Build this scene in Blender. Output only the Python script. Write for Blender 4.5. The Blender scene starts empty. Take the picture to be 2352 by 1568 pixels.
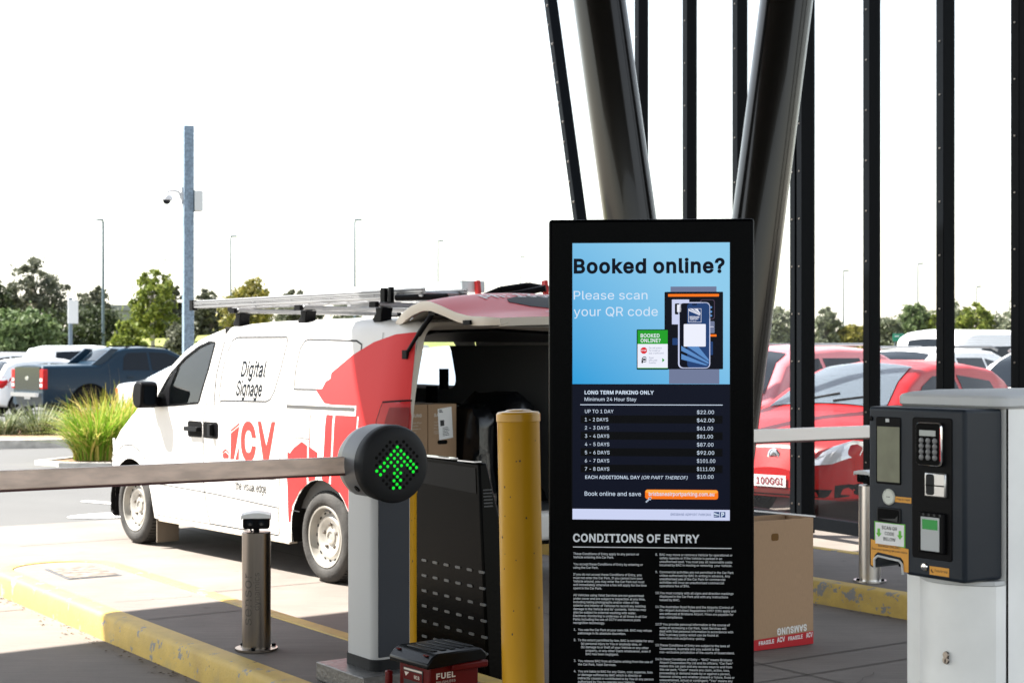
import bpy, bmesh, math, random
import numpy as np
from mathutils import Vector, Matrix
from mathutils.geometry import delaunay_2d_cdt
R = math.radians
scene = bpy.context.scene
COL = scene.collection

# ------------------------------------------------------------------ camera, sky, sun, exposure
EYE = 1.61
cd = bpy.data.cameras.new("camera"); cam = bpy.data.objects.new("camera", cd); COL.objects.link(cam)
cam.location = (0, 0, EYE); cam.rotation_euler = (R(90), 0, 0)
cd.sensor_width = 36; cd.lens = 55; cd.shift_y = 0.014; cd.clip_end = 5000; cd.clip_start = .05
cd.dof.use_dof = True; cd.dof.focus_distance = 6.1; cd.dof.aperture_fstop = 7.1
scene.camera = cam
SUNH = (-.735, .109)                       # horizontal way to the sun per metre of height
sun_dir = Vector((SUNH[0], SUNH[1], 1)).normalized()
SUN_EL = math.asin(sun_dir.z)
SUN_AZ = math.atan2(SUNH[0], SUNH[1])       # from +Y towards +X
w = bpy.data.worlds.new("World"); scene.world = w; w.use_nodes = True
nt = w.node_tree; bg = nt.nodes['Background']
sky = nt.nodes.new('ShaderNodeTexSky'); sky.sky_type = 'NISHITA'; sky.sun_disc = False
sky.sun_elevation = SUN_EL; sky.sun_rotation = SUN_AZ; sky.air_density = 1.5; sky.dust_density = .6; sky.ozone_density = 1.0
hs = nt.nodes.new('ShaderNodeHueSaturation'); hs.inputs['Saturation'].default_value = .42
nt.links.new(sky.outputs[0], hs.inputs['Color']); nt.links.new(hs.outputs[0], bg.inputs[0]); bg.inputs[1].default_value = 0.085
sl = bpy.data.lights.new("sun", 'SUN'); sl.energy = 5.0; sl.angle = R(.53); sl.color = (1, .955, .88)
so = bpy.data.objects.new("sun", sl); COL.objects.link(so)
so.rotation_euler = sun_dir.to_track_quat('Z', 'Y').to_euler()
scene.view_settings.view_transform = 'Standard'; scene.view_settings.look = 'None'
EXPO = 2.1
scene.view_settings.exposure = EXPO; scene.view_settings.gamma = 1
scene.cycles.max_bounces = 8; scene.cycles.transparent_max_bounces = 12
EM = 2 ** -EXPO

# ------------------------------------------------------------------ helpers
rng = random.Random(7)
F = 3593.0; HZ = 817.0
def U(px, d): return (px - 1176) / F * d
def HT(py, d): return EYE - (py - HZ) / F * d
def G(px, py, h=0):
    d = F * (EYE - h) / (py - HZ); return (U(px, d), d)
def lin(c):
    return tuple(((x / 12.92) if x <= .04045 else ((x + .055) / 1.055) ** 2.4) for x in c)
A_ = Vector((-.565, .825, 0)); N_ = Vector((.825, .565, 0)); ISL = math.atan2(-.825, .565)
def isl(ax, lat, z=0): return A_ * ax + N_ * lat + Vector((0, 0, z))

class MB:
    def __init__(s): s.v = []; s.f = []; s.m = []
    def add(s, vs, fs, mi=0):
        o = len(s.v); s.v += [tuple(p) for p in vs]
        s.f += [tuple(i + o for i in f) for f in fs]; s.m += [mi] * len(fs)
    def box(s, c, d, mi=0, M=None):
        x, y, z = d[0] / 2, d[1] / 2, d[2] / 2
        vs = [Vector(p) for p in ((-x,-y,-z),(x,-y,-z),(x,y,-z),(-x,y,-z),(-x,-y,z),(x,-y,z),(x,y,z),(-x,y,z))]
        if M is not None: vs = [M @ p for p in vs]
        c = Vector(c); s.add([p + c for p in vs], [(3,2,1,0),(4,5,6,7),(0,1,5,4),(1,2,6,5),(2,3,7,6),(3,0,4,7)], mi)
    def lathe(s, prof, o=(0,0,0), axis=(0,0,1), n=24, mi=0, close=False):
        ax = Vector(axis).normalized(); q = ax.to_track_quat('Z', 'Y'); o = Vector(o); vs = []
        for r, h in prof:
            for k in range(n):
                a = 2 * math.pi * k / n
                vs.append(o + q @ Vector((r * math.cos(a), r * math.sin(a), h)))
        fs = []; m = len(prof)
        for i in range(m - 1):
            for k in range(n):
                fs.append((i*n+k, i*n+(k+1) % n, (i+1)*n+(k+1) % n, (i+1)*n+k))
        if close: fs.append(tuple(range(n))[::-1]); fs.append(tuple((m-1)*n+k for k in range(n)))
        s.add(vs, fs, mi)
    def cyl(s, p0, p1, r0, r1=None, n=16, mi=0):
        p0 = Vector(p0); p1 = Vector(p1); r1 = r0 if r1 is None else r1
        s.lathe([(r0, 0), (r1, (p1 - p0).length)], p0, p1 - p0, n, mi, True)
    def tube(s, pts, r, n=8, mi=0):
        for i in range(len(pts) - 1):
            ra = r[i] if isinstance(r, (list, tuple)) else r; rb = r[i+1] if isinstance(r, (list, tuple)) else r
            s.cyl(pts[i], pts[i+1], ra, rb, n, mi)
    def prism(s, poly, fn, d0, d1, mi=0):
        n = len(poly); vs = [fn(a, b, d0) for a, b in poly] + [fn(a, b, d1) for a, b in poly]
        s.add(vs, [tuple(range(n))[::-1], tuple(range(n, 2*n))] + [(i, (i+1) % n, n+(i+1) % n, n+i) for i in range(n)], mi)
    def poly(s, poly, fn, mi=0): s.add([fn(a, b) for a, b in poly], [tuple(range(len(poly)))], mi)
    def build(s, name, mats, parent=None, angle=35, flat=False):
        me = bpy.data.meshes.new(name); me.from_pydata(s.v, [], s.f)
        if not isinstance(mats, (list, tuple)): mats = [mats]
        for m in mats: me.materials.append(m)
        if len(mats) > 1: me.polygons.foreach_set('material_index', s.m)
        if not flat:
            me.polygons.foreach_set('use_smooth', [True] * len(me.polygons))
            me.update(); me.set_sharp_from_angle(angle=R(angle))
        me.update()
        o = bpy.data.objects.new(name, me); COL.objects.link(o)
        if parent is not None: o.parent = parent
        return o

def bev(o, w=.006, seg=2, ang=35):
    m = o.modifiers.new('bevel', 'BEVEL'); m.width = w; m.segments = seg; m.limit_method = 'ANGLE'; m.angle_limit = R(ang)
    m.harden_normals = False
    return o
def thing(name, label, cat, loc=(0,0,0), rotz=0, group=None):
    o = bpy.data.objects.new(name, None); COL.objects.link(o); o.empty_display_size = .1
    o.location = loc; o.rotation_euler = (0, 0, rotz); o['label'] = label; o['category'] = cat
    if group: o['group'] = group
    return o
def tag(o, label, cat, group=None):
    o['label'] = label; o['category'] = cat
    if group: o['group'] = group
    return o
def struct(o): o['kind'] = 'structure'; return o
def dup(root, loc, rotz, label, group=None):
    r = root.copy(); COL.objects.link(r); r.location = loc; r.rotation_euler = (0, 0, rotz); r['label'] = label
    if group: r['group'] = group
    for ch in list(root.children):
        c = ch.copy(); COL.objects.link(c); c.parent = r
        for g in ch.children:
            d = g.copy(); COL.objects.link(d); d.parent = c
    return r

# ------------------------------------------------------------------ materials
MATS = {}
def mat(name, c, rough=.5, metal=0, noise=0, nscale=20, c2=None, bump=0, bscale=200, coat=0, spec=.5, stretch=None, detail=4, ramp=(.35,.65), ior=1.5):
    if name in MATS: return MATS[name]
    m = bpy.data.materials.new(name); m.use_nodes = True; t = m.node_tree; b = t.nodes['Principled BSDF']
    b.inputs['Base Color'].default_value = (*c, 1); b.inputs['Roughness'].default_value = rough; b.inputs['Metallic'].default_value = metal
    b.inputs['Coat Weight'].default_value = coat; b.inputs['Coat Roughness'].default_value = .05; b.inputs['Specular IOR Level'].default_value = spec; b.inputs['IOR'].default_value = ior
    if noise or c2 or bump:
        tc = t.nodes.new('ShaderNodeTexCoord'); mp = t.nodes.new('ShaderNodeMapping'); t.links.new(tc.outputs['Object'], mp.inputs[0])
        if stretch: mp.inputs['Scale'].default_value = stretch[0]; mp.inputs['Rotation'].default_value = stretch[1]
        if noise or c2:
            n = t.nodes.new('ShaderNodeTexNoise'); n.inputs['Scale'].default_value = nscale; n.inputs['Detail'].default_value = detail
            t.links.new(mp.outputs[0], n.inputs['Vector'])
            r = t.nodes.new('ShaderNodeValToRGB'); t.links.new(n.outputs['Fac'], r.inputs[0])
            r.color_ramp.elements[0].position = ramp[0]; r.color_ramp.elements[1].position = ramp[1]
            ca = tuple(max(0, x * (1 - noise)) for x in c); cb = c2 if c2 else tuple(x * (1 + noise) for x in c)
            r.color_ramp.elements[0].color = (*ca, 1); r.color_ramp.elements[1].color = (*cb, 1)
            t.links.new(r.outputs[0], b.inputs['Base Color'])
        if bump:
            n2 = t.nodes.new('ShaderNodeTexNoise'); n2.inputs['Scale'].default_value = bscale; n2.inputs['Detail'].default_value = 3
            t.links.new(mp.outputs[0], n2.inputs['Vector'])
            bp = t.nodes.new('ShaderNodeBump'); bp.inputs['Strength'].default_value = bump; bp.inputs['Distance'].default_value = .01
            t.links.new(n2.outputs['Fac'], bp.inputs['Height']); t.links.new(bp.outputs[0], b.inputs['Normal'])
    MATS[name] = m; return m
def emis(name, c, k=1.0):
    if name in MATS: return MATS[name]
    m = bpy.data.materials.new(name); m.use_nodes = True; b = m.node_tree.nodes['Principled BSDF']
    b.inputs['Base Color'].default_value = (.002, .002, .002, 1); b.inputs['Roughness'].default_value = .3; b.inputs['Specular IOR Level'].default_value = .06
    b.inputs['Emission Color'].default_value = (*c, 1); b.inputs['Emission Strength'].default_value = k * EM
    MATS[name] = m; return m
def glass(name, tint, refl=.08):
    if name in MATS: return MATS[name]
    m = bpy.data.materials.new(name); m.use_nodes = True; t = m.node_tree; t.nodes.clear()
    o = t.nodes.new('ShaderNodeOutputMaterial'); mx = t.nodes.new('ShaderNodeMixShader'); tr = t.nodes.new('ShaderNodeBsdfTransparent')
    gl = t.nodes.new('ShaderNodeBsdfGlossy'); gl.inputs['Roughness'].default_value = .02; tr.inputs[0].default_value = (*tint, 1)
    fr = t.nodes.new('ShaderNodeLayerWeight'); fr.inputs[0].default_value = .5; pw = t.nodes.new('ShaderNodeMath'); pw.operation = 'POWER'; pw.inputs[1].default_value = 4
    ad = t.nodes.new('ShaderNodeMath'); ad.operation = 'MULTIPLY_ADD'; ad.inputs[1].default_value = .8; ad.inputs[2].default_value = refl * .5
    t.links.new(fr.outputs['Facing'], pw.inputs[0]); t.links.new(pw.outputs[0], ad.inputs[0]); t.links.new(ad.outputs[0], mx.inputs[0]); t.links.new(tr.outputs[0], mx.inputs[1]); t.links.new(gl.outputs[0], mx.inputs[2]); t.links.new(mx.outputs[0], o.inputs[0])
    MATS[name] = m; return m

def layered_ground(name, c1, c2, fine, coarse, stain, rough, speck=0, streak=None, bump=.3):
    m = bpy.data.materials.new(name); m.use_nodes = True; t = m.node_tree; b = t.nodes['Principled BSDF']; L = t.links.new
    tc = t.nodes.new('ShaderNodeTexCoord')
    def noise(scale, detail=5, vec=None, rough_=.6):
        n = t.nodes.new('ShaderNodeTexNoise'); n.inputs['Scale'].default_value = scale; n.inputs['Detail'].default_value = detail; n.inputs['Roughness'].default_value = rough_
        L(vec if vec else tc.outputs['Object'], n.inputs['Vector']); return n.outputs['Fac']
    def mix(a, bb, f, mode='MIX'):
        x = t.nodes.new('ShaderNodeMix'); x.data_type = 'RGBA'; x.blend_type = mode
        for s, val in ((6, a), (7, bb)):
            if isinstance(val, tuple): x.inputs[s].default_value = (*val, 1)
            else: L(val, x.inputs[s])
        if isinstance(f, float): x.inputs[0].default_value = f
        else: L(f, x.inputs[0])
        return x.outputs[2]
    def ramp(f, a, bb):
        r = t.nodes.new('ShaderNodeMapRange'); r.inputs[1].default_value = a; r.inputs[2].default_value = bb; L(f, r.inputs[0]); return r.outputs[0]
    base = mix(c1, c2, ramp(noise(coarse), .35, .68))
    f = noise(fine, 3)
    base = mix(base, mix((.55,.55,.55), (1.35,1.35,1.35), ramp(f, .3, .7)), .55 if speck else .3, 'MULTIPLY')
    if streak:
        mp = t.nodes.new('ShaderNodeMapping'); mp.inputs['Rotation'].default_value = (0, 0, streak); mp.inputs['Scale'].default_value = (2.2, 150, 1)
        L(tc.outputs['Object'], mp.inputs[0]); s_ = noise(1.0, 4, mp.outputs[0], .7)
        base = mix(base, mix((.45,.44,.43), (1.3,1.3,1.3), ramp(s_, .3, .72)), .6, 'MULTIPLY')
    base = mix(base, stain, ramp(noise(.9, 6), .56, .78))
    base = mix(base, tuple(x * .55 for x in stain), ramp(noise(7, 4), .68, .76))
    L(base, b.inputs['Base Color']); b.inputs['Roughness'].default_value = rough
    bp = t.nodes.new('ShaderNodeBump'); bp.inputs['Strength'].default_value = bump; bp.inputs['Distance'].default_value = .004
    L(s_ if streak else f, bp.inputs['Height']); L(bp.outputs[0], b.inputs['Normal'])
    MATS[name] = m; return m

STREAK = -math.atan2(.565, .825)
M_conc = layered_ground('lane_concrete', (.20,.172,.15), (.155,.134,.117), 220, 1.3, (.115,.10,.088), .85, streak=STREAK)
M_islc = layered_ground('island_concrete', (.195,.170,.152), (.155,.136,.122), 260, 2.2, (.11,.097,.087), .85, streak=STREAK)
M_asph = layered_ground('asphalt', (.088,.087,.085), (.072,.071,.07), 420, .35, (.07,.07,.07), .9, speck=1)
M_carp = layered_ground('car_park_asphalt', (.08,.079,.077), (.065,.065,.064), 120, .2, (.10,.10,.10), .9, speck=1)
M_verge = layered_ground('verge_grass', (.20,.21,.05), (.11,.15,.03), 14, .25, (.24,.20,.09), .95)
M_mulch = layered_ground('bark_mulch', (.36,.22,.13), (.22,.13,.08), 40, 4, (.30,.20,.13), .95)
def yellow_kerb():
    m = bpy.data.materials.new('yellow_kerb_paint'); m.use_nodes = True; t = m.node_tree; b = t.nodes['Principled BSDF']; L = t.links.new
    tc = t.nodes.new('ShaderNodeTexCoord')
    def N(s, d=6, r=.65):
        n = t.nodes.new('ShaderNodeTexNoise'); n.inputs['Scale'].default_value = s; n.inputs['Detail'].default_value = d; n.inputs['Roughness'].default_value = r
        L(tc.outputs['Object'], n.inputs['Vector']); return n.outputs['Fac']
    def MR(f, a, bb):
        r = t.nodes.new('ShaderNodeMapRange'); r.inputs[1].default_value = a; r.inputs[2].default_value = bb; L(f, r.inputs[0]); return r.outputs[0]
    def MX(a, bb, f):
        x = t.nodes.new('ShaderNodeMix'); x.data_type = 'RGBA'
        for s, v in ((6, a), (7, bb)):
            if isinstance(v, tuple): x.inputs[s].default_value = (*v, 1)
            else: L(v, x.inputs[s])
        L(f, x.inputs[0]); return x.outputs[2]
    c = MX((.60,.41,.085), (.45,.30,.065), MR(N(5), .35, .7))
    c = MX(c, (.34,.27,.12), MR(N(2.2), .55, .75))
    c = MX(c, (.22,.215,.21), MR(N(6.5, 7, .7), .585, .605))
    c = MX(c, (.07,.06,.05), MR(N(17, 5), .68, .71))
    L(c, b.inputs['Base Color']); b.inputs['Roughness'].default_value = .62
    bp = t.nodes.new('ShaderNodeBump'); bp.inputs['Strength'].default_value = .4; bp.inputs['Distance'].default_value = .006
    L(N(60, 4), bp.inputs['Height']); L(bp.outputs[0], b.inputs['Normal']); return m
M_kerb = yellow_kerb()
M_gkerb = mat('grey_kerb', (.42,.40,.37), .85, noise=.2, nscale=6)
M_white = mat('van_white_paint', (.66,.645,.62), .35, coat=.15, noise=.05, spec=.35, nscale=3)
M_red = mat('livery_red_film', (.58,.026,.027), .5, ior=1.3)
M_logo = mat('logo_red_film', (.58,.018,.012), .45)
M_dtext = mat('livery_dark_lettering', (.006,.009,.014), .6, spec=.1)
M_blk = mat('black_plastic', (.005,.005,.006), .42, spec=.5, ior=1.15)
M_blk2 = mat('matt_black', (.003,.003,.003), .7, spec=.08)
M_gap = mat('panel_gap', (.05,.05,.05), .8)
M_gapl = mat('crease_shade_and_gap', (.05,.05,.053), .7, spec=.1)
M_tyre = mat('tyre_rubber', (.028,.026,.024), .82, noise=.45, nscale=9, bump=.4, bscale=60)
M_rim = mat('steel_wheel', (.36,.345,.315), .42, .3, noise=.18, nscale=8)
M_alloy = mat('alloy_wheel', (.45,.45,.46), .3, .8)
M_chrome = mat('chrome', (.8,.8,.8), .08, 1)
M_alum = mat('brushed_aluminium', (.30,.30,.31), .38, .7, noise=.06, nscale=40, stretch=((.05,1,1),(0,0,0)))
M_galv = mat('galvanised_steel', (.17,.235,.30), .5, .35, noise=.25, nscale=38, detail=2)
M_stain = mat('dim_reflection_stainless', (.21,.185,.165), .28, 1, noise=.1, nscale=30, stretch=((1,1,.05),(0,0,0)))  # base darkened to stand in for the dim canopy it reflects
M_dark = mat('dark_steel_paint', (.008,.009,.011), .32, bump=.05, bscale=90, ior=1.2)
M_frame = mat('screen_frame_steel', (.0035,.0045,.006), .38, 0, bump=.05, bscale=60, spec=.5, ior=1.12)
M_kiosk = mat('kiosk_black_powdercoat', (.0012,.0014,.0018), .22, bump=.12, bscale=420, spec=.035)
M_panel = mat('charcoal_plastic', (.010,.0155,.0245), .42, bump=.12, bscale=900, spec=.25)
M_cab = mat('light_grey_powdercoat', (.88,.88,.87), .5, bump=.04, bscale=500, noise=.05, nscale=5)
M_lid = mat('pale_grey_moulding', (.55,.56,.57), .5)
M_barg = mat('barrier_grey_paint', (.13,.134,.143), .42, bump=.06, bscale=600)
M_barl = mat('barrier_lit_side_grey', (.44,.445,.45), .42, bump=.06, bscale=600)  # column's sunny side put into its paler grey
M_bard = mat('barrier_dark_grey', (.016,.017,.019), .5, ior=1.25, bump=.05, bscale=600)
M_boom = mat('weathered_boom_paint', (.78,.60,.50), .5, noise=.16, nscale=7, stretch=((.25,1,4),(0,0,ISL)))
M_boomr = mat('boom_dark_red_edge', (.06,.012,.012), .6)
M_yel = mat('bollard_yellow', (.66,.33,.008), .34, noise=.14, nscale=4, coat=.3, bump=.06, bscale=25, c2=(.70,.37,.015), stretch=((1,1,.25),(0,0,0)))
M_dirt = mat('dirt_marks', (.10,.075,.05), .9)
M_card = mat('cardboard', (.36,.23,.135), .8, noise=.08, nscale=60, stretch=((8,8,.5),(0,0,0)))
M_cardd = mat('cardboard_dark_hole', (.14,.065,.012), .9)
M_tape = mat('red_fragile_tape', (.46,.012,.02), .35)
M_paperw = mat('white_print', (.82,.82,.82), .6)
M_print = mat('grey_print', (.62,.55,.48), .7)
M_tred = mat('tool_red_plastic', (.10,.004,.004), .38, ior=1.25)
M_tblk = mat('tool_black_plastic', (.003,.0035,.0045), .3, ior=1.25)
M_glassd = mat('dark_car_glass', (.006,.009,.013), .05, ior=1.32)
M_glassl = mat('painted_reflection_glass', (.24,.28,.33), .06, coat=.8)  # pale base colour stands in for sky reflected in the glass
M_gvan = glass('van_side_glass', (.62,.70,.76))
M_gvan2 = glass('van_clear_glass', (.86,.90,.90))
M_tail = mat('tail_light_red', (.40,.003,.005), .2, ior=1.3)
M_taild = mat('tail_light_dark', (.17,.003,.004), .2, ior=1.25)
M_head = mat('headlight_lens', (.75,.76,.78), .12, coat=1, metal=.3)
M_amber = mat('amber_lens', (.7,.25,.02), .2)
M_orange = mat('orange_label', (.74,.33,.03), .5)
M_green = mat('sticker_green', (.12,.50,.03), .5)
M_ink = mat('black_ink', (.015,.015,.017), .6)
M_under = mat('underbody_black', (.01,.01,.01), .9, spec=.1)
M_lining = mat('cargo_lining_grey', (.085,.087,.09), .75)
M_cream = mat('van_jamb_paint', (.55,.50,.43), .4)

def inside(pts, poly):
    x, y = pts[:, 0], pts[:, 1]; r = np.zeros(len(pts), bool); n = len(poly)
    for i in range(n):
        x0, y0 = poly[i]; x1, y1 = poly[(i + 1) % n]
        c = ((y0 > y) != (y1 > y))
        with np.errstate(divide='ignore', invalid='ignore'):
            r ^= c & (x < (x1 - x0) * (y - y0) / (y1 - y0 + 1e-30) + x0)
    return r
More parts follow.
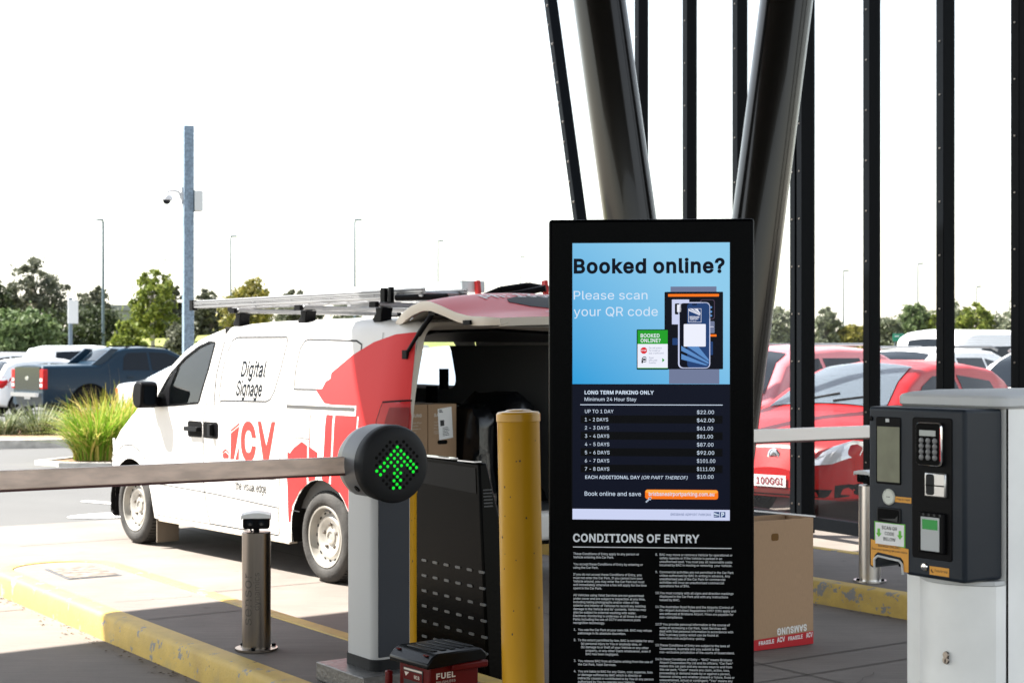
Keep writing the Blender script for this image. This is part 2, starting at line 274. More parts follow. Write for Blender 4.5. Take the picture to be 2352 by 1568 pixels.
# ------------------------------------------------------------------ lettering
# letter outlines: character code, advance, then closed loops of x, y in thousandths of the letter size
OUTLINES = (
(34,321,[78,318,70,509,136,509,128,318],[193,318,185,509,250,509,243,318]),
(36,447,[202,-74,202,583,244,583,244,-74],[188,-7,128,9,81,40,51,83,38,137,104,137,114,102,136,76,185,53,246,50,303,69,329,92,344,122,344,154,332,179,280,211,145,253,112,269,86,289,67,313,56,341,52,372,62,425,92,468,138,498,195,514,259,514,316,498,360,468,390,427,401,378,337,378,332,402,320,421,302,437,254,456,185,454,139,430,121,405,115,376,122,345,155,315,344,248,384,213,402,180,408,139,399,87,370,43,323,11,261,-7]),
(39,206,[78,318,70,509,136,509,128,318]),
(40,273,[90,244,109,364,145,477,177,539,236,539,179,390,152,241,155,145,188,16,236,-96,177,-96,128,4,99,106,92,156]),
(41,273,[37,-96,97,52,121,177,117,276,82,428,37,539,97,539,142,441,173,323,184,207,174,104,144,3,97,-96]),
(44,188,[38,-119,68,71,137,71,84,-119]),
(45,453,[337,244,337,188,114,188,114,244]),
(46,188,[83,-3,55,18,50,41,55,64,73,81,107,85,128,73,140,53,140,29,118,1,107,-3]),
(47,249,[235,533,71,-76,14,-76,178,533]),
(48,453,[227,-7,191,-3,158,7,130,24,105,48,85,77,69,113,50,202,50,306,69,395,85,431,106,461,130,484,159,502,191,512,227,516,262,512,295,502,323,484,348,461,368,431,384,395,403,306,403,202,384,113,368,77,348,48,323,24,295,7,263,-3],[250,52,290,74,320,116,338,176,344,254,338,332,320,393,290,435,250,457,203,457,163,435,134,393,115,332,109,254,115,176,134,116,163,74,203,52]),
(49,453,[76,0,76,55,391,55,391,0],[276,509,276,0,212,0,212,448,86,358,86,427,198,509]),
(50,453,[64,0,64,47,303,312,319,356,315,405,287,441,241,458,188,454,159,438,139,413,127,362,66,362,75,418,102,464,143,496,196,513,254,513,306,497,346,465,372,423,381,372,371,318,317,235,153,57,389,57,389,0]),
(51,453,[188,-5,133,10,88,38,57,79,44,132,109,132,118,100,150,66,200,51,258,55,291,69,315,93,328,125,328,163,316,196,292,223,254,241,157,248,157,299,288,452,70,452,70,509,372,509,372,461,211,278,211,289,279,286,333,262,371,222,391,173,390,116,370,66,333,27,281,2,251,-5]),
(52,453,[40,105,40,158,247,509,311,509,109,163,413,163,413,105],[282,0,282,318,343,318,343,0]),
(53,453,[192,-5,140,11,99,41,71,82,60,130,122,130,138,89,173,60,221,50,259,56,291,75,314,104,326,141,326,183,314,221,290,251,257,270,201,276,139,255,128,246,67,253,96,509,366,509,366,452,151,452,136,301,194,330,252,332,313,311,358,269,386,210,391,163,381,102,352,52,309,15,253,-4]),
(54,453,[196,-4,142,15,100,51,73,101,64,162,71,212,93,268,137,340,252,509,322,509,151,261,145,261,184,302,235,314,291,305,337,280,370,240,387,187,387,127,368,73,333,30,284,3,257,-4],[245,50,279,63,304,86,322,119,326,178,314,213,293,241,263,259,226,265,190,259,160,241,138,214,126,179,131,119,148,86,174,63,207,50]),
(55,453,[97,0,323,452,62,452,62,509,391,509,391,449,165,0]),
(56,453,[193,-5,136,11,91,42,62,84,52,135,58,176,87,228,117,252,153,267,109,289,80,330,70,380,79,429,106,469,146,498,197,514,255,514,306,498,346,469,373,429,382,380,372,330,343,289,300,265,335,252,377,212,395,176,401,135,391,84,362,42,317,11,259,-5],[267,54,313,79,331,106,337,139,330,173,312,202,283,223,247,234,187,230,154,213,130,189,117,157,117,121,129,91,152,69,205,50],[260,294,298,318,318,359,314,407,288,442,244,459,192,455,153,432,134,392,138,344,165,308,209,291]),
(57,453,[256,513,310,494,352,458,380,408,389,347,382,296,359,240,315,168,200,0,130,0,301,248,307,248,268,207,218,195,161,203,116,229,83,269,66,321,66,382,85,436,120,479,168,506,196,513],[207,459,174,446,148,423,131,390,127,331,138,295,160,268,190,250,226,243,263,249,293,267,314,295,326,330,322,390,305,422,279,446,245,459]),
(58,188,[83,-3,55,18,50,41,55,64,73,81,107,85,128,73,140,53,140,29,118,1,107,-3],[83,272,55,294,50,316,55,339,73,356,107,360,128,349,140,328,140,304,118,277,107,272]),
(59,188,[38,-119,68,71,137,71,84,-119],[92,272,64,294,58,316,64,339,81,356,116,360,136,349,148,328,148,304,126,277,116,272]),
(60,453,[65,178,65,220,388,383,388,316,144,204,144,194,388,81,388,15]),
(63,358,[132,152,141,230,168,269,236,321,255,349,260,399,242,436,207,457,163,461,125,446,99,412,92,378,27,378,38,430,64,471,103,499,151,514,206,514,255,498,292,470,316,430,324,382,316,332,292,292,211,226,196,192,194,152],[152,-3,131,9,120,29,120,53,141,80,176,85,203,64,208,29,186,1,176,-3]),
(65,480,[16,0,201,509,276,509,463,0,395,0,232,478,245,478,191,302,85,0],[110,142,110,199,370,199,370,142]),
(66,456,[60,0,60,509,274,507,329,491,367,461,390,421,398,374,387,320,356,286,315,267,315,262,363,245,391,220,411,184,418,136,410,88,386,48,344,18,284,2],[125,57,281,60,309,67,330,80,344,96,353,115,354,153,342,184,320,209,289,225,248,231,125,231],[125,285,256,287,302,304,330,340,336,372,326,412,313,429,294,442,270,449,125,452]),
(67,510,[225,-3,186,7,150,25,119,49,92,79,70,115,53,157,44,203,40,254,44,305,53,352,70,393,92,429,119,459,150,484,186,501,225,512,293,514,362,496,419,456,459,397,473,348,408,348,380,407,330,444,267,456,209,445,161,414,125,364,106,295,106,213,125,145,161,94,210,63,284,54,344,72,389,114,408,160,473,160,459,112,420,53,363,13,293,-6]),
(68,502,[96,0,96,57,254,60,288,68,318,81,343,99,363,122,390,181,399,255,390,329,364,388,344,410,320,428,291,441,221,452,93,452,93,509,273,505,315,495,353,478,385,455,412,426,433,391,449,351,458,306,462,255,458,205,449,159,433,119,411,83,384,54,351,31,312,14,268,3],[125,509,125,0,60,0,60,509]),
(69,419,[60,0,60,509,372,509,372,452,125,452,125,286,355,286,355,229,125,229,125,57,375,57,375,0]),
(70,410,[60,0,60,509,369,509,369,452,125,452,125,278,346,278,346,221,125,221,125,0]),
(71,520,[269,-7,225,-3,185,7,149,25,118,49,91,79,69,116,53,157,43,203,40,254,43,305,53,352,69,393,91,429,117,459,149,484,184,501,223,512,291,514,363,494,421,453,460,395,474,349,408,349,378,406,330,443,265,456,209,445,160,414,125,364,106,295,106,213,125,145,161,95,210,63,269,53,322,61,365,85,396,123,413,173,415,202,434,199,283,199,283,256,478,256,475,160,466,124,451,91,431,62,406,38,377,19,344,5,308,-4]),
(72,517,[60,0,60,509,125,509,125,289,392,289,392,509,457,509,457,0,392,0,392,232,125,232,125,0]),
(73,300,[31,0,31,57,118,57,118,452,31,452,31,509,269,509,269,452,183,452,183,57,269,57,269,0]),
(74,396,[185,-7,143,-2,106,11,75,33,52,63,38,100,33,173,98,173,100,117,108,93,122,74,139,61,160,53,209,53,230,61,248,74,261,93,269,117,272,509,336,509,336,145,332,100,318,63,294,33,263,11,227,-2]),
(75,467,[104,145,104,216,212,344,364,509,448,509],[60,0,60,509,125,509,125,0],[372,0,188,259,228,309,449,0]),
(76,393,[60,0,60,509,125,509,125,57,361,57,361,0]),
(77,628,[60,0,60,509,152,509,322,49,307,49,352,187,476,509,568,509,568,0,504,0,507,457,513,457,456,291,342,0,286,0,112,457,119,457,122,0]),
(78,523,[60,0,60,509,136,509,414,55,405,54,399,195,399,509,463,509,463,0,387,0,108,452,119,454,125,291,125,0]),
(79,533,[267,-7,225,-3,186,7,150,25,119,49,92,79,70,115,53,157,44,203,40,254,44,305,53,352,70,393,92,429,119,459,150,484,186,501,225,512,267,516,309,512,348,501,384,484,415,459,442,429,464,393,480,352,490,305,493,254,490,203,480,157,464,115,442,79,415,49,384,25,348,7,309,-3],[296,55,349,76,392,116,420,176,430,254,420,332,392,392,349,433,296,453,237,453,184,433,142,392,113,332,103,254,113,176,142,117,184,76,237,55]),
(80,445,[60,0,60,509,272,506,332,487,375,452,400,404,409,348,400,291,375,243,332,207,272,188,109,186,109,242,257,244,297,256,324,279,343,328,339,385,324,416,297,439,257,451,125,452,125,0]),
(81,533,[245,159,313,159,468,-48,401,-48],[267,-7,225,-3,186,7,150,25,119,49,92,79,70,115,53,157,44,203,40,254,44,305,53,352,70,393,92,429,119,459,150,484,186,501,225,512,267,516,309,512,348,501,384,484,415,459,442,429,464,393,480,352,490,305,493,254,490,203,480,157,464,115,442,79,415,49,384,25,348,7,309,-3],[296,55,349,76,392,116,420,176,430,254,420,332,392,392,349,433,296,453,237,453,184,433,142,392,113,332,103,254,113,176,142,117,184,76,237,55]),
(82,449,[60,0,60,509,273,506,333,489,376,455,401,408,409,352,401,296,376,250,333,217,273,200,96,198,96,255,258,256,298,267,325,287,340,316,344,371,334,405,313,430,279,446,233,452,125,452,125,0],[353,0,230,229,303,229,428,0]),
(83,447,[188,-7,128,9,81,40,51,83,38,137,104,137,114,102,136,76,185,53,246,50,303,69,329,92,344,122,344,154,332,179,280,211,145,253,112,269,86,289,67,313,56,341,52,372,62,425,92,468,138,498,195,514,259,514,316,498,360,468,390,427,401,378,337,378,332,402,320,421,302,437,254,456,185,454,139,430,121,405,115,376,122,345,155,315,344,248,384,213,402,180,408,139,399,87,370,43,323,11,261,-7]),
(84,449,[32,452,32,509,417,509,417,452,257,452,257,0,193,0,193,452]),
(85,517,[220,-6,186,2,126,33,85,80,63,140,60,509,124,509,126,155,141,113,169,80,208,59,259,52,309,59,349,80,377,113,391,155,393,509,457,509,454,140,433,80,391,33,332,2,297,-6]),
(86,480,[204,0,16,509,84,509,248,31,235,31,290,206,395,509,463,509,278,0]),
(87,686,[155,0,16,509,82,509,197,40,189,40,224,196,306,509,380,509,497,40,488,40,523,196,603,509,670,509,530,0,455,0,336,475,350,475,318,323,230,0]),
(88,474,[18,0,217,284,217,236,29,509,104,509,243,292,232,292,298,400,374,509,446,509,259,239,259,287,456,0,382,0,230,231,244,231,182,129,91,0]),
(89,472,[203,0,203,208,16,509,91,509,240,254,250,230,224,230,280,344,381,509,455,509,268,208,268,0]),
(90,438,[42,0,42,46,341,476,348,454,40,452,40,509,397,509,397,462,97,33,90,54,399,57,399,0]),
(97,389,[115,-3,76,15,48,45,32,84,32,128,43,161,78,193,265,235,276,257,267,297,240,322,196,331,149,322,104,283,100,274,41,291,64,331,114,368,173,383,255,375,300,350,322,320,335,278,337,0,277,0,277,52,229,8,181,-7],[211,51,254,80,274,122,276,190,122,153,97,130,93,93,109,64,156,46]),
(98,424,[208,-7,159,12,118,59,112,59,112,0,53,0,53,509,114,509,114,319,158,364,188,379,229,384,287,374,335,342,370,293,388,227,388,151,370,84,336,34,288,3,260,-6],[242,49,279,66,306,97,323,139,327,215,316,261,295,298,262,322,220,330,178,322,147,299,125,263,114,216,118,138,135,95,162,65,198,49]),
(99,396,[174,-5,144,3,93,35,56,85,37,150,37,225,56,291,93,341,144,374,207,384,276,371,330,335,362,277,303,262,270,311,220,329,184,328,145,310,118,278,102,236,98,163,108,117,130,80,163,55,232,49,285,80,304,117,363,102,331,43,277,5,226,-7]),
(100,424,[165,-6,111,16,70,57,43,116,34,189,43,261,70,320,112,361,165,382,218,383,267,364,306,319,311,319,311,509,372,509,372,0,313,0,313,59,307,59,266,12,236,-3,217,-7],[226,49,263,65,290,95,306,138,310,216,300,263,278,299,246,322,205,330,162,322,130,298,108,261,96,189,102,139,118,97,145,66,182,49]),
(101,404,[177,-5,145,3,117,16,72,58,44,116,34,187,44,258,71,317,115,359,142,373,205,384,266,374,319,341,347,305,365,256,371,169,75,169,75,221,338,221,310,202,298,269,277,301,246,323,205,330,164,323,131,301,109,270,97,231,98,151,110,106,135,73,169,53,241,49,285,73,306,105,365,91,348,55,320,26,283,4,237,-7]),
(102,254,[228,379,228,327,6,327,6,379],[81,0,82,452,96,486,120,510,169,529,243,521,227,468,178,472,154,460,143,435,142,0]),
(103,425,[156,-146,97,-122,59,-84,51,-69,101,-41,142,-82,187,-96,236,-95,261,-87,282,-75,298,-58,308,-34,311,68,306,68,266,23,236,10,195,5,138,14,90,43,55,90,36,154,36,229,55,293,90,342,138,374,196,384,237,379,279,356,308,319,313,319,313,379,372,379,370,-40,363,-67,334,-109,291,-136,237,-149],[227,61,264,75,290,103,307,142,311,219,300,264,279,299,247,322,205,330,163,322,130,298,109,262,96,193,102,144,118,104,145,76,183,61]),
(104,410,[114,0,53,0,53,509,114,509,114,287,102,287,116,319,132,344,152,362,200,382,252,383,295,369,328,340,350,298,357,240,357,0,296,0,293,263,286,286,273,304,256,318,235,326,192,328,147,308,126,283,115,248]),
(105,167,[53,0,53,379,114,379,114,0],[63,448,43,472,47,504,73,522,105,518,125,494,121,463,95,444]),
(106,167,[53,379,114,379,112,-52,102,-90,80,-119,47,-137,-10,-143,-10,-87,31,-80,47,-61,53,-29],[62,448,42,472,47,504,72,522,105,518,125,494,120,463,95,444]),
(107,381,[110,137,110,212,121,212,284,379,360,379,184,199,177,199],[53,0,53,509,114,509,114,0],[294,0,148,186,191,229,372,0]),
(108,189,[112,0,91,8,74,20,62,37,53,84,53,509,114,509,117,71,126,57,170,54,181,3,147,-2]),
(109,610,[53,0,53,379,112,379,112,295,108,295,132,346,172,376,219,386,245,383,268,375,303,342,321,295,312,295,337,343,381,375,437,386,478,380,514,361,541,328,555,283,557,0,496,0,493,279,485,298,456,323,419,330,374,320,345,290,335,247,335,0,274,0,272,280,253,311,220,328,171,326,135,302,119,274,114,238,114,0]),
(110,410,[114,0,53,0,53,379,112,379,112,287,102,287,116,319,132,344,152,362,200,382,252,383,295,369,328,340,350,298,357,240,357,0,296,0,293,263,286,286,273,304,256,318,235,326,192,328,147,308,126,283,115,248]),
(111,415,[174,-5,144,3,93,35,56,85,37,150,37,225,56,291,93,341,144,374,207,384,271,374,323,341,359,291,379,225,379,150,359,85,323,35,271,3,241,-5],[231,49,270,66,298,97,314,139,318,212,307,258,285,296,252,321,207,330,163,321,130,296,108,258,96,187,108,117,130,80,163,55,184,49]),
(112,424,[53,-143,53,379,112,379,112,319,118,319,158,364,188,379,229,384,287,374,335,342,370,293,388,227,388,151,370,84,336,34,288,3,229,-8,189,-3,138,31,118,59,114,59,114,-143],[242,49,279,66,306,97,323,139,327,215,316,261,295,298,262,322,220,330,178,322,147,299,125,263,114,216,118,138,135,95,162,65,198,49]),
(113,424,[372,-143,311,-143,311,59,266,12,236,-3,195,-8,137,3,89,34,55,84,36,151,36,227,55,293,89,342,137,374,196,384,237,379,287,346,307,319,313,319,313,379,372,379],[226,49,263,65,290,95,306,138,310,216,300,263,278,299,246,322,205,330,162,322,130,298,108,261,96,189,102,139,118,97,145,66,182,49]),
(114,259,[53,0,53,379,112,379,112,321,115,321,137,354,171,377,243,384,241,323,190,324,146,306,119,269,114,237,114,0]),
(115,365,[133,-3,93,12,62,38,41,73,36,94,94,107,111,72,141,52,181,45,227,53,258,74,268,103,262,126,243,144,118,180,72,208,58,227,50,249,49,295,65,332,95,360,137,378,212,383,254,372,286,352,318,308,324,290,268,277,243,316,210,331,166,331,131,317,111,292,110,264,124,243,172,223,261,200,306,171,320,153,328,131,329,85,312,47,281,18,236,-2,210,-7]),
(116,227,[204,379,204,327,6,327,6,379],[65,471,126,471,127,83,136,61,156,51,202,54,213,2,168,-4,138,-1,113,7,92,21,77,41,68,64]),
(117,410,[158,-3,115,11,82,39,60,82,53,139,53,379,114,379,116,117,124,94,137,75,154,61,175,53,218,51,263,71,283,97,295,132,296,379,357,379,357,0,298,0,298,92,307,92,294,60,277,35,257,17,209,-3]),
(118,389,[163,0,17,379,84,379,206,21,184,21,224,155,305,379,371,379,226,0]),
(119,567,[138,0,23,379,87,379,175,41,165,41,206,214,252,379,316,379,402,41,391,41,480,379,545,379,429,0,368,0,277,338,291,338,199,0]),
(120,379,[21,0,171,218,171,171,29,379,100,379,207,206,175,206,282,379,352,379,209,169,209,214,358,0,287,0,173,182,205,182,148,85,91,0]),
(121,389,[47,-139,61,-86,113,-86,138,-64,163,-1,17,379,84,379,206,21,184,21,224,155,305,379,371,379,187,-93,153,-128,109,-144]),
(122,380,[42,0,42,46,254,323,48,323,48,379,333,379,333,331,126,56,339,56,339,0]))
_raw = {q[0]: q[1:] for q in OUTLINES}; _gl = {}; SPACE = 0.188; _gc = {}
def winding(c, l):
    w_ = np.zeros(len(c), int); x, y = c[:, 0], c[:, 1]
    for i in range(len(l)):
        (x0, y0), (x1, y1) = l[i], l[(i + 1) % len(l)]; t = (x1 - x0) * (y - y0) - (x - x0) * (y1 - y0)
        w_ += ((y0 <= y) & (y1 > y) & (t > 0)).astype(int) - ((y0 > y) & (y1 <= y) & (t < 0)).astype(int)
    return w_
def outline(ch, bold):
    k = (ch, bold)
    if k not in _gl:
        adv, *ls = _raw[ord(ch)]; lp = [np.array(l, float).reshape(-1, 2) / 1000 for l in ls]
        res = []
        ars = [.5 * np.sum(l[:, 0] * np.roll(l[:, 1], -1) - np.roll(l[:, 0], -1) * l[:, 1]) for l in lp]; main = np.sign(max(ars, key=abs))
        for l in lp:
            if bold:   # every outline grows away from the inked side
                e = np.roll(l, -1, 0) - l; e /= np.linalg.norm(e, axis=1)[:, None] + 1e-9; nn = np.stack([e[:, 1], -e[:, 0]], 1); n0 = np.roll(nn, 1, 0)
                mt = nn + n0; mt /= np.maximum(.35, (mt * mt).sum(1) / 2)[:, None]; l = l + main * bold * mt
            res.append(l)
        pts = [Vector(p) for l in res for p in l]; ed = []; o = 0
        for l in res: ed += [(o + i, o + (i + 1) % len(l)) for i in range(len(l))]; o += len(l)
        r = delaunay_2d_cdt(pts, ed, [], 0, 1e-7); vs = np.array([tuple(p) for p in r[0]]); fs = [tuple(f) for f in r[2]]
        c = np.array([vs[list(f)].mean(0) for f in fs]); wn = sum(winding(c, l) for l in res)
        _gl[k] = (adv / 1000 + 1.4 * bold, [tuple(p) for p in vs], [f for f, q in zip(fs, wn) if q])
    return _gl[k]
def glyphs(s, bold=0.0, res=3, shear=0.0):
    k = (s, bold, res, shear)
    if k in _gc: return _gc[k]
    x = 0; v = []; f = []
    for ch in s:
        if ch == ' ': x += SPACE; continue
        adv, p, t = outline(ch, bold); o = len(v)
        v += [(x + a + shear * b, b) for a, b in p]; f += [tuple(i + o for i in q) for q in t]; x += adv
    v = np.array(v)
    _gc[k] = (v, f); return _gc[k]
CAPU = None
def text(mb, s, x, z, fn, cap, w=None, align='L', bold=0., mi=0, res=3, shear=0., rot=0.):
    """lettering with capitals cap tall and, when w is given, w wide; fn maps (x, z) of its plane into space"""
    global CAPU
    if CAPU is None: CAPU = float(glyphs('H')[0][:, 1].max())
    v, f = glyphs(s, bold, res, shear)
    if v is None or not len(v): return
    x0, x1 = v[:, 0].min(), v[:, 0].max(); sz = cap / CAPU; sx = sz if w is None else w / (x1 - x0)
    if align == 'L': ox = x0
    elif align == 'R': ox = x1
    else: ox = (x0 + x1) / 2
    cr, sr = math.cos(rot), math.sin(rot); vs = []
    for a, b in v:
        p = (a - ox) * sx; q = b * sz
        vs.append(fn(x + p * cr - q * sr, z + p * sr + q * cr))
    mb.add(vs, f, mi)

# ------------------------------------------------------------------ patches: 2-D outlines with holes laid on a curved surface
def split(poly, step):
    out = []
    for i in range(len(poly)):
        a = np.array(poly[i]); b = np.array(poly[(i + 1) % len(poly)]); n = max(1, int(np.ceil(np.linalg.norm(b - a) / step)))
        out += [tuple(a + (b - a) * k / n) for k in range(n)]
    return out
def patch(mb, outer, holes, fn, step=.08, mi=0, flip=False):
    loops = [split(outer, step)] + [split(h, step) for h in holes]
    pts = [p for l in loops for p in l]; edges = []; o = 0
    for l in loops: edges += [(o + i, o + (i + 1) % len(l)) for i in range(len(l))]; o += len(l)
    a = np.array(loops[0]); mn, mx = a.min(0), a.max(0)
    gx, gy = np.meshgrid(np.arange(mn[0] + step / 2, mx[0], step), np.arange(mn[1] + step / 2, mx[1], step)); g = np.stack([gx.ravel(), gy.ravel()], 1)
    if len(g):
        k = inside(g, loops[0])
        for h in loops[1:]: k &= ~inside(g, h)
        g = g[k]
        if len(g):
            al = np.array(pts); d = np.min(np.linalg.norm(g[:, None] - al[None], axis=2), axis=1); g = g[d > step * .35]
        pts += [tuple(p) for p in g]
    r = delaunay_2d_cdt([Vector(p) for p in pts], edges, [], 0, 1e-6)
    vs = np.array([tuple(p) for p in r[0]]); fs = [tuple(f) for f in r[2]]
    cen = np.array([vs[list(f)].mean(0) for f in fs]); k = inside(cen, loops[0])
    for h in loops[1:]: k &= ~inside(cen, h)
    fs = [f[::-1] if flip else f for f, q in zip(fs, k) if q]
    mb.add([fn(p[0], p[1]) for p in vs], fs, mi)
def strip(mb, line, wd, fn, step=.06, mi=0):
    """a thin band along an open line, laid on a surface"""
    pts = []
    for i in range(len(line) - 1):
        a = np.array(line[i]); b = np.array(line[i + 1]); n = max(1, int(np.linalg.norm(b - a) / step)); pts += [a + (b - a) * k / n for k in range(n)]
    pts.append(np.array(line[-1])); vs = []
    for i, p in enumerate(pts):
        d = pts[min(i + 1, len(pts) - 1)] - pts[max(i - 1, 0)]; d = d / (np.linalg.norm(d) + 1e-9); n = np.array((-d[1], d[0])) * wd / 2
        vs += [fn(*(p + n)), fn(*(p - n))]
    mb.add(vs, [(2*i, 2*i+1, 2*i+3, 2*i+2) for i in range(len(pts) - 1)], mi)
def rrect(x0, z0, x1, z1, r, n=4):
    out = []
    for cx, cz, a0 in ((x1-r, z1-r, 0), (x0+r, z1-r, 90), (x0+r, z0+r, 180), (x1-r, z0+r, 270)):
        out += [(cx + r * math.cos(R(a0 + 90 * k / n)), cz + r * math.sin(R(a0 + 90 * k / n))) for k in range(n + 1)]
    return out
def circ(cx, cz, rx, rz=None, n=20): return [(cx + rx * math.cos(2*math.pi*k/n), cz + (rz or rx) * math.sin(2*math.pi*k/n)) for k in range(n)]

# ------------------------------------------------------------------ ground, lanes, islands
def sheet(name, pts, z, m, kind='structure'):
    mb = MB(); mb.add([(p[0], p[1], z) for p in pts], [tuple(range(len(pts)))]); o = mb.build(name, m, flat=True); o['kind'] = kind; return o
mb = MB(); mb.add([(-1500, -200, 0), (1500, -200, 0), (1500, 2500, 0), (-1500, 2500, 0)], [(0, 1, 2, 3)]); struct(mb.build('ground', M_carp, flat=True))
sheet('road', [tuple(isl(a, l)[:2]) for a, l in ((14.8, -14), (14.8, 9.3), (23.5, 9.3), (23.5, -14))], .004, M_asph)
sheet('lane_pavement', [tuple(isl(a, l)[:2]) for a, l in ((-4, -9), (-4, 16), (14.85, 16), (14.85, -9))], .008, M_conc)
# joints between the concrete bays
mb = MB()
for a in (5.97, 5.64, 9.9, 2.9, 13.2):
    for l0, l1 in ((-9, 3.05), (4.02, 7.33)):
        mb.add([isl(a, l0, .012), isl(a, l1, .012), isl(a + .012, l1, .012), isl(a + .012, l0, .012)], [(0, 1, 2, 3)])
for l in (1.2, 5.66, -2.3): mb.add([isl(-4, l, .012), isl(14.8, l, .012), isl(14.8, l + .012, .012), isl(-4, l + .012, .012)], [(0, 1, 2, 3)])
struct(mb.build('pavement_joints', mat('joint_dirt', (.09, .078, .068), .95), flat=True))

def stadium(a0, a1, l0, l1, n=14, inset=0):
    r = (l1 - l0) / 2; lc = (l0 + l1) / 2; out = []
    for k in range(n + 1):
        t = math.pi * k / n; out.append((a1 - r + (r - inset) * math.sin(t), lc - (r - inset) * math.cos(t)))
    for k in range(n + 1):
        t = math.pi * k / n; out.append((a0 + r - (r - inset) * math.sin(t), lc + (r - inset) * math.cos(t)))
    return out
def island(name, a0, a1, l0, l1, top, kerbm):
    prof = [(0, 0), (.004, .06), (.012, .122), (.017, .137), (.028, .147), (.045, .151), (.10, .153), (.132, .152), (.140, .135)]
    mb = MB(); rings = []
    for ins, z in prof:
        base = stadium(a0, a1, l0, l1, inset=ins); pts = []
        for i in range(len(base)):
            a = np.array(base[i]); b = np.array(base[(i + 1) % len(base)]); n = max(1, int(np.linalg.norm(b - a) / .25)); pts += [a + (b - a) * k / n for k in range(n)]
        rings.append([isl(p[0], p[1], z) for p in pts])
    n = min(len(r) for r in rings); rings = [r[:n] for r in rings]
    for r in rings: mb.v += [tuple(p) for p in r]
    for i in range(len(rings) - 1):
        for k in range(n): mb.f.append((i*n+k, i*n+(k+1) % n, (i+1)*n+(k+1) % n, (i+1)*n+k)); mb.m.append(0)
    kb = struct(mb.build(name + '_kerb', kerbm, angle=50))
    mt = MB(); inner = stadium(a0, a1, l0, l1, inset=.139); mt.add([isl(p[0], p[1], .147) for p in inner], [tuple(range(len(inner)))])
    struct(mt.build(name, top, flat=True)); return kb
island('traffic_island', .2, 11.12, 3.08, 3.985, M_islc, M_kerb)
island('far_traffic_island', 1.0, 12.2, 7.35, 8.75, M_islc, M_kerb)
mb = MB()
for a in (8.30, 5.25, 2.2): mb.add([isl(a, 3.24, .1505), isl(a, 3.82, .1505), isl(a + .012, 3.82, .1505), isl(a + .012, 3.24, .1505)], [(0, 1, 2, 3)])
struct(mb.build('island_joint', MATS['joint_dirt'], flat=True))
rgl = np.random.default_rng(5); lp = []
for i in range(260):
    a_, off = rgl.uniform(3.5, 10.6), abs(rgl.normal()) * .06; side_ = rgl.random() < .75; l_ = 3.075 - off if side_ else 7.345 - off
    lp.append((isl(a_ if side_ else rgl.uniform(4, 11), l_, .012), rgl.uniform(.004, .016), rgl.uniform(0, 6.28), rgl.uniform(.2, .8)))
mb = MB()
for p, r_, an, fl in lp:
    d1 = Vector((math.cos(an), math.sin(an), 0)) * r_; d2 = Vector((-d1.y, d1.x, 0)) * fl; z_ = Vector((0, 0, r_ * .35))
    mb.add([p - d1, p + d2 + z_, p + d1, p - d2 + z_ * .3], [(0, 1, 2, 3)])
o = mb.build('leaf_litter', mat('dry_litter', (.09, .065, .04), .9, noise=.6, nscale=30), flat=True); o['kind'] = 'stuff'
mb = MB()
for a0, l0, a1, l1 in ((7.9, 2.0, 8.6, .9), (8.6, .9, 9.5, .2), (5.1, 5.2, 5.5, 6.0), (9.0, 3.3, 8.95, 3.8), (6.6, 1.9, 6.9, 1.1)):
    n = 14; c_ = [isl(a0 + (a1 - a0) * i / n + rgl.normal() * .012, l0 + (l1 - l0) * i / n + rgl.normal() * .012, .0125 if l0 < 3.1 or l0 > 4 else .1505) for i in range(n + 1)]
    for i in range(n): d = (c_[i+1] - c_[i]).normalized(); q = Vector((-d.y, d.x, 0)) * .0022; mb.add([c_[i] - q, c_[i+1] - q, c_[i+1] + q, c_[i] + q], [(0, 1, 2, 3)])
struct(mb.build('pavement_cracks', MATS['joint_dirt'], flat=True))
# pit cover near the rounded end
t = thing('access_cover', 'rusty rectangular pit cover set flush in the rounded end of the near traffic island', 'pit cover')
c0, c1, c2, c3 = [Vector((*G(*p, .15), .1505)) for p in ((101.5, 1306), (214, 1297), (281, 1320), (158, 1330))]
mb = MB(); mb.add([c0, c1, c2, c3], [(0, 3, 2, 1)]); ctr = (c0 + c1 + c2 + c3) / 4
mb.build('cover_frame', mat('worn_steel_edge', (.12, .125, .135), .6, .4), t, flat=True)
mb = MB(); mb.add([ctr + (p - ctr) * .91 + Vector((0, 0, .003)) for p in (c0, c1, c2, c3)], [(0, 3, 2, 1)]); mb.build('cover_plate', mat('weathered_concrete_lid', (.15, .125, .105), .9, noise=.5, nscale=14), t, flat=True)
# beds of the far car park
def bed(name, pts, h, top):
    mb = MB(); n = len(pts); c = np.mean(pts, axis=0); ins = [tuple(np.array(p) + (c - np.array(p)) / np.linalg.norm(c - np.array(p)) * .16) for p in pts]
    mb.v = [(p[0], p[1], 0) for p in pts] + [(p[0], p[1], h) for p in pts] + [(p[0], p[1], h) for p in ins]
    for i in range(n):
        j = (i + 1) % n; mb.f += [(i, j, n+j, n+i), (n+i, n+j, 2*n+j, 2*n+i)]; mb.m += [0, 0]
    struct(mb.build(name + '_kerb', M_gkerb, flat=True)); sheet(name, ins, h - .02, top)
def oval(c, ra, rb, rot, n=20): return [(c[0] + ra*math.cos(t)*math.cos(rot) - rb*math.sin(t)*math.sin(rot), c[1] + ra*math.cos(t)*math.sin(rot) + rb*math.sin(t)*math.cos(rot)) for t in [2*math.pi*k/n for k in range(n)]]
bed('garden_bed', [(-7.05, 23.1), (-6.55, 22.6), (-5.6, 22.5), (-2.5, 23.6), (-1.2, 25.2), (-1.8, 26.4), (-4, 26.1), (-6.6, 24.4)], .07, M_mulch)
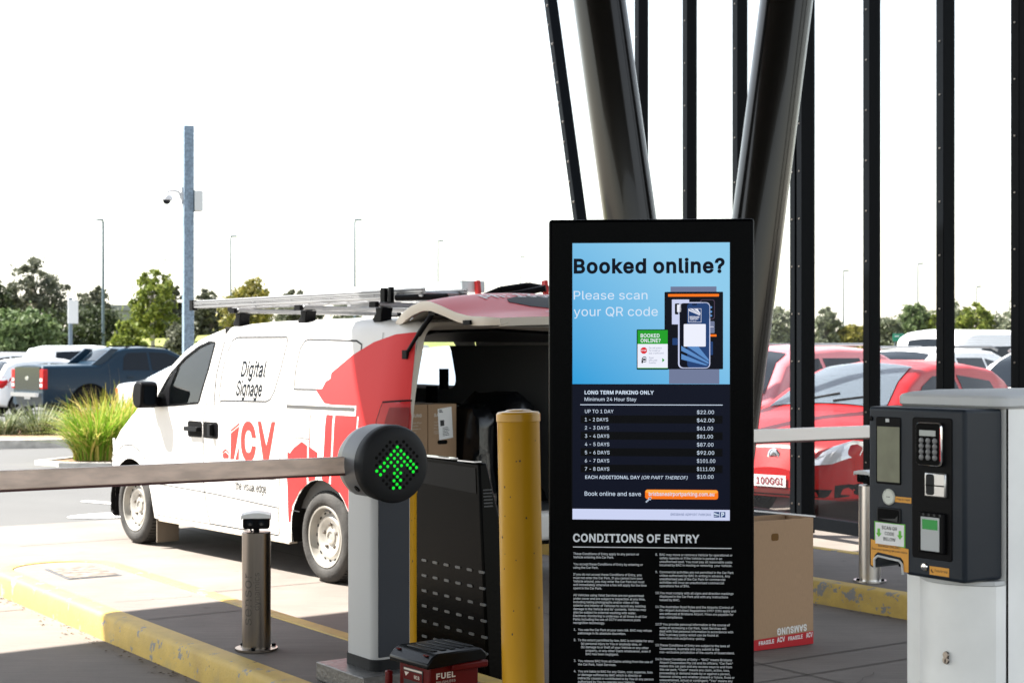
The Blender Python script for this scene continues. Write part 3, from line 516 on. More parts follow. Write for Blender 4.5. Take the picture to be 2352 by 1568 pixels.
bed('mulched_median', [(-17, 26.5), (-9.6, 26.8), (-7.7, 27.5), (-5.5, 29.2), (-4.5, 31.5), (-7.5, 33), (-14, 32), (-20, 31)], .15, M_mulch)
# painted nose beside the front wheel of the van
sheet('painted_nose', oval((-3.95, 15.75), .52, .26, .5), .012, mat('road_white_paint', (.74, .73, .70), .7, noise=.2, nscale=6))
sheet('painted_line', [(-4.75, 17.2), (-4.7, 17.32), (-3.9, 16.75), (-3.95, 16.62)], .012, MATS['road_white_paint'])
# grassed bank behind the car park
mb = MB(); nx = 61; prof = [(88, 0), (93, .5), (98, 1.7), (104, 2.7), (112, 3.1), (140, 3.0), (400, 1.5)]
for i in range(nx):
    x = -150 + 300 * i / (nx - 1)
    for j, (y, z) in enumerate(prof):
        f = 1.0 if x < 0 else max(.35, 1 - x / 40)
        mb.v.append((x * (1 + (y - 88) / 400), y + 2 * math.sin(x * .11 + j), z * f * (1 + .12 * math.sin(x * .23 + j * 1.7)) - .02))
m_ = len(prof)
for i in range(nx - 1):
    for j in range(m_ - 1): mb.f.append((i*m_+j, (i+1)*m_+j, (i+1)*m_+j+1, i*m_+j+1)); mb.m.append(0)
struct(mb.build('grass_bank', M_verge, angle=180))

# canopy over the lanes (above the picture: it throws the shade)
CH = 6.2; e1 = Vector((-1.171 + SUNH[0] * CH, 9.694 + SUNH[1] * CH, 0)); ed = Vector((.784, .62, 0)).normalized(); en = Vector((ed.y, -ed.x, 0))
mb = MB(); q = [e1 - ed * 20, e1 + ed * 6.2, e1 + ed * 6.2 + en * 15.5, e1 - ed * 20 + en * 15.5]
mb.v = [(p.x, p.y, CH) for p in q] + [(p.x, p.y, CH + .6) for p in q]; mb.f = [(3, 2, 1, 0), (4, 5, 6, 7), (0, 1, 5, 4), (1, 2, 6, 5), (2, 3, 7, 6), (3, 0, 4, 7)]; mb.m = [0] * 6
tag(mb.build('canopy_roof', mat('canopy_soffit', (.14, .14, .14), .7), flat=True), 'flat canopy roof over the parking lanes above the steel columns', 'canopy')

# ------------------------------------------------------------------ perforated screen wall
W0 = Vector((2.935, 13.3, 0)); Wd = Vector((-.463, .886, 0)).normalized(); Wn = Vector((-Wd.y, Wd.x, 0))
WH = 6.2
def wray(px):
    r = (px - 1176) / F; return (W0.x - r * W0.y) / (r * Wd.y - Wd.x)
def wp(s, z, o=0): return W0 + Wd * s + Wn * o + Vector((0, 0, z))
posts = [(1478, .085), (1589, .085), (1704.5, .085), (1850, .17), (2007.5, .085), (2177, .085), (2350, .085)]
ps = [wray(p[0]) for p in posts]; ps = ps + [ps[-1] - .9]
wall = thing('perforated_screen', 'tall perforated black metal screen with vertical steel posts behind the slanted columns', 'screen wall', wp(0, 0))
wall_o = wall.location.copy()
def wq(s, z, o=0): return wp(s, z, o) - wall_o
for k, s in enumerate(ps):
    wd = posts[k][1] if k < len(posts) else .085
    mb = MB(); d = .12 if wd < .1 else .15
    def pbox(s0, s1, o0, o1, z0=.04, z1=WH):
        mb.add([wq(s0, z0, o0), wq(s1, z0, o0), wq(s1, z0, o1), wq(s0, z0, o1), wq(s0, z1, o0), wq(s1, z1, o0), wq(s1, z1, o1), wq(s0, z1, o1)], [(3,2,1,0),(4,5,6,7),(0,1,5,4),(1,2,6,5),(2,3,7,6),(3,0,4,7)])
    if wd > .1: pbox(s - wd / 2, s - .012, -.04, d - .04); pbox(s + .012, s + wd / 2, -.04, d - .04); pbox(s - .012, s + .012, -.03, d - .07)
    else: pbox(s - wd / 2, s + wd / 2, -.035, d - .035)
    po = mb.build('post', M_frame, wall, flat=True); bev(po, .006)
    mb = MB()
    for z in np.arange(.3, WH, .42):
        for ds in ((0,) if wd < .1 else (-.05, .05)):
            mb.lathe([(.001, .006), (.006, .006), (.009, 0)], wq(s + ds, z, d - .035 if wd < .1 else d - .04), Wn, 8)
    mb.build('rivets', M_stain, po)
smax = 5.5
def rail(z0, z1, s0, s1):
    mb = MB(); mb.add([wq(s0, z0, -.03), wq(s1, z0, -.03), wq(s1, z0, .055), wq(s0, z0, .055), wq(s0, z1, -.03), wq(s1, z1, -.03), wq(s1, z1, .055), wq(s0, z1, .055)], [(3,2,1,0),(4,5,6,7),(0,1,5,4),(1,2,6,5),(2,3,7,6),(3,0,4,7)])
    return bev(mb.build('bottom_rail', M_frame, wall, flat=True), .005)
edges_s = sorted([3.84] + ps, reverse=True)
for a, b in zip(edges_s[:-1], edges_s[1:]): rail(.085, .20, b + .05, a - .05)
# raking end strip
def rake(z): return 4.64 + (z - 3.147) * (.676 / 2.563)
mb = MB(); h0, h1 = .05, WH
for (o0, o1, a0, a1) in ((-.03, .10, -.045, .045), (-.02, .02, .055, .085)):
    mb.add([wq(rake(h0)+a0, h0, o0), wq(rake(h0)+a1, h0, o0), wq(rake(h0)+a1, h0, o1), wq(rake(h0)+a0, h0, o1), wq(rake(h1)+a0, h1, o0), wq(rake(h1)+a1, h1, o0), wq(rake(h1)+a1, h1, o1), wq(rake(h1)+a0, h1, o1)], [(3,2,1,0),(4,5,6,7),(0,1,5,4),(1,2,6,5),(2,3,7,6),(3,0,4,7)])
st = mb.build('raking_end_strip', M_frame, wall, flat=True); bev(st, .006)
mb = MB()
for i, z in enumerate(np.arange(2.4, WH, .23)): mb.lathe([(.001, .010), (.012, .009), (.017, 0)], wq(rake(z) + (.018 if i % 2 else -.02), z, .10), Wn, 8)
mb.build('bolts', M_stain, st)
# perforated sheets: a honeycomb of real holes
PIT = .0150; HOLE = .0078
M_mesh = mat('perforated_sheet_paint', (.03, .032, .036), .5, ior=1.2)
def perforated(w_, h_, keep=None):
    dx = PIT; dz = PIT * math.sqrt(3) / 2; nc = int(w_ / dx); nr = int(h_ / dz)
    ii, jj = np.meshgrid(np.arange(nc), np.arange(nr)); cx = (ii + .5 + .5 * (jj % 2)).ravel() * dx; cz = (jj.ravel() + .5) * dz
    if keep is not None:
        k = keep(cx, cz); cx, cz = cx[k], cz[k]
    n = len(cx); an = np.radians(30 + 60 * np.arange(6)); Ro = PIT / math.sqrt(3)
    ox = cx[:, None] + Ro * np.cos(an); oz = cz[:, None] + Ro * np.sin(an); hx = cx[:, None] + HOLE * np.cos(an); hz = cz[:, None] + HOLE * np.sin(an)
    v = np.zeros((n, 12, 3)); v[:, :6, 0] = ox; v[:, :6, 2] = oz; v[:, 6:, 0] = hx; v[:, 6:, 2] = hz
    b = (np.arange(n) * 12)[:, None]; f = np.stack([np.stack([b[:, 0] + k, b[:, 0] + (k + 1) % 6, b[:, 0] + 6 + (k + 1) % 6, b[:, 0] + 6 + k], 1) for k in range(6)], 1).reshape(-1, 4)
    me = bpy.data.meshes.new('perforated_panel'); v = v.reshape(-1, 3)
    me.vertices.add(len(v)); me.vertices.foreach_set('co', v.ravel()); me.loops.add(f.size); me.loops.foreach_set('vertex_index', f.ravel())
    me.polygons.add(len(f)); me.polygons.foreach_set('loop_start', np.arange(0, f.size, 4)); me.polygons.foreach_set('loop_total', np.full(len(f), 4)); me.update(calc_edges=True)
    me.materials.append(M_mesh); return me
std = perforated(.95, 5.95); rakeM = perforated(2.6, 5.95, lambda x, z: x < rake(z + .2) - ps[0] - .06)
wrot = math.atan2(Wd.y, Wd.x)
for k, s in enumerate(ps):
    if k == len(ps) - 1: s_next = ps[k]; 
    me = rakeM if k == 0 else std
    o = bpy.data.objects.new('perforated_panel', me); COL.objects.link(o); o.parent = wall; o.location = wq(s + .01, .2, -.012); o.rotation_euler = (0, 0, wrot)
    if k: 
        gap = ps[k - 1] - s - .02; o.scale = (gap / .95, 1, 1)

# slanted tubular columns
CB = (U(1597, 11.6), 11.6)
mb = MB()
def vcol(lab, sx, glossm):
    top = Vector((CB[0] + sx * (.165 * 5.0) + sx * .14, CB[1] + .25, 6.2)); bot = Vector((CB[0] + sx * .14, CB[1] - .05, .14))
    t = thing('slanted_column', lab, 'column', bot, group='slanted steel columns'); v = top - bot
    m1 = MB(); m1.lathe([(.197, 0), (.197, v.length)], (0, 0, 0), v, 48, close=True); m1.build('column_tube', glossm, t)
    m1 = MB(); m1.lathe([(.30, 0), (.30, .03), (.21, .035)], (0, 0, .008), (0, 0, 1), 32, close=True); m1.build('base_plate', M_frame, t)
    return t
M_col = mat('column_gloss_paint', (.022, .0205, .019), .19, .9, coat=.25)
vcol('thick grey steel tube column leaning left above the black information kiosk', -1, M_col)
vcol('thick dark steel tube column leaning right towards the perforated screen', 1, M_col)

# ------------------------------------------------------------------ information kiosk
KD = 5.7; KS = F / KD
KC = Vector((U(1495, KD), KD, .15))
kiosk = thing('information_kiosk', 'tall black information kiosk with lit screen of parking prices and conditions of entry', 'kiosk', KC, R(-4.6))
def kx(px): return (px - 1495) / KS
def kz(py): return HT(py, KD) - .15
mb = MB(); mb.box((0, .13, kz(503) / 2), (.746, .26, kz(503)))
o = bev(mb.build('housing', M_kiosk, kiosk), .012, 3)
SX0, SX1, SZ0, SZ1 = kx(1315), kx(1674.5), kz(1193), kz(558)
mb = MB(); mb.box((0, .131, .03), (.80, .30, .06)); bev(mb.build('plinth', M_dark, kiosk), .006)
def kf(off): return lambda x, z: (x, -off, z)
# the screen: flat lit areas laid on one another like the picture it shows
def screen_mat(name, c0, c1):
    m = emis(name, c0); t = m.node_tree; tc = t.nodes.new('ShaderNodeTexCoord'); sp = t.nodes.new('ShaderNodeSeparateXYZ'); r = t.nodes.new('ShaderNodeMapRange'); x = t.nodes.new('ShaderNodeMix'); x.data_type = 'RGBA'
    ad = t.nodes.new('ShaderNodeMath'); ad.operation = 'ADD'
    t.links.new(tc.outputs['Generated'], sp.inputs[0]); t.links.new(sp.outputs[0], ad.inputs[0]); t.links.new(sp.outputs[2], ad.inputs[1]); t.links.new(ad.outputs[0], r.inputs[0]); r.inputs[1].default_value = 0; r.inputs[2].default_value = 1.5
    x.inputs[6].default_value = (*c0, 1); x.inputs[7].default_value = (*c1, 1); t.links.new(r.outputs[0], x.inputs[0]); t.links.new(x.outputs[2], m.node_tree.nodes['Principled BSDF'].inputs['Emission Color']); return m
E_blue = screen_mat('screen_sky_blue', lin((.18, .62, .86)), lin((.56, .80, .93)))
E_navy = emis('screen_navy', lin((.045, .065, .13))); E_bar = emis('screen_black_bar', lin((.015, .02, .035)))
E_white = emis('screen_white', lin((.93, .94, .99))); E_soft = emis('screen_soft_white', lin((.84, .90, .97))); E_foot = emis('screen_pale_footer', lin((.80, .83, .95)))
E_grey = emis('screen_grey', lin((.44, .48, .60))); E_dk = emis('screen_dark', lin((.03, .045, .09))); E_or = emis('screen_orange', lin((.98, .47, .10))); E_or2 = emis('screen_orange_light', lin((1, .66, .25)))
E_gr = emis('screen_green', lin((.13, .62, .16))); E_red = emis('screen_red', lin((.86, .06, .13))); E_mid = emis('screen_mid_blue', lin((.13, .25, .45))); E_st = emis('screen_steel_blue', lin((.36, .55, .78))); E_ink = emis('screen_ink', lin((.02, .035, .10)))
E_dash = emis('screen_faint_outline', lin((.30, .25, .33)))
def c5(x, y): return ((x / 3.267 + 1350) / 1.08844, (y / 3.267 + 520) / 1.08844)
def c6(x, y): return ((x / 3.92 + 1350) / 1.08844, (y / 3.92 + 940) / 1.08844)
def c7(x, y): return ((x / 3.853 + 1350) / 1.08844, (y / 3.853 + 1300) / 1.08844)
class Sheet:
    """flat shapes and lettering of one panel, each lot a hair in front of the one below"""
    def __init__(s, cv): s.cv = cv
    def P(s, x, y): a = s.cv(x, y); return (kx(a[0]), kz(a[1]))
    def rect(s, mb, x0, y0, x1, y1, off, mi=0, r=0):
        a = s.P(x0, y1); b = s.P(x1, y0)
        pl = rrect(a[0], a[1], b[0], b[1], r) if r else [a, (b[0], a[1]), b, (a[0], b[1])]
        mb.poly(pl, kf(off), mi)
    def poly(s, mb, pts, off, mi=0): mb.poly([s.P(*p) for p in pts][::-1], kf(off), mi)
    def txt(s, mb, st, x0, x1, yb, yc, off, mi=0, align='L', **k):
        a = s.P(x0, yb); c = s.P(x0, yc); wd = None if x1 is None else s.P(x1, yb)[0] - a[0]
        text(mb, st, a[0], a[1], kf(off), c[1] - a[1], wd, align, mi=mi, **k)
S5, S6, S7 = Sheet(c5), Sheet(c6), Sheet(c7)
mats = [E_blue, E_navy, E_bar, E_foot]
mb = MB(); zs = S5.P(0, 1437)[1]; zf = S6.P(0, 1302)[1]
mb.box((( SX0 + SX1) / 2, .002, (SZ0 + SZ1) / 2), (SX1 - SX0 + .008, .012, SZ1 - SZ0 + .008), 2)
def krect(x0, z0, x1, z1, off, mi): mb.poly([(x0, z0), (x1, z0), (x1, z1), (x0, z1)], kf(off), mi)
krect(SX0, SZ0, SX1, zs, .0046, 1)
for i in range(4): S6.rect(mb, 400, 384 + 161 * i, 1783, 461 + 161 * i, .0052, 2)
krect(SX0, SZ0, SX1, zf, .0052, 3)
scr = mb.build('screen', mats, kiosk, flat=True)
mb = MB(); mb.poly([(SX0, zs), (SX1, zs), (SX1, SZ1), (SX0, SZ1)], kf(.0046)); mb.build('blue_picture', E_blue, scr, flat=True)
# picture of the ticket machine and the phone
mats = [E_grey, E_dk, E_or, E_foot, E_dash, E_mid, E_st, E_white, E_gr, E_red, E_ink]
mb = MB()
S5.rect(mb, 1065, 643, 1437, 690, .0052, 0); S5.rect(mb, 1053, 1300, 1460, 1434, .0052, 0)
S5.rect(mb, 1016, 686, 1490, 1315, .0056, 1, .003)
S5.rect(mb, 1045, 703, 1457, 725, .0060, 2, .0015); S5.rect(mb, 1385, 1032, 1437, 1050, .0060, 2)
S5.rect(mb, 1076, 748, 1216, 950, .0060, 3); S5.rect(mb, 1100, 780, 1150, 870, .0064, 1, .004); S5.rect(mb, 1118, 790, 1150, 850, .0068, 7)
S5.rect(mb, 1303, 748, 1423, 910, .0060, 4, .009); S5.rect(mb, 1309, 754, 1417, 904, .0064, 1, .008)
for y in (812, 848, 880): S5.poly(mb, [(1393 + 9 * math.cos(a), y + 9 * math.sin(a)) for a in np.linspace(0, 6.28, 10)[:-1]], .0068, 6)
S5.rect(mb, 1380, 925, 1421, 1022, .0060, 0, .003); S5.rect(mb, 1380, 968, 1414, 972, .0064, 7)
S5.rect(mb, 1080, 1062, 1127, 1118, .0060, 5, .002); S5.rect(mb, 1380, 1090, 1408, 1200, .0060, 5, .003)
S5.rect(mb, 1126, 770, 1386, 1308, .0064, 3, .016); S5.rect(mb, 1138, 778, 1379, 1302, .0068, 10, .014)
S5.rect(mb, 1200, 778, 1378, 1302, .00705, 5, .012)
for pl in ([(1152, 1125), (1152, 1165), (1372, 1272), (1375, 1258)], [(1152, 1190), (1152, 1235), (1352, 1285), (1368, 1280)], [(1200, 1130), (1290, 1130), (1376, 1238), (1372, 1250)]): S5.poly(mb, pl, .0073, 6)
S5.rect(mb, 1209, 822, 1314, 934, .0073, 7); S5.rect(mb, 1212, 825, 1311, 931, .0076, 5)
for pl in ([(1213, 828), (1213, 840), (1302, 878), (1302, 872)], [(1222, 826), (1244, 826), (1306, 868), (1304, 872)], [(1256, 826), (1284, 826), (1308, 862), (1306, 866)]): S5.poly(mb, pl, .0079, 7)
S5.txt(mb, 'BRISBANE', 1220, 1298, 898, 885, .0079, 7, bold=.02, res=2); S5.txt(mb, 'AIRPORT', 1220, 1290, 913, 901, .0079, 7, bold=.02, res=2); S5.txt(mb, 'AUSTRALIA', 1220, 1272, 923, 917, .0079, 7, res=2)
S5.rect(mb, 1172, 948, 1350, 1131, .0073, 7, .003)
S5.rect(mb, 1240, 784, 1278, 794, .0071, 1, .002)
S5.rect(mb, 1030, 1250, 1072, 1316, .0064, 1, .004)
S5.rect(mb, 790, 991, 1046, 1319, .0064, 1, .003); S5.rect(mb, 797, 997, 1042, 1110, .0068, 8); S5.rect(mb, 797, 1110, 1042, 1304, .0068, 7); S5.rect(mb, 797, 1304, 1042, 1310, .0068, 8)
S5.txt(mb, 'BOOKED', 822, 976, 1056, 1027, .0072, 7, bold=.015); S5.txt(mb, 'ONLINE?', 822, 984, 1096, 1067, .0072, 7, bold=.015)
S5.poly(mb, [(848 + 28 * math.cos(R(22.5 + 45 * k)), 1163 + 28 * math.sin(R(22.5 + 45 * k))) for k in range(8)], .0072, 9)
S5.txt(mb, 'STOP', 827, 869, 1170, 1156, .0076, 7, bold=.02)
for i, s_ in enumerate(('Do not press', 'for ticket or', 'use credit card')): S5.txt(mb, s_, 889, (992, 982, 1008)[i], 1149 + 21 * i, 1135 + 21 * i, .0072, 0, res=2)
for i, s_ in enumerate(('Scan', 'QR code', 'to enter')): S5.txt(mb, s_, 889, (928, 957, 948)[i], 1229 + 20 * i, 1215 + 20 * i, .0072, 0, res=2)
S5.poly(mb, [(998, 1224), (998, 1258), (1017, 1242)], .0072, 8)
S5.rect(mb, 838, 1213, 868, 1258, .0072, 10, .004); S5.rect(mb, 842, 1219, 864, 1252, .0076, 7); S5.rect(mb, 843, 1229, 862, 1244, .0079, 10)
S5.poly(mb, [(828, 1262), (832, 1226), (838, 1220), (836, 1240), (842, 1262), (836, 1268)], .0072, 10)
mb.build('machine_picture', mats, scr, flat=True)
# screen lettering
mb = MB()
S5.txt(mb, 'Booked online?', 276, 1503, 528, 418, .0054, 0, bold=.030); S5.txt(mb, 'Please scan', 276, 878, 746, 676, .0054, 1); S5.txt(mb, 'your QR code', 276, 962, 881, 808, .0054, 1)
mb.build('heading_lettering', [E_ink, E_soft], scr, flat=True)
mb = MB(); o_ = .0060
S6.txt(mb, 'LONG TERM PARKING ONLY', 438, 1115, 177, 143, o_, bold=.022); S6.txt(mb, 'Minimum 24 Hour Stay', 438, 945, 243, 209, o_)
S6.rect(mb, 395, 277, 1783, 284, o_)
rows = [('UP TO 1 DAY', 722, '$22.00', 1700), ('1 - 2 DAYS', 668, '$42.00', 1702), ('2 - 3 DAYS', 678, '$61.00', 1690), ('3 - 4 DAYS', 679, '$81.00', 1690), ('4 - 5 DAYS', 680, '$87.00', 1695), ('5 - 6 DAYS', 682, '$92.00', 1702), ('6 - 7 DAYS', 680, '$101.00', 1712), ('7 - 8 DAYS', 680, '$111.00', 1705)]
for i, (a, xa, b, xb) in enumerate(rows):
    S6.txt(mb, a, 441, xa, 362 + 80.6 * i, 328 + 80.6 * i, o_); yb = 368 + 79.2 * i; S6.txt(mb, b, 1534, xb, yb, yb - 35, o_)
S6.txt(mb, 'EACH ADDITIONAL DAY', 444, 980, 1006, 974, o_, bold=.008); S6.txt(mb, '(OR PART THEREOF)', 996, 1444, 1006, 974, o_, shear=.22); S6.txt(mb, '$10.00', 1535, 1695, 998, 963, o_)
S6.txt(mb, 'Book online and save', 438, 990, 1172, 1131, o_)
S6.rect(mb, 1030, 1108, 1740, 1201, .0058, 1, .009); S6.rect(mb, 1034, 1111, 1736, 1142, .0061, 2, .007)
S6.txt(mb, 'brisbaneairportparking.com.au', 1066, 1702, 1168, 1132, .0066, 0, bold=.014)
S6.poly(mb, [(1092, 1180), (1060, 1188), (1068, 1197), (1034, 1227), (1043, 1236), (1076, 1206), (1084, 1214)], .0068, 0); S6.poly(mb, [(1087, 1185), (1068, 1190), (1074, 1197), (1041, 1227), (1044, 1230), (1076, 1199), (1082, 1206)], .0071, 3)
S6.txt(mb, 'BRISBANE AIRPORT PARKING', 1279, 1670, 1360, 1338, .0058, 4)
S6.rect(mb, 1698, 1322, 1751, 1375, .0058, 4); S6.rect(mb, 1758, 1322, 1810, 1375, .0058, 4); S6.txt(mb, 'P', 1770, 1800, 1370, 1328, .0062, 0, bold=.03)
for pl in ([(1700, 1330), (1700, 1345), (1749, 1352), (1749, 1347)], [(1702, 1358), (1702, 1366), (1745, 1358), (1745, 1354)]): S6.poly(mb, pl, .0062, 0)
mb.build('price_lettering', [E_soft, E_or, E_or2, E_navy, E_mid], scr, flat=True)
# printed conditions under the screen
M_kprint = mat('kiosk_white_print', (.80, .83, .88), .5)
mb = MB(); o_ = .0012
S7.txt(mb, 'CONDITIONS OF ENTRY', 318, 1533, 211, 137, o_, bold=.026); S7.rect(mb, 318, 258, 1838, 266, o_)
left = [(337, 0, ['These Conditions of Entry apply to any person or', 'Vehicle entering this Car Park.']), (437, 0, ['You accept these Conditions of Entry by entering or', 'using the Car Park.']),
 (536, 0, ['If you do not accept these Conditions of Entry, you', 'must not enter the Car Park. If you cannot turn your', 'Vehicle around, you may enter the Car Park but must', 'exit immediately otherwise a fee will apply for the time', 'spent in the Car Park.']),
 (736, 0, ['All Vehicles using Valet Services are not guaranteed', 'under cover and are subject to inspection at any time,', 'including taking photographs and/or video of the', 'exterior and interior of Vehicles to record any existing', "damage to the Vehicle and its' contents. Vehicles may", 'also be subject to external washing with water.', 'Electronic monitoring is underway at all times in all Car', 'Parks including the use of CCTV and licence plate', 'recognition technology.']),
 (1070, 1, ['1.|You use the Car Park at your own risk. BAC may refuse', 'patronage in its absolute discretion.']), (1170, 1, ['2.|To the extent permitted by law, BAC is not liable for any:', '    (a) personal injury to You or anybody else, or', '    (b) damage to or theft of your Vehicle or any other', '          property, or any other Claim whatsoever, even if', '          BAC has been negligent.']),
 (1371, 1, ['3.|You release BAC from all Claims arising from the use of', 'the Car Park, Valet Services.']), (1471, 1, ['4.|You are liable to BAC for any Claim, cost, expense, loss', 'or damage suffered by BAC which is directly or', 'indirectly caused or contributed to by You or any person', 'authorised by You to operate your Vehicle.'])]
right = [(338, ['8.|BAC may move or remove a Vehicle for operational or', 'safety reasons or if the Vehicle is parked in an', 'unauthorised spot. You must pay all reasonable costs', 'incurred by BAC in moving or removing  your Vehicle.']), (505, ['9.|Commercial activities are not permitted in the Car Park', 'unless authorised by BAC in writing in advance. Any', 'unauthorised use of the Car Park for commercial', 'activities will incur an unauthorised commercial', 'operations fee of $96.']),
 (706, ['10.|You must comply with all signs and direction markings', 'displayed in the Car Park and with any instructions', 'issued by BAC.']), (839, ['11.|The Australian Road Rules and the Airports (Control of', 'On-Airport Activities) Regulations 1997 (Cth) apply and', 'are enforced at Brisbane Airport. Fines are payable for', 'non-compliance.']),
 (1007, ['12.|If You provide personal information in the course of', 'using or accessing a Car Park, Valet Services will', 'deal with that personal information in accordance with', "BAC's privacy policy which can be found at", 'www.bne.com.au/privacy-policy.']), (1208, ['13.|These Conditions of Entry are subject to the laws of', 'Queensland, Australia and you submit to the', 'non-exclusive jurisdiction of the courts of Queensland.']),
 (1342, ['14.|In these Conditions of Entry - "BAC" means Brisbane', 'Airport Corporation Pty Ltd and its officers; "Car Park"', 'means this car park and any access ways to and from', 'this car park; "Claim" means any claim, action, loss,', 'proceeding or demand made by or against a person,', 'however arising and whether present or future, fixed or', 'unascertained, actual or contingent; "You" means any', 'owner or driver of a Vehicle that has entered the Car'])]
v_, _ = glyphs('If you do not accept these Conditions of Entry, you', .008, 1); WPU = (S7.P(978, 0)[0] - S7.P(320, 0)[0]) / (v_[:, 0].max() - v_[:, 0].min())
def cond(st, x, y):
    n = len(st) - len(st.lstrip()); st = st.lstrip(); x += n * 7.5; v, _ = glyphs(st, .008, 1); wd = (v[:, 0].max() - v[:, 0].min()) * WPU
    a = S7.P(x, y); text(mb, st, a[0], a[1], kf(o_), S7.P(0, y - 21)[1] - a[1], wd, bold=.008, res=1)
for y, num, ls in left:
    for i, s_ in enumerate(ls):
        if '|' in s_: k_, s_ = s_.split('|'); cond(k_, 326, y)
        cond(s_, 366 if num else 321, y + 33.4 * i)
for y, ls in right:
    for i, s_ in enumerate(ls):
        if '|' in s_: k_, s_ = s_.split('|'); cond(k_, 1112, y)
        cond(s_, 1152, y + 33.4 * i)
mb.build('conditions_lettering', M_kprint, kiosk, flat=True)

# ------------------------------------------------------------------ ticket machine (local x along the face towards the camera, y into the machine)
tm = thing('ticket_machine', 'white and charcoal car park ticket machine with keypad and card slot', 'ticket machine', (1.069, 4.697, .15), ISL)
def fr(off): return lambda x, z: (x, -off, z)
ZB, ZT = .824, 1.309
mb = MB(); outl = [(0, ZB + .004), (.022, ZB), (.026, ZB + .026), (.034, ZB + .036), (.132, ZB + .030), (.141, ZB + .02), (.143, ZB - .004), (.362, ZB - .006), (.362, ZT), (0, ZT)]
mb.prism(outl, lambda a, b, d: (a, d, b), 0, .165)
o = mb.build('reader_head', M_panel, tm); bev(o, .018, 4, 60)
mb = MB(); mb.prism([(.0, 0), (.362, 0), (.362, .0), (.0, .0)], lambda a, b, d: (a, .17 + d, .9 + b), 0, .001)
def tz(py, sc=1765, y0=143): return ZT - (py - y0) / sc
def tmbox(name, x0, x1, z0, z1, d0, d1, m, par=tm, b=.003, r=0):
    k = MB(); pl = rrect(x0, z0, x1, z1, r) if r else [(x0, z0), (x1, z0), (x1, z1), (x0, z1)]
    k.prism(pl, lambda a, c, d: (a, -d, c), d0, d1); o = k.build(name, m, par)
    if b: bev(o, b)
    return o
rp = tmbox('recess_panel', .172, .318, tz(908), tz(190), -.004, .0025, M_blk, b=.002, r=.008)
dsf = tmbox('display_bezel', .033, .129, tz(546), tz(196), -.003, .003, M_blk, b=.002, r=.006)
tmbox('display', .040, .126, tz(534), tz(246), .0, .0042, mat('lcd_off_olive', (.16, .17, .11), .18, noise=.15, nscale=9), dsf, 0)
tmbox('sensor_window', .073, .086, tz(222), tz(204), .0, .0044, M_lid, dsf, 0)
kp = tmbox('keypad', .196, .291, tz(433), tz(213), 0, .016, M_chrome, b=.004, r=.014)
tmbox('keypad_face', .200, .287, tz(428), tz(218), .01, .0175, M_blk2, kp, 0, .011)
mb = MB()
for i in range(3):
    for j in range(4): mb.lathe([(.0085, 0), (.0085, .003), (.006, .0045), (.0001, .0045)], (.221 + .0245 * i, -.017, tz(306 + 28 * j)), (0, -1, 0), 14)
mb.build('keys', mat('grey_keys', (.16, .16, .165), .4), kp)
tmbox('keypad_display', .213, .272, tz(282), tz(253), .015, .0185, mat('lcd_grey', (.40, .43, .42), .3), kp, 0)
k = MB(); k.poly([(.2875, tz(405)), (.2885, tz(405)), (.2885, tz(240)), (.2875, tz(240))], fr(.0178)); k.build('red_edge_light', emis('red_edge_glow', lin((.9, .1, .15))), kp, flat=True)
cs = tmbox('card_reader', .225, .302, tz(590), tz(467), 0, .012, mat('satin_metal', (.5, .5, .5), .3, .9), b=.004)
k = MB(); k.prism(rrect(.232, tz(580), .262, tz(474), .008), lambda a, c, d: (a, -d, c), .006, .0125); k.build('finger_recess', M_bard, cs)
k = MB(); k.prism([(.232, tz(534)), (.298, tz(534)), (.298, tz(528)), (.232, tz(528))], lambda a, c, d: (a, -d, c), .01, .014); k.build('card_slot', M_blk2, cs)
cr = tmbox('contactless_reader', .205, .298, tz(874), tz(668), 0, .014, M_blk, b=.004, r=.004)
tmbox('reader_screen_plate', .216, .283, tz(862), tz(692), .01, .0155, mat('reader_grey', (.45, .47, .48), .4), cr, 0)
tmbox('green_display', .222, .277, tz(754), tz(704), .014, .0165, emis('green_lcd', lin((.25, .55, .30)), .9), cr, 0)
k = MB()
for i in range(4): k.lathe([(.004, 0), (.004, .001), (.0001, .001)], (.225 + .02 * i, -.0145, tz(680)), (0, -1, 0), 10)
k.build('indicator_dots', M_gap, cr)
k = MB(); k.lathe([(.024, 0), (.024, .003), (.021, .006), (.019, .004), (.0001, .004)], (.083, 0, tz(612)), (0, -1, 0), 28); bt = k.build('ticket_button', mat('button_ivory', (.62, .64, .58), .4), tm)
k = MB(); k.poly([(.076, tz(613)), (.09, tz(613)), (.09, tz(610)), (.076, tz(610))], fr(.0046)); k.build('button_mark', M_ink, bt, flat=True)
lb = tmbox('ticket_label', .106, .168, tz(635), tz(606), 0, .0012, M_orange, b=0)
k = MB(); text(k, '< Press for a ticket', .110, tz(624), fr(.0018), .0065, .054, res=1); k.build('lettering', M_ink, lb, flat=True)
ts = tmbox('ticket_slot', .037, .130, tz(748), tz(668), -.002, .004, M_bard, b=.003, r=.006)
k = MB(); k.prism(rrect(.043, tz(740), .124, tz(676), .006), lambda a, c, d: (a, -d, c), .001, .0046); k.build('slot_opening', M_blk2, ts)
k = MB(); k.prism([(.05, tz(730)), (.118, tz(738)), (.12, tz(705)), (.11, tz(722))], lambda a, c, d: (a, -d, c), .002, .0056); k.build('slot_lip', M_gap, ts)
qs = tmbox('scan_sticker', .026, .145, tz(868), tz(746), 0, .001, M_green, b=0)
k = MB(); k.poly([(.030, tz(863)), (.141, tz(863)), (.141, tz(751)), (.030, tz(751))], fr(.0014), 0)
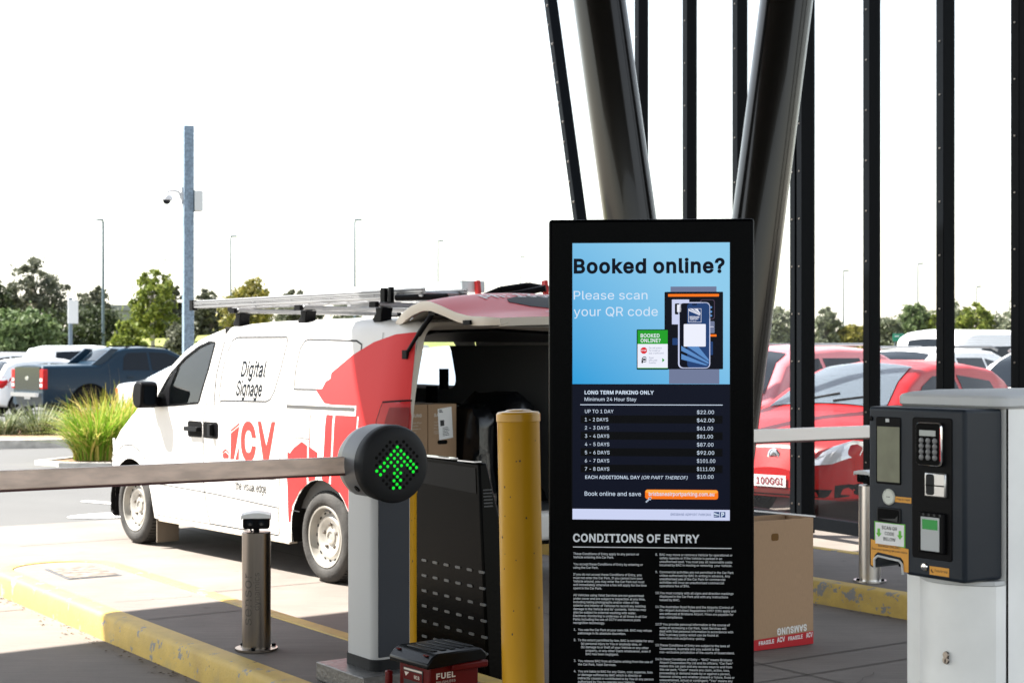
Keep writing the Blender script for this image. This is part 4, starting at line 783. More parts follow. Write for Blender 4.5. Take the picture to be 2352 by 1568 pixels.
for s_, y in (('SCAN QR', 783), ('CODE', 812), ('BELOW', 841)): text(k, s_, .0855, tz(y), fr(.0020), .0095, None, 'C', .012, 1)
for x in (.044, .126): k.poly([(x - .005, tz(782)), (x + .005, tz(782)), (x + .005, tz(806)), (x + .011, tz(806)), (x, tz(828)), (x - .011, tz(806)), (x - .005, tz(806))][::-1], fr(.0020), 2)
k.build('sticker_print', [M_paperw, M_ink, M_green], qs, flat=True)
k = MB(); k.poly([(.012, ZB + .012), (.024, ZB + .006), (.026, ZB + .040), (.040, ZB + .052), (.128, ZB + .045), (.138, ZB + .036), (.140, ZB + .004), (.158, ZB + .004), (.158, ZB + .072), (.012, ZB + .088)], fr(.0012)); ol = k.build('booking_label', M_orange, tm, flat=True)
k = MB(); text(k, 'BOOKED ONLINE?', .085, ZB + .069, fr(.0018), .007, None, 'C', .01, res=1); text(k, 'Scan your booking QR code below', .085, ZB + .058, fr(.0018), .0062, None, 'C', res=1); k.build('lettering', M_ink, ol, flat=True)
k = MB(); k.tube([(.027, -.002, ZB), (.028, -.004, ZB + .03), (.042, -.004, ZB + .041), (.126, -.004, ZB + .035), (.136, -.004, ZB + .026), (.138, -.002, ZB - .004)], .0035, 8); k.build('scanner_rim', M_lid, tm)
k = MB(); k.prism([(.03, ZB), (.139, ZB - .003), (.139, ZB + .03), (.03, ZB + .036)], lambda a, c, d: (a, d, c), .10, .11); k.build('scanner_back', M_blk2, tm)
k = MB(); k.lathe([(.012, 0), (.012, .003), (.009, .006), (.0001, .007)], (.218, 0, tz(950)), (0, -1, 0), 20); k.build('help_button', M_chrome, tm)
lb = tmbox('help_label', .236, .306, tz(985), tz(942), 0, .0012, M_orange, b=0)
k = MB(); text(k, 'Press for help', .256, tz(967), fr(.0018), .007, .046, res=1); k.tube([(.243, -.0018, tz(958)), (.245, -.0018, tz(968)), (.25, -.0018, tz(973))], .0014, 5); k.build('lettering', M_ink, lb, flat=True)
k = MB(); k.lathe([(.0075, 0), (.0075, .003), (.0001, .004)], (.012, 0, tz(207)), (0, -1, 0), 14); k.build('screw', M_blk, tm)
mb = MB(); mb.box((.347, .083, (ZB + ZT) / 2), (.0012, .001, .1)); 
# cabinet, curved lower door and lid
mb = MB(); mb.box((.185, .42, .655), (.37, .50, 1.31)); bev(mb.build('cabinet', M_cab, tm), .004)
mb = MB(); pl = [(.105 + (.37 - .105) * k / 14, .165 - .125 * math.sin(math.pi * (.12 + .80 * k / 14)) ** .8) for k in range(15)] + [(.371, .166), (.105, .166)]
mb.prism(pl, lambda a, c, d: (a, c, d), .0, ZB - .022); dr = mb.build('lower_door', M_cab, tm, angle=40)
mb = MB(); mb.prism([(x, y - .004) for x, y in pl], lambda a, c, d: (a, c, d), ZB - .02, ZB - .008); mb.build('head_tray', M_lid, tm, angle=40)
mb = MB(); mb.lathe([(.0001, .005), (.009, .005), (.011, 0)], (.262, .040, .60), (0, -1, .1), 16); mb.lathe([(.0001, .005), (.010, .005), (.012, 0)], (.262, .040, .585), (0, -1, .1), 16); mb.box((.262, .034, .583), (.002, .003, .012)); mb.build('lock', M_stain, dr)
mb = MB(); mb.box((.3715, .172, .66), (.003, .005, 1.30)); mb.build('cabinet_seam', M_blk2, tm)
mb = MB(); rings = []
for ins, z in ((.01, 1.308), (0, 1.316), (0, 1.338), (.006, 1.345), (.03, 1.352), (.08, 1.358), (.15, 1.36)):
    rings.append([(x, y, z) for x, y in rrect(-.012 + ins, .12 + ins, .385 - ins, .72 - ins, max(.01, .05 - ins * .2), 5)])
n = len(rings[0]); mb.v = [p for r in rings for p in r]
for i in range(len(rings) - 1):
    for k in range(n): mb.f.append((i*n+k, i*n+(k+1) % n, (i+1)*n+(k+1) % n, (i+1)*n+k)); mb.m.append(0)
mb.f.append(tuple((len(rings)-1)*n+k for k in range(n))); mb.m.append(0); mb.f.append(tuple(range(n))[::-1]); mb.m.append(0)
mb.build('lid', M_lid, tm, angle=25)

# ------------------------------------------------------------------ barriers with booms
def barrier(loc, label, led, boom_label, boom_len, boom_z=.977, bmat=None):
    t = thing('boom_barrier', label, 'barrier', loc, ISL)
    mb = MB(); mb.box((0, 0, .04), (.44, .40, .08)); bev(mb.build('chequer_plate_plinth', mat('chequer_plate', (.16, .155, .15), .45, .6, noise=.1, nscale=20, bump=.35, bscale=45), t), .004)
    mb = MB(); rings = [[(x, y, z) for x, y in rrect(-.135, -.10, .135, .10, .045, 5)] for z in (.11, 1.0)]
    def ringmesh(mb, rings, mi=0, cap=True):
        n = len(rings[0]); o = len(mb.v); mb.v += [p for r in rings for p in r]
        for i in range(len(rings) - 1):
            for k in range(n): mb.f.append((o+i*n+k, o+i*n+(k+1) % n, o+(i+1)*n+(k+1) % n, o+(i+1)*n+k)); mb.m.append(mi)
        if cap: mb.f.append(tuple(o+(len(rings)-1)*n+k for k in range(n))); mb.m.append(mi)
    ringmesh(mb, rings); mb.build('column', M_barl, t, angle=40)
    mb = MB(); ringmesh(mb, [[(x, y, z) for x, y in rrect(-.14, -.105, .14, .105, .045, 5)] for z in (.08, .13)]); mb.build('column_foot', M_bard, t, angle=40)
    mb = MB(); mb.prism(rrect(-.078, .14, .078, .99, .004), lambda a, c, d: (d, a, c), .13, .1385); bev(mb.build('front_door', mat('barrier_shade_side_grey', (.040, .045, .056), .42, ior=1.3), t), .003)  # door darkened to paint the column face turned from the light
    zc = .983; rr = .173
    mb = MB(); mb.lathe([(.0001, -.175), (.06, -.172), (.11, -.155), (.145, -.125), (.163, -.085), (.17, -.04), (.1705, -.039), (.1705, -.036), (.172, -.035), (.173, .06), (.172, .085)], (0, 0, zc), (1, 0, 0), 56); hd = mb.build('drum_head', M_barg, t, angle=30)
    mb = MB(); mb.lathe([(.172, .084), (.170, .086), (.174, .090), (.1745, .115), (.172, .135), (.164, .150), (.150, .158), (.12, .161), (.0001, .163)], (0, 0, zc), (1, 0, 0), 56); fc = mb.build('signal_face', M_bard, t, angle=30)
    lit = [(474,1124),(455,1147),(495,1147),(436,1168),(476,1168),(514,1168),(416,1190),(456,1190),(495,1190),(535,1188),(397,1215),(436,1213),(475,1212),(515,1211),(553,1210),(374,1237),(417,1236),(457,1235),(498,1234),(533,1232),(570,1230),(353,1260),(396,1260),(474,1256),(551,1252),(588,1250),(375,1282),(456,1278),(494,1278),(569,1274),(474,1299),(454,1322),(493,1321),(472,1344),(451,1365),(489,1364)]
    def yz(px, py): return ((px - 472) / 1172, (1228 - py) / 1347)
    L_ = [yz(*p) for p in lit]
    ml = MB(); md = MB()
    if led:
        for y, z in L_: ml.lathe([(.0074, 0), (.0066, .003), (.004, .005), (.0001, .0056)], (.1605, y, zc + z), (1, 0, 0), 12)
        ml.build('green_arrow_leds', emis('led_green', lin((.10, .93, .22)), 1.05), fc)
    for j in range(-6, 7):
        for i in range(-6, 7):
            y = .0342 * (i + .5 * (j % 2)); z = .0166 * j
            if math.hypot(y, z) > .112 or (led and min(math.hypot(y - a, z - b) for a, b in L_) < .0125): continue
            md.lathe([(.0082, 0), (.0075, .0016), (.0001, .0017)], (.1605, y, zc + z), (1, 0, 0), 10)
    md.build('dark_led_holes', M_blk2, fc)
    mb = MB(); mb.lathe([(.016, 0), (.016, .006), (.009, .007), (.0001, .004)], (.05, -.135, zc - .105), (0, -.8, -.6), 14); lk = mb.build('key_lock', M_blk, hd)
    bm = MB(); bm.box((-.03, -.16 - boom_len / 2, boom_z), (.05, boom_len, .074)); b = bm.build('boom', bmat or M_boom, t); bev(b, .006)
    b['label'] = boom_label
    bm = MB(); bm.box((-.03, -.16 - boom_len / 2, boom_z - .0415), (.044, boom_len - .004, .008)); bm.build('rubber_edge', M_boomr, b)
    return t
barrier((U(870, 7.0), 7.0, .15), 'grey boom barrier with green arrow on its round head beside the yellow bollards', True, 'pale weathered boom across the left lane', 3.3)
barrier(tuple(isl(6.6, 8.05, .15)), 'far boom barrier behind the ticket machine with its pale boom lowered', False, 'pale boom seen before the red cars', 2.7, 1.0, mat('cream_boom_paint', (.88, .82, .77), .5))

# ------------------------------------------------------------------ bollards
def bollard(name, px, d, r, ztop, label, lean=0, z0=.15):
    x = U(px, d); h = ztop - z0; t = thing(name, label, 'bollard', (x, d, z0), group='yellow steel bollards')
    mb = MB(); mb.lathe([(r, 0), (r, h - .045), (r + .001, h - .042)], (0, 0, 0), (lean, 0, 1), 40); p = mb.build('post', M_yel, t)
    mb = MB(); mb.lathe([(r + .001, h - .042), (r + .003, h - .04), (r + .003, h - .012), (r * .96, h - .004), (r * .62, h), (r * .55, h + .004), (r * .3, h + .006), (.0001, h + .0065)], (0, 0, 0), (lean, 0, 1), 40); mb.build('cap', M_yel, t)
    mb = MB(); rg = random.Random(px)
    for _ in range(16):
        a = rg.uniform(-2.6, -.5); z = rg.uniform(.35, h - .08); q = rg.uniform(.002, .005); c = Vector((math.cos(a), math.sin(a), 0)); tg = Vector((-c.y, c.x, 0)); o = c * (r + .0006) + Vector((lean * z, 0, z))
        mb.add([o + tg * q * math.cos(k) * rg.uniform(.6, 1.2) + Vector((0, 0, q * math.sin(k) * rg.uniform(.8, 1.6))) for k in np.linspace(0, 5.4, 7)], [tuple(range(7))])
    mb.build('chips', M_dirt, p, flat=True)
    mb = MB(); mb.lathe([(r + .05, 0), (r + .05, .012), (r + .004, .014)], (0, 0, 0), (0, 0, 1), 24); mb.build('base_flange', M_yel, t)
    return t
bollard('safety_bollard', 1204, 6.15, .0835, HT(943, 6.15), 'large yellow bollard standing just left of the black information kiosk', -.019)
bollard('safety_bollard', 929, 7.62, .060, .985, 'slim yellow bollard half hidden behind the boom barrier column')
def sensor(name, loc, rot, label, htop, mid):
    t = thing(name, label, 'sensor post', loc, rot, group='stainless sensor posts'); r = .071
    mb = MB(); mb.lathe([(r, 0), (r, htop - .004), (r - .003, htop), (.0001, htop)], (0, 0, .012), (0, 0, 1), 40); p = mb.build('post', M_stain, t)
    mb = MB(); mb.lathe([(.105, 0), (.105, .010), (.072, .012)], (0, 0, 0), (0, 0, 1), 32); bp = mb.build('base_plate', M_stain, t)
    mb = MB()
    for a in (20, 140, 260): mb.lathe([(.011, .010), (.011, .022), (.006, .024), (.0001, .025)], (.09 * math.cos(R(a)), .09 * math.sin(R(a)), 0), (0, 0, 1), 6)
    mb.build('anchor_bolts', M_frame, bp)
    mb = MB(); mb.cyl((0, 0, htop), (0, 0, htop + .05), .016, .014); mb.tube([(-.02, .01, htop + .01), (-.03, 0, htop + .02), (0, 0, htop + .045)], .004, 6); mb.build('mount', M_blk, t)
    mb = MB(); mb.prism(rrect(-.066, htop + .028, .066, htop + .084, .014), lambda a, c, d: (a, d, c), -.055, .07); hd = mb.build('sensor_head', M_blk, t); bev(hd, .006)
    mb = MB(); mb.prism([(-.074, htop + .075)] + [(-.074 + .148 * k / 10, htop + .098 + .012 * math.sin(math.pi * k / 10)) for k in range(11)] + [(.074, htop + .075), (.068, htop + .075), (.068, htop + .082), (-.068, htop + .082), (-.068, htop + .075)], lambda a, c, d: (a, d, c), -.075, .078); bev(mb.build('hood', mat('sensor_white', (.78, .79, .80), .4), t), .004)
    mb = MB()
    for x in (-.030, .026): mb.lathe([(.017, 0), (.016, .003), (.0001, .002)], (x, -.056, htop + .062), (0, -1, 0), 18)
    mb.build('lens', M_glassd, hd)
    if mid > .5: p.data.materials[0] = bp.data.materials[0] = mat('bright_reflection_stainless', (.72, .70, .68), .3, 1); return t  # same steel, paler base painted for the brighter surroundings it reflects
    # etched lettering running up the post
    def on(a, b): an = -math.pi / 2 + mid + a / r; return ((r + .0007) * math.cos(an), (r + .0007) * math.sin(an), b)
    mb = MB(); text(mb, 'sensor', -.008, .13, on, .050, .255, rot=math.pi / 2, res=3); text(mb, 'dynamics', .030, .205, on, .028, .185, rot=math.pi / 2, res=3)
    mb.build('etched_lettering', mat('etched_dark', (.10, .09, .08), .5, .6), p, flat=True)
    return t
x, y = G(589, 1490, .15); sensor('sensor_post', (x, y, .15), R(8), 'short stainless sensor post on the island before the white van', .575, -.2)
x, y = G(1998, 1334, .15); sensor('sensor_post', (x, y, .15), R(-60), 'short stainless sensor post on the far island behind the ticket machine', .612, 1.0)
# low grey post top before the kiosk
t = thing('low_post', 'low grey rounded post top just in front of the kiosk at the bottom edge', 'post', (U(1585, 4.9), 4.9, .15))
mb = MB(); mb.lathe([(.05, 0), (.05, .36), (.046, .405), (.034, .425), (.0001, .432)], (0, 0, 0), (0, 0, 1), 28); mb.build('post_shaft', mat('grey_post_plastic', (.12, .125, .13), .4), t)
mb = MB(); mb.lathe([(.075, 0), (.075, .012), (.05, .014)], (0, 0, 0), (0, 0, 1), 24); mb.build('post_foot', M_bard, t)

# ------------------------------------------------------------------ removed display housing leaning behind the barrier
t = thing('display_housing', 'black tapered metal display housing with rows of slots behind the barrier', 'display housing', (-.115, 7.58, .008), ISL)
mb = MB(); B_ = [(-.95, 0, 0), (0, 0, 0), (0, .30, 0), (-.95, .30, 0)]; T_ = [(-.90, .02, 1.085), (-.115, .02, 1.075), (-.115, .07, 1.075), (-.90, .07, 1.085)]
mb.add(B_ + T_, [(3,2,1,0),(4,5,6,7),(0,1,5,4),(1,2,6,5),(2,3,7,6),(3,0,4,7)]); o = mb.build('shell', mat('housing_black_gloss', (.0022, .0020, .0018), .22, bump=.05, bscale=60, ior=1.12), t); bev(o, .012, 3)
def hp(u, z, o=0): f = z / 1.08; return (u - .115 * f * (u + .95) / .95, .02 * f - o, z)
mb = MB()
for j in range(6):
    for i in range(7):
        u = -.73 + .115 * i - .012 * j * 0; z = .15 + .078 * j; mb.prism(rrect(u, z, u + .05, z + .013, .006), lambda a, c, d: hp(a, c, d), -.002, .004)
mb.build('vent_slots', mat('slot_grey_edge', (.07, .075, .08), .4), t)
mb = MB()
for j in range(6):
    for i in range(9): mb.prism([(-.055 + .0 , 0)] if 0 else rrect(.0 + i * .013, .86 + j * .016, .009 + i * .013, .867 + j * .016, .003, 2), lambda a, c, d: (hp(0, c)[0] - .004 + d, .035 + a * .45, c), 0, .008)
mb.build('vent_grille', mat('vent_grey', (.05, .05, .055), .4), t)
mb = MB(); mb.box((-.60, .02, 1.086), (.52, .045, .006)); mb.box((-.20, .02, 1.081), (.15, .045, .006)); mb.build('bright_top_edge', M_chrome, t)
mb = MB(); mb.prism([(-.88, .95), (-.12, .925), (-.13, 1.05), (-.88, 1.06)], lambda a, c, d: hp(a + .10 * (c / 1.08), c, d), .0, .003); mb.build('upper_glass', mat('housing_mirror_black', (.003, .0027, .0024), .1, ior=1.2), t)

# ------------------------------------------------------------------ red cordless vacuum / tool box
t = thing('tool_vacuum', 'red tool vacuum with black lid standing between barrier and yellow bollard', 'tool', (U(984, 6.22), 6.22, .15), R(38)); t.scale = (.9, .9, .97)
def bx(name, c, d, m, par=t, b=.008):
    k = MB(); k.box(c, d); o = k.build(name, m, par)
    if b: bev(o, b, 3)
    return o
bd = bx('body', (.145, .125, .135), (.27, .24, .21), M_tred)
mb = MB(); mb.prism([(-.025, .225), (-.025, .245), (.0, .272), (.03, .285), (.27, .285), (.30, .262), (.30, .236)], lambda a, c, d: (a, d, c), -.03, .275); ld = mb.build('lid', M_tblk, t); bev(ld, .006)
mb = MB()
for i in range(5): mb.box((.05 + .05 * i, .12, .287), (.028, .20, .006))
bev(mb.build('lid_ribs', M_tblk, ld), .002)
mb = MB(); mb.box((-.0, .02, .276), (.012, .03, .004)); mb.box((.0, .235, .276), (.012, .03, .004)); mb.build('lid_red_marks', M_tred, ld)
bx('side_rail', (.22, -.008, .215), (.20, .02, .03), M_tred); bx('front_latch', (-.012, .05, .07), (.03, .08, .03), mat('latch_pink', (.22, .06, .09), .35)); bx('front_latch', (-.012, .19, .07), (.03, .06, .03), MATS['latch_pink']); bx('handle', (-.02, .285, .12), (.03, .03, .12), M_tred)
mb = MB(); mb.prism([(.055, .10), (.205, .10), (.205, .205), (.055, .205)], lambda a, c, d: (d, a, c), .0065, .0095); lp = mb.build('rating_plate', mat('plate_dark', (.03, .03, .03), .3), t)
def lf(a, c): return (.0058, .26 - a, c)
mb = MB(); mb.poly([(.058, .194), (.202, .194), (.202, .202), (.058, .202)], lf, 0); mb.poly([(.058, .155), (.202, .155), (.202, .19), (.058, .19)], lf, 1); text(mb, 'M18', .14, .165, lambda a, c: (.0052, .26 - a, c), .014, None, 'L', .02, 0)
mb.poly([(.062, .186), (.10, .186), (.075, .168)], lambda a, c: (.0052, .26 - a, c), 0)
text(mb, 'IP54', .15, .112, lf, .016, None, 'L', .01, 0); mb.poly([(.115, .112), (.135, .112), (.125, .128)], lf, 0); mb.poly(rrect(.07, .110, .09, .130, .003), lf, 0)
mb.build('plate_print', [M_print, M_tred], lp, flat=True)
mb = MB(); fs = lambda a, c: (a, .0035, c); text(mb, 'FUEL', .045, .175, fs, .022, .105, 'L', .03); text(mb, 'BRUSHLESS', .045, .155, fs, .010, .105, 'L', .0); mb.build('lettering', M_print, bd, flat=True)
mb = MB(); mb.tube([(.30, .05, .06), (.40, .0, .05), (.50, -.03, .05)], .025, 14); h_ = mb.build('hose', M_tblk, t); mb = MB(); mb.tube([(.36, .015, .055), (.42, -.008, .052)], .03, 14); mb.build('hose_cuff', M_tred, h_)

# ------------------------------------------------------------------ carton by the kiosk
cb = thing('cardboard_box', 'tall open brown monitor carton standing upside down on the lane behind the kiosk', 'box', (1.675, 8.70, .012), math.atan2(.214, .352))
W_, D_, H_ = .62, .23, .70
mb = MB(); T__ = .006
for c, d in (((-W_/2, T__/2, H_/2), (W_, T__, H_)), ((-W_/2, D_ - T__/2, H_/2), (W_, T__, H_)), ((-W_ + T__/2, D_/2, H_/2), (T__, D_ - 2*T__, H_)), ((-T__/2, D_/2, H_/2), (T__, D_ - 2*T__, H_)), ((-W_/2, D_/2, .004), (W_ - .013, D_ - .013, .006))): mb.box(c, d)
bxo = mb.build('carton', M_card, cb)
cf = lambda o_: (lambda x, z: (x, -o_, z))
mb = MB(); mb.poly(rrect(-.303, .588, -.252, .628, .012), cf(.0012)); mb.build('hand_hole', M_cardd, cb, flat=True)
mb = MB(); mb.prism([(-W_, 0), (.0, .0), (.0, .072), (-W_, .052)], lambda a, c, d: (a, -d, c), .0004, .0016); tp = mb.build('red_tape', M_tape, cb, flat=True)
mb = MB()
for x, s_, c_, w_ in ((-.393, 'FRAGILE', .020, .108), (-.264, 'ACV', .026, .056), (-.183, 'FRAGILE', .020, .104), (-.054, 'ACV', .026, .048)): text(mb, s_, x, .020 + .02 * (x + W_) / W_, cf(.0026), c_, w_, 'L', .02, rot=.04)
mb.build('lettering', M_paperw, tp, flat=True)
mb = MB(); text(mb, 'SAMSUNG', -.048, .112, cf(.0012), .034, .215, 'L', .035, rot=math.pi + .03); mb.build('lettering', mat('carton_white_ink', (.72, .70, .68), .6), cb, flat=True)
mb = MB(); M3 = Matrix.Rotation(R(6), 3, 'Y'); mb.box((-.12, .12, .712), (.36, .02, .008), 0, M3)
tag(mb.build('white_strip', M_paperw), 'thin white packing strip lying across the top of the open carton', 'strip'); o = bpy.data.objects[mb and 'white_strip']; o.location = (1.675, 8.70, .012); o.rotation_euler = (0, 0, math.atan2(.214, .352) - .35)

# ------------------------------------------------------------------ the white van (local x forward from the rear axle, y to its left)
van = thing('work_van', 'white and red panel van with open tailgate and ladder rack', 'van', (-.615, 11.589, .008), math.atan2(.773, -.633))
def ip(x, pts): return float(np.interp(x, [p[0] for p in pts], [p[1] for p in pts]))
V_W = [(-.97, .78), (-.93, .84), (-.85, .88), (-.7, .908), (-.3, .93), (2.4, .93), (2.8, .93), (3.05, .928), (3.3, .91), (3.5, .868), (3.66, .80), (3.80, .68), (3.90, .48), (3.96, .25), (3.985, .05)]
V_T = [(-.97, 1.80), (-.8, 1.835), (-.5, 1.85), (.3, 1.865), (1.1, 1.86), (1.6, 1.84), (1.85, 1.805), (2.05, 1.755), (2.25, 1.675), (2.45, 1.55), (2.64, 1.41), (2.82, 1.28), (2.98, 1.18), (3.15, 1.09), (3.35, .985), (3.55, .88), (3.72, .785), (3.86, .69), (3.985, .56)]
PH0 = R(14); VR = .13
def vside(x, z):
    t = max(0, (z - 1.1) / .7); b = max(0, (.5 - z) / .3)
    fl = .012 * math.exp(-((z - .75) / .06) ** 2) if -.2 < x < 3.3 else 0
    return ip(x, V_W) - .13 * t ** 1.4 - .03 * b * b + fl * .4
def vzs(x): return ip(x, V_T) - VR * (1 - math.sin(PH0))
ARCL = VR * (math.pi / 2 - PH0)
def vraw(x, t):
    zs = vzs(x)
    if t <= zs: return vside(x, t), t
    ph = min(math.pi / 2, PH0 + (t - zs) / VR); ys = vside(x, zs)
    return ys - VR * (math.cos(PH0) - math.cos(ph)), zs + VR * (math.sin(ph) - math.sin(PH0))
def vmap(off=0, sgn=1):
    def fn(x, t):
        y, z = vraw(x, t)
        if off:
            y1, z1 = vraw(x, t + .01); xa, _ = vraw(x + .02, t); tx = Vector((.02, xa - y, 0)); tt = Vector((0, y1 - y, z1 - z)); n = tt.cross(tx)
            n = n.normalized() if n.length > 1e-9 else Vector((0, 1, 0))
            if n.y < 0: n = -n
            return (x + n.x * off, sgn * (y + n.y * off), z + n.z * off)
        return (x, sgn * y, z)
    return fn
def arch(cx, r, x0side, n=16):
    cz = .325; a0 = math.asin((.255 - cz) / r); return [(cx + r * math.cos(a), cz + r * math.sin(a)) for a in np.linspace(a0, math.pi - a0, n)]
outer = [(-.945, .34), (-.93, .29)] + [(p[0], p[1]) for p in arch(.02, .405, 0)][::-1] + [(.47, .25), (2.58, .25)] + arch(3.03, .405, 0)[::-1] + [(3.5, .27), (3.8, .30), (3.975, .36)]
outer += [(x, vzs(x) + ARCL) for x in np.linspace(3.975, -.88, 44)] + [(-.90, 1.6), (-.925, 1.27), (-.945, .9)]
fdoor = [(2.58, .285), (2.60, .42), (2.70, .60), (2.745, .74), (2.735, 1.0), (2.72, 1.16), (2.62, 1.36), (2.42, 1.55), (2.2, 1.685), (2.0, 1.765), (1.85, 1.795), (1.605, 1.815), (1.66, 1.45), (1.745, 1.1), (1.74, .6), (1.66, .285)]
sdoor = [(1.65, .285), (1.73, .6), (1.735, 1.1), (1.65, 1.45), (1.595, 1.815), (1.1, 1.835), (.50, 1.84), (.497, 1.22), (.585, 1.2), (.572, .75), (.60, .40), (.60, .30), (.63, .285)]
win = [(1.735, 1.705), (1.76, 1.5), (1.835, 1.235), (2.2, 1.21), (2.60, 1.19), (2.50, 1.34), (2.32, 1.505), (2.14, 1.62), (1.96, 1.69), (1.84, 1.715)]
swin = rrect(.76, 1.36, 1.60, 1.74, .09)
def grow(poly, g):
    c = np.mean(poly, axis=0); out = []
    for i, p in enumerate(poly):
        a = np.array(poly[i - 1]); b = np.array(poly[(i + 1) % len(poly)]); d = b - a; n = np.array((d[1], -d[0])) / (np.linalg.norm(d) + 1e-9)
        if inside(np.array([np.array(p) + n * .01]), poly)[0]: n = -n
        out.append(tuple(np.array(p) + n * g))
    return out
both = [(2.58, .285), (2.60, .42), (2.70, .60), (2.745, .74), (2.735, 1.0), (2.72, 1.16), (2.62, 1.36), (2.42, 1.55), (2.2, 1.685), (2.0, 1.765), (1.85, 1.795), (1.605, 1.815), (1.1, 1.835), (.50, 1.84), (.497, 1.22), (.585, 1.2), (.572, .75), (.60, .40), (.60, .30), (.63, .285)]
hole = grow(both, .006)
vb = MB()
patch(vb, outer, [hole], vmap(0, 1), .075, flip=True)
patch(vb, outer, [hole], vmap(0, -1), .12)
xs = list(np.linspace(-.88, 3.98, 46)); nq = 11; o = len(vb.v)
for x in xs:
    y0, z0 = vraw(x, vzs(x) + ARCL)
    for k in range(nq): q = -1 + 2 * k / (nq - 1); vb.v.append((x, q * y0, z0 + .028 * (1 - q * q)))
for i in range(len(xs) - 1):
    for k in range(nq - 1): vb.f.append((o+i*nq+k, o+i*nq+k+1, o+(i+1)*nq+k+1, o+(i+1)*nq+k)); vb.m.append(0)
o = len(vb.v); vb.v += [(3.98, sg * vside(3.98, z), z) for z in (.36, .5, .6) for sg in (-1, 1)]; vb.f += [(o, o+1, o+3, o+2), (o+2, o+3, o+5, o+4)]; vb.m += [0, 0]
body = vb.build('body', M_white, van, angle=50)
def vpart(name, m, fnbuild, par, angle=50, flat=False):
    k = MB(); fnbuild(k); return k.build(name, m, par, angle, flat)
fd = vpart('front_door', M_white, lambda k: patch(k, fdoor, [win], vmap(0, 1), .07, flip=True), van)
sd = vpart('sliding_door', M_white, lambda k: patch(k, grow(sdoor, -.004), [], vmap(0, 1), .07, flip=True), van)
fdr = vpart('front_door', M_white, lambda k: patch(k, fdoor, [win], vmap(0, -1), .1), van)
sdr = vpart('sliding_door', M_white, lambda k: patch(k, grow(sdoor, -.004), [swin], vmap(0, -1), .1), van)
vpart('door_window', M_gvan, lambda k: patch(k, win, [], vmap(-.008, 1), .1, flip=True), fd)
vpart('door_window', M_gvan2, lambda k: patch(k, win, [], vmap(-.008, -1), .1), fdr)
vpart('window', M_gvan2, lambda k: patch(k, swin, [], vmap(-.008, -1), .1), sdr)
def trim(k):
    strip(k, win[:2] + win[2:3], .022, vmap(.0025, 1)); strip(k, [(2.55, 1.27), (2.40, 1.45), (2.2, 1.585), (2.0, 1.675), (1.84, 1.712), (1.735, 1.705)], .018, vmap(.0025, 1)); strip(k, [(1.835, 1.228), (2.2, 1.203), (2.60, 1.183)], .016, vmap(.0025, 1))
    patch(k, [(2.33, 1.20), (2.62, 1.18), (2.52, 1.30), (2.47, 1.305), (2.40, 1.40), (2.33, 1.49), (2.285, 1.52), (2.30, 1.47), (2.36, 1.34)], [], vmap(.004, 1), .06, flip=True)
vpart('window_trim', M_blk, trim, fd)
# windscreen
def vtop(off=0):
    def fn(x, q):
        y0, z0 = vraw(x, vzs(x) + ARCL); return (x + off * .6, q * y0, z0 + .028 * (1 - q * q) + off)
    return fn
vpart('windscreen', M_glassd, lambda k: patch(k, [(2.93, -.80), (2.93, .80), (2.25, .78), (2.25, -.78)], [], vtop(.005), .12), van)
# dark strips painted as shade of pressed creases, plus gap lines and rail
def lines(k):
    strip(k, [(1.515, 1.26), (1.53, 1.45), (1.51, 1.62), (1.47, 1.72), (1.40, 1.745), (.66, 1.74), (.64, 1.71), (.66, 1.5), (.70, 1.34), (.745, 1.28), (.80, 1.262), (1.46, 1.255), (1.50, 1.245)], .014, vmap(.0018, 1))
    strip(k, [(.43, 1.36), (.45, 1.5), (.44, 1.66), (.40, 1.71), (.34, 1.72), (-.28, 1.705), (-.345, 1.68), (-.37, 1.55), (-.375, 1.40), (-.345, 1.365), (.43, 1.36)], .013, vmap(.0018, 1))
    strip(k, [(1.58, 1.2), (1.615, 1.45), (1.59, 1.70), (1.55, 1.79)], .018, vmap(.0016, 1))
    strip(k, [(2.5, .545), (1.536, .526), (.60, .49)], .008, vmap(.0016, 1)); strip(k, [(1.536, .666), (.616, .695)], .005, vmap(.0016, 1)); strip(k, [(.44, .487), (.30, .485)], .006, vmap(.0016, 1))
    strip(k, [(2.75, .74), (2.85, .80), (3.0, .845), (3.2, .83), (3.35, .76)], .010, vmap(.0016, 1))
    strip(k, [(.40, .94), (.405, 1.0), (.39, 1.014), (.30, 1.016), (.17, 1.012), (.16, .99), (.165, .93)], .005, vmap(.0035, 1))
vpart('crease_shade_lines', M_gapl, lines, body)
def rail_(k):
    patch(k, rrect(-.385, 1.222, .50, 1.248, .006), [], vmap(.0022, 1), .1, flip=True); strip(k, [(-.56, 1.76), (-.60, 1.5), (-.62, 1.30)], .004, vmap(.0022, 1))
vpart('door_rail', M_gap, rail_, body)
# gap backing: a dark inner skin close behind the door shut lines
vpart('shut_line_backing', M_under, lambda k: [patch(k, grow(h_, .03), [grow(h_, -.05)], vmap(-.02, 1), .12) for h_ in (fdoor, sdoor)], body)
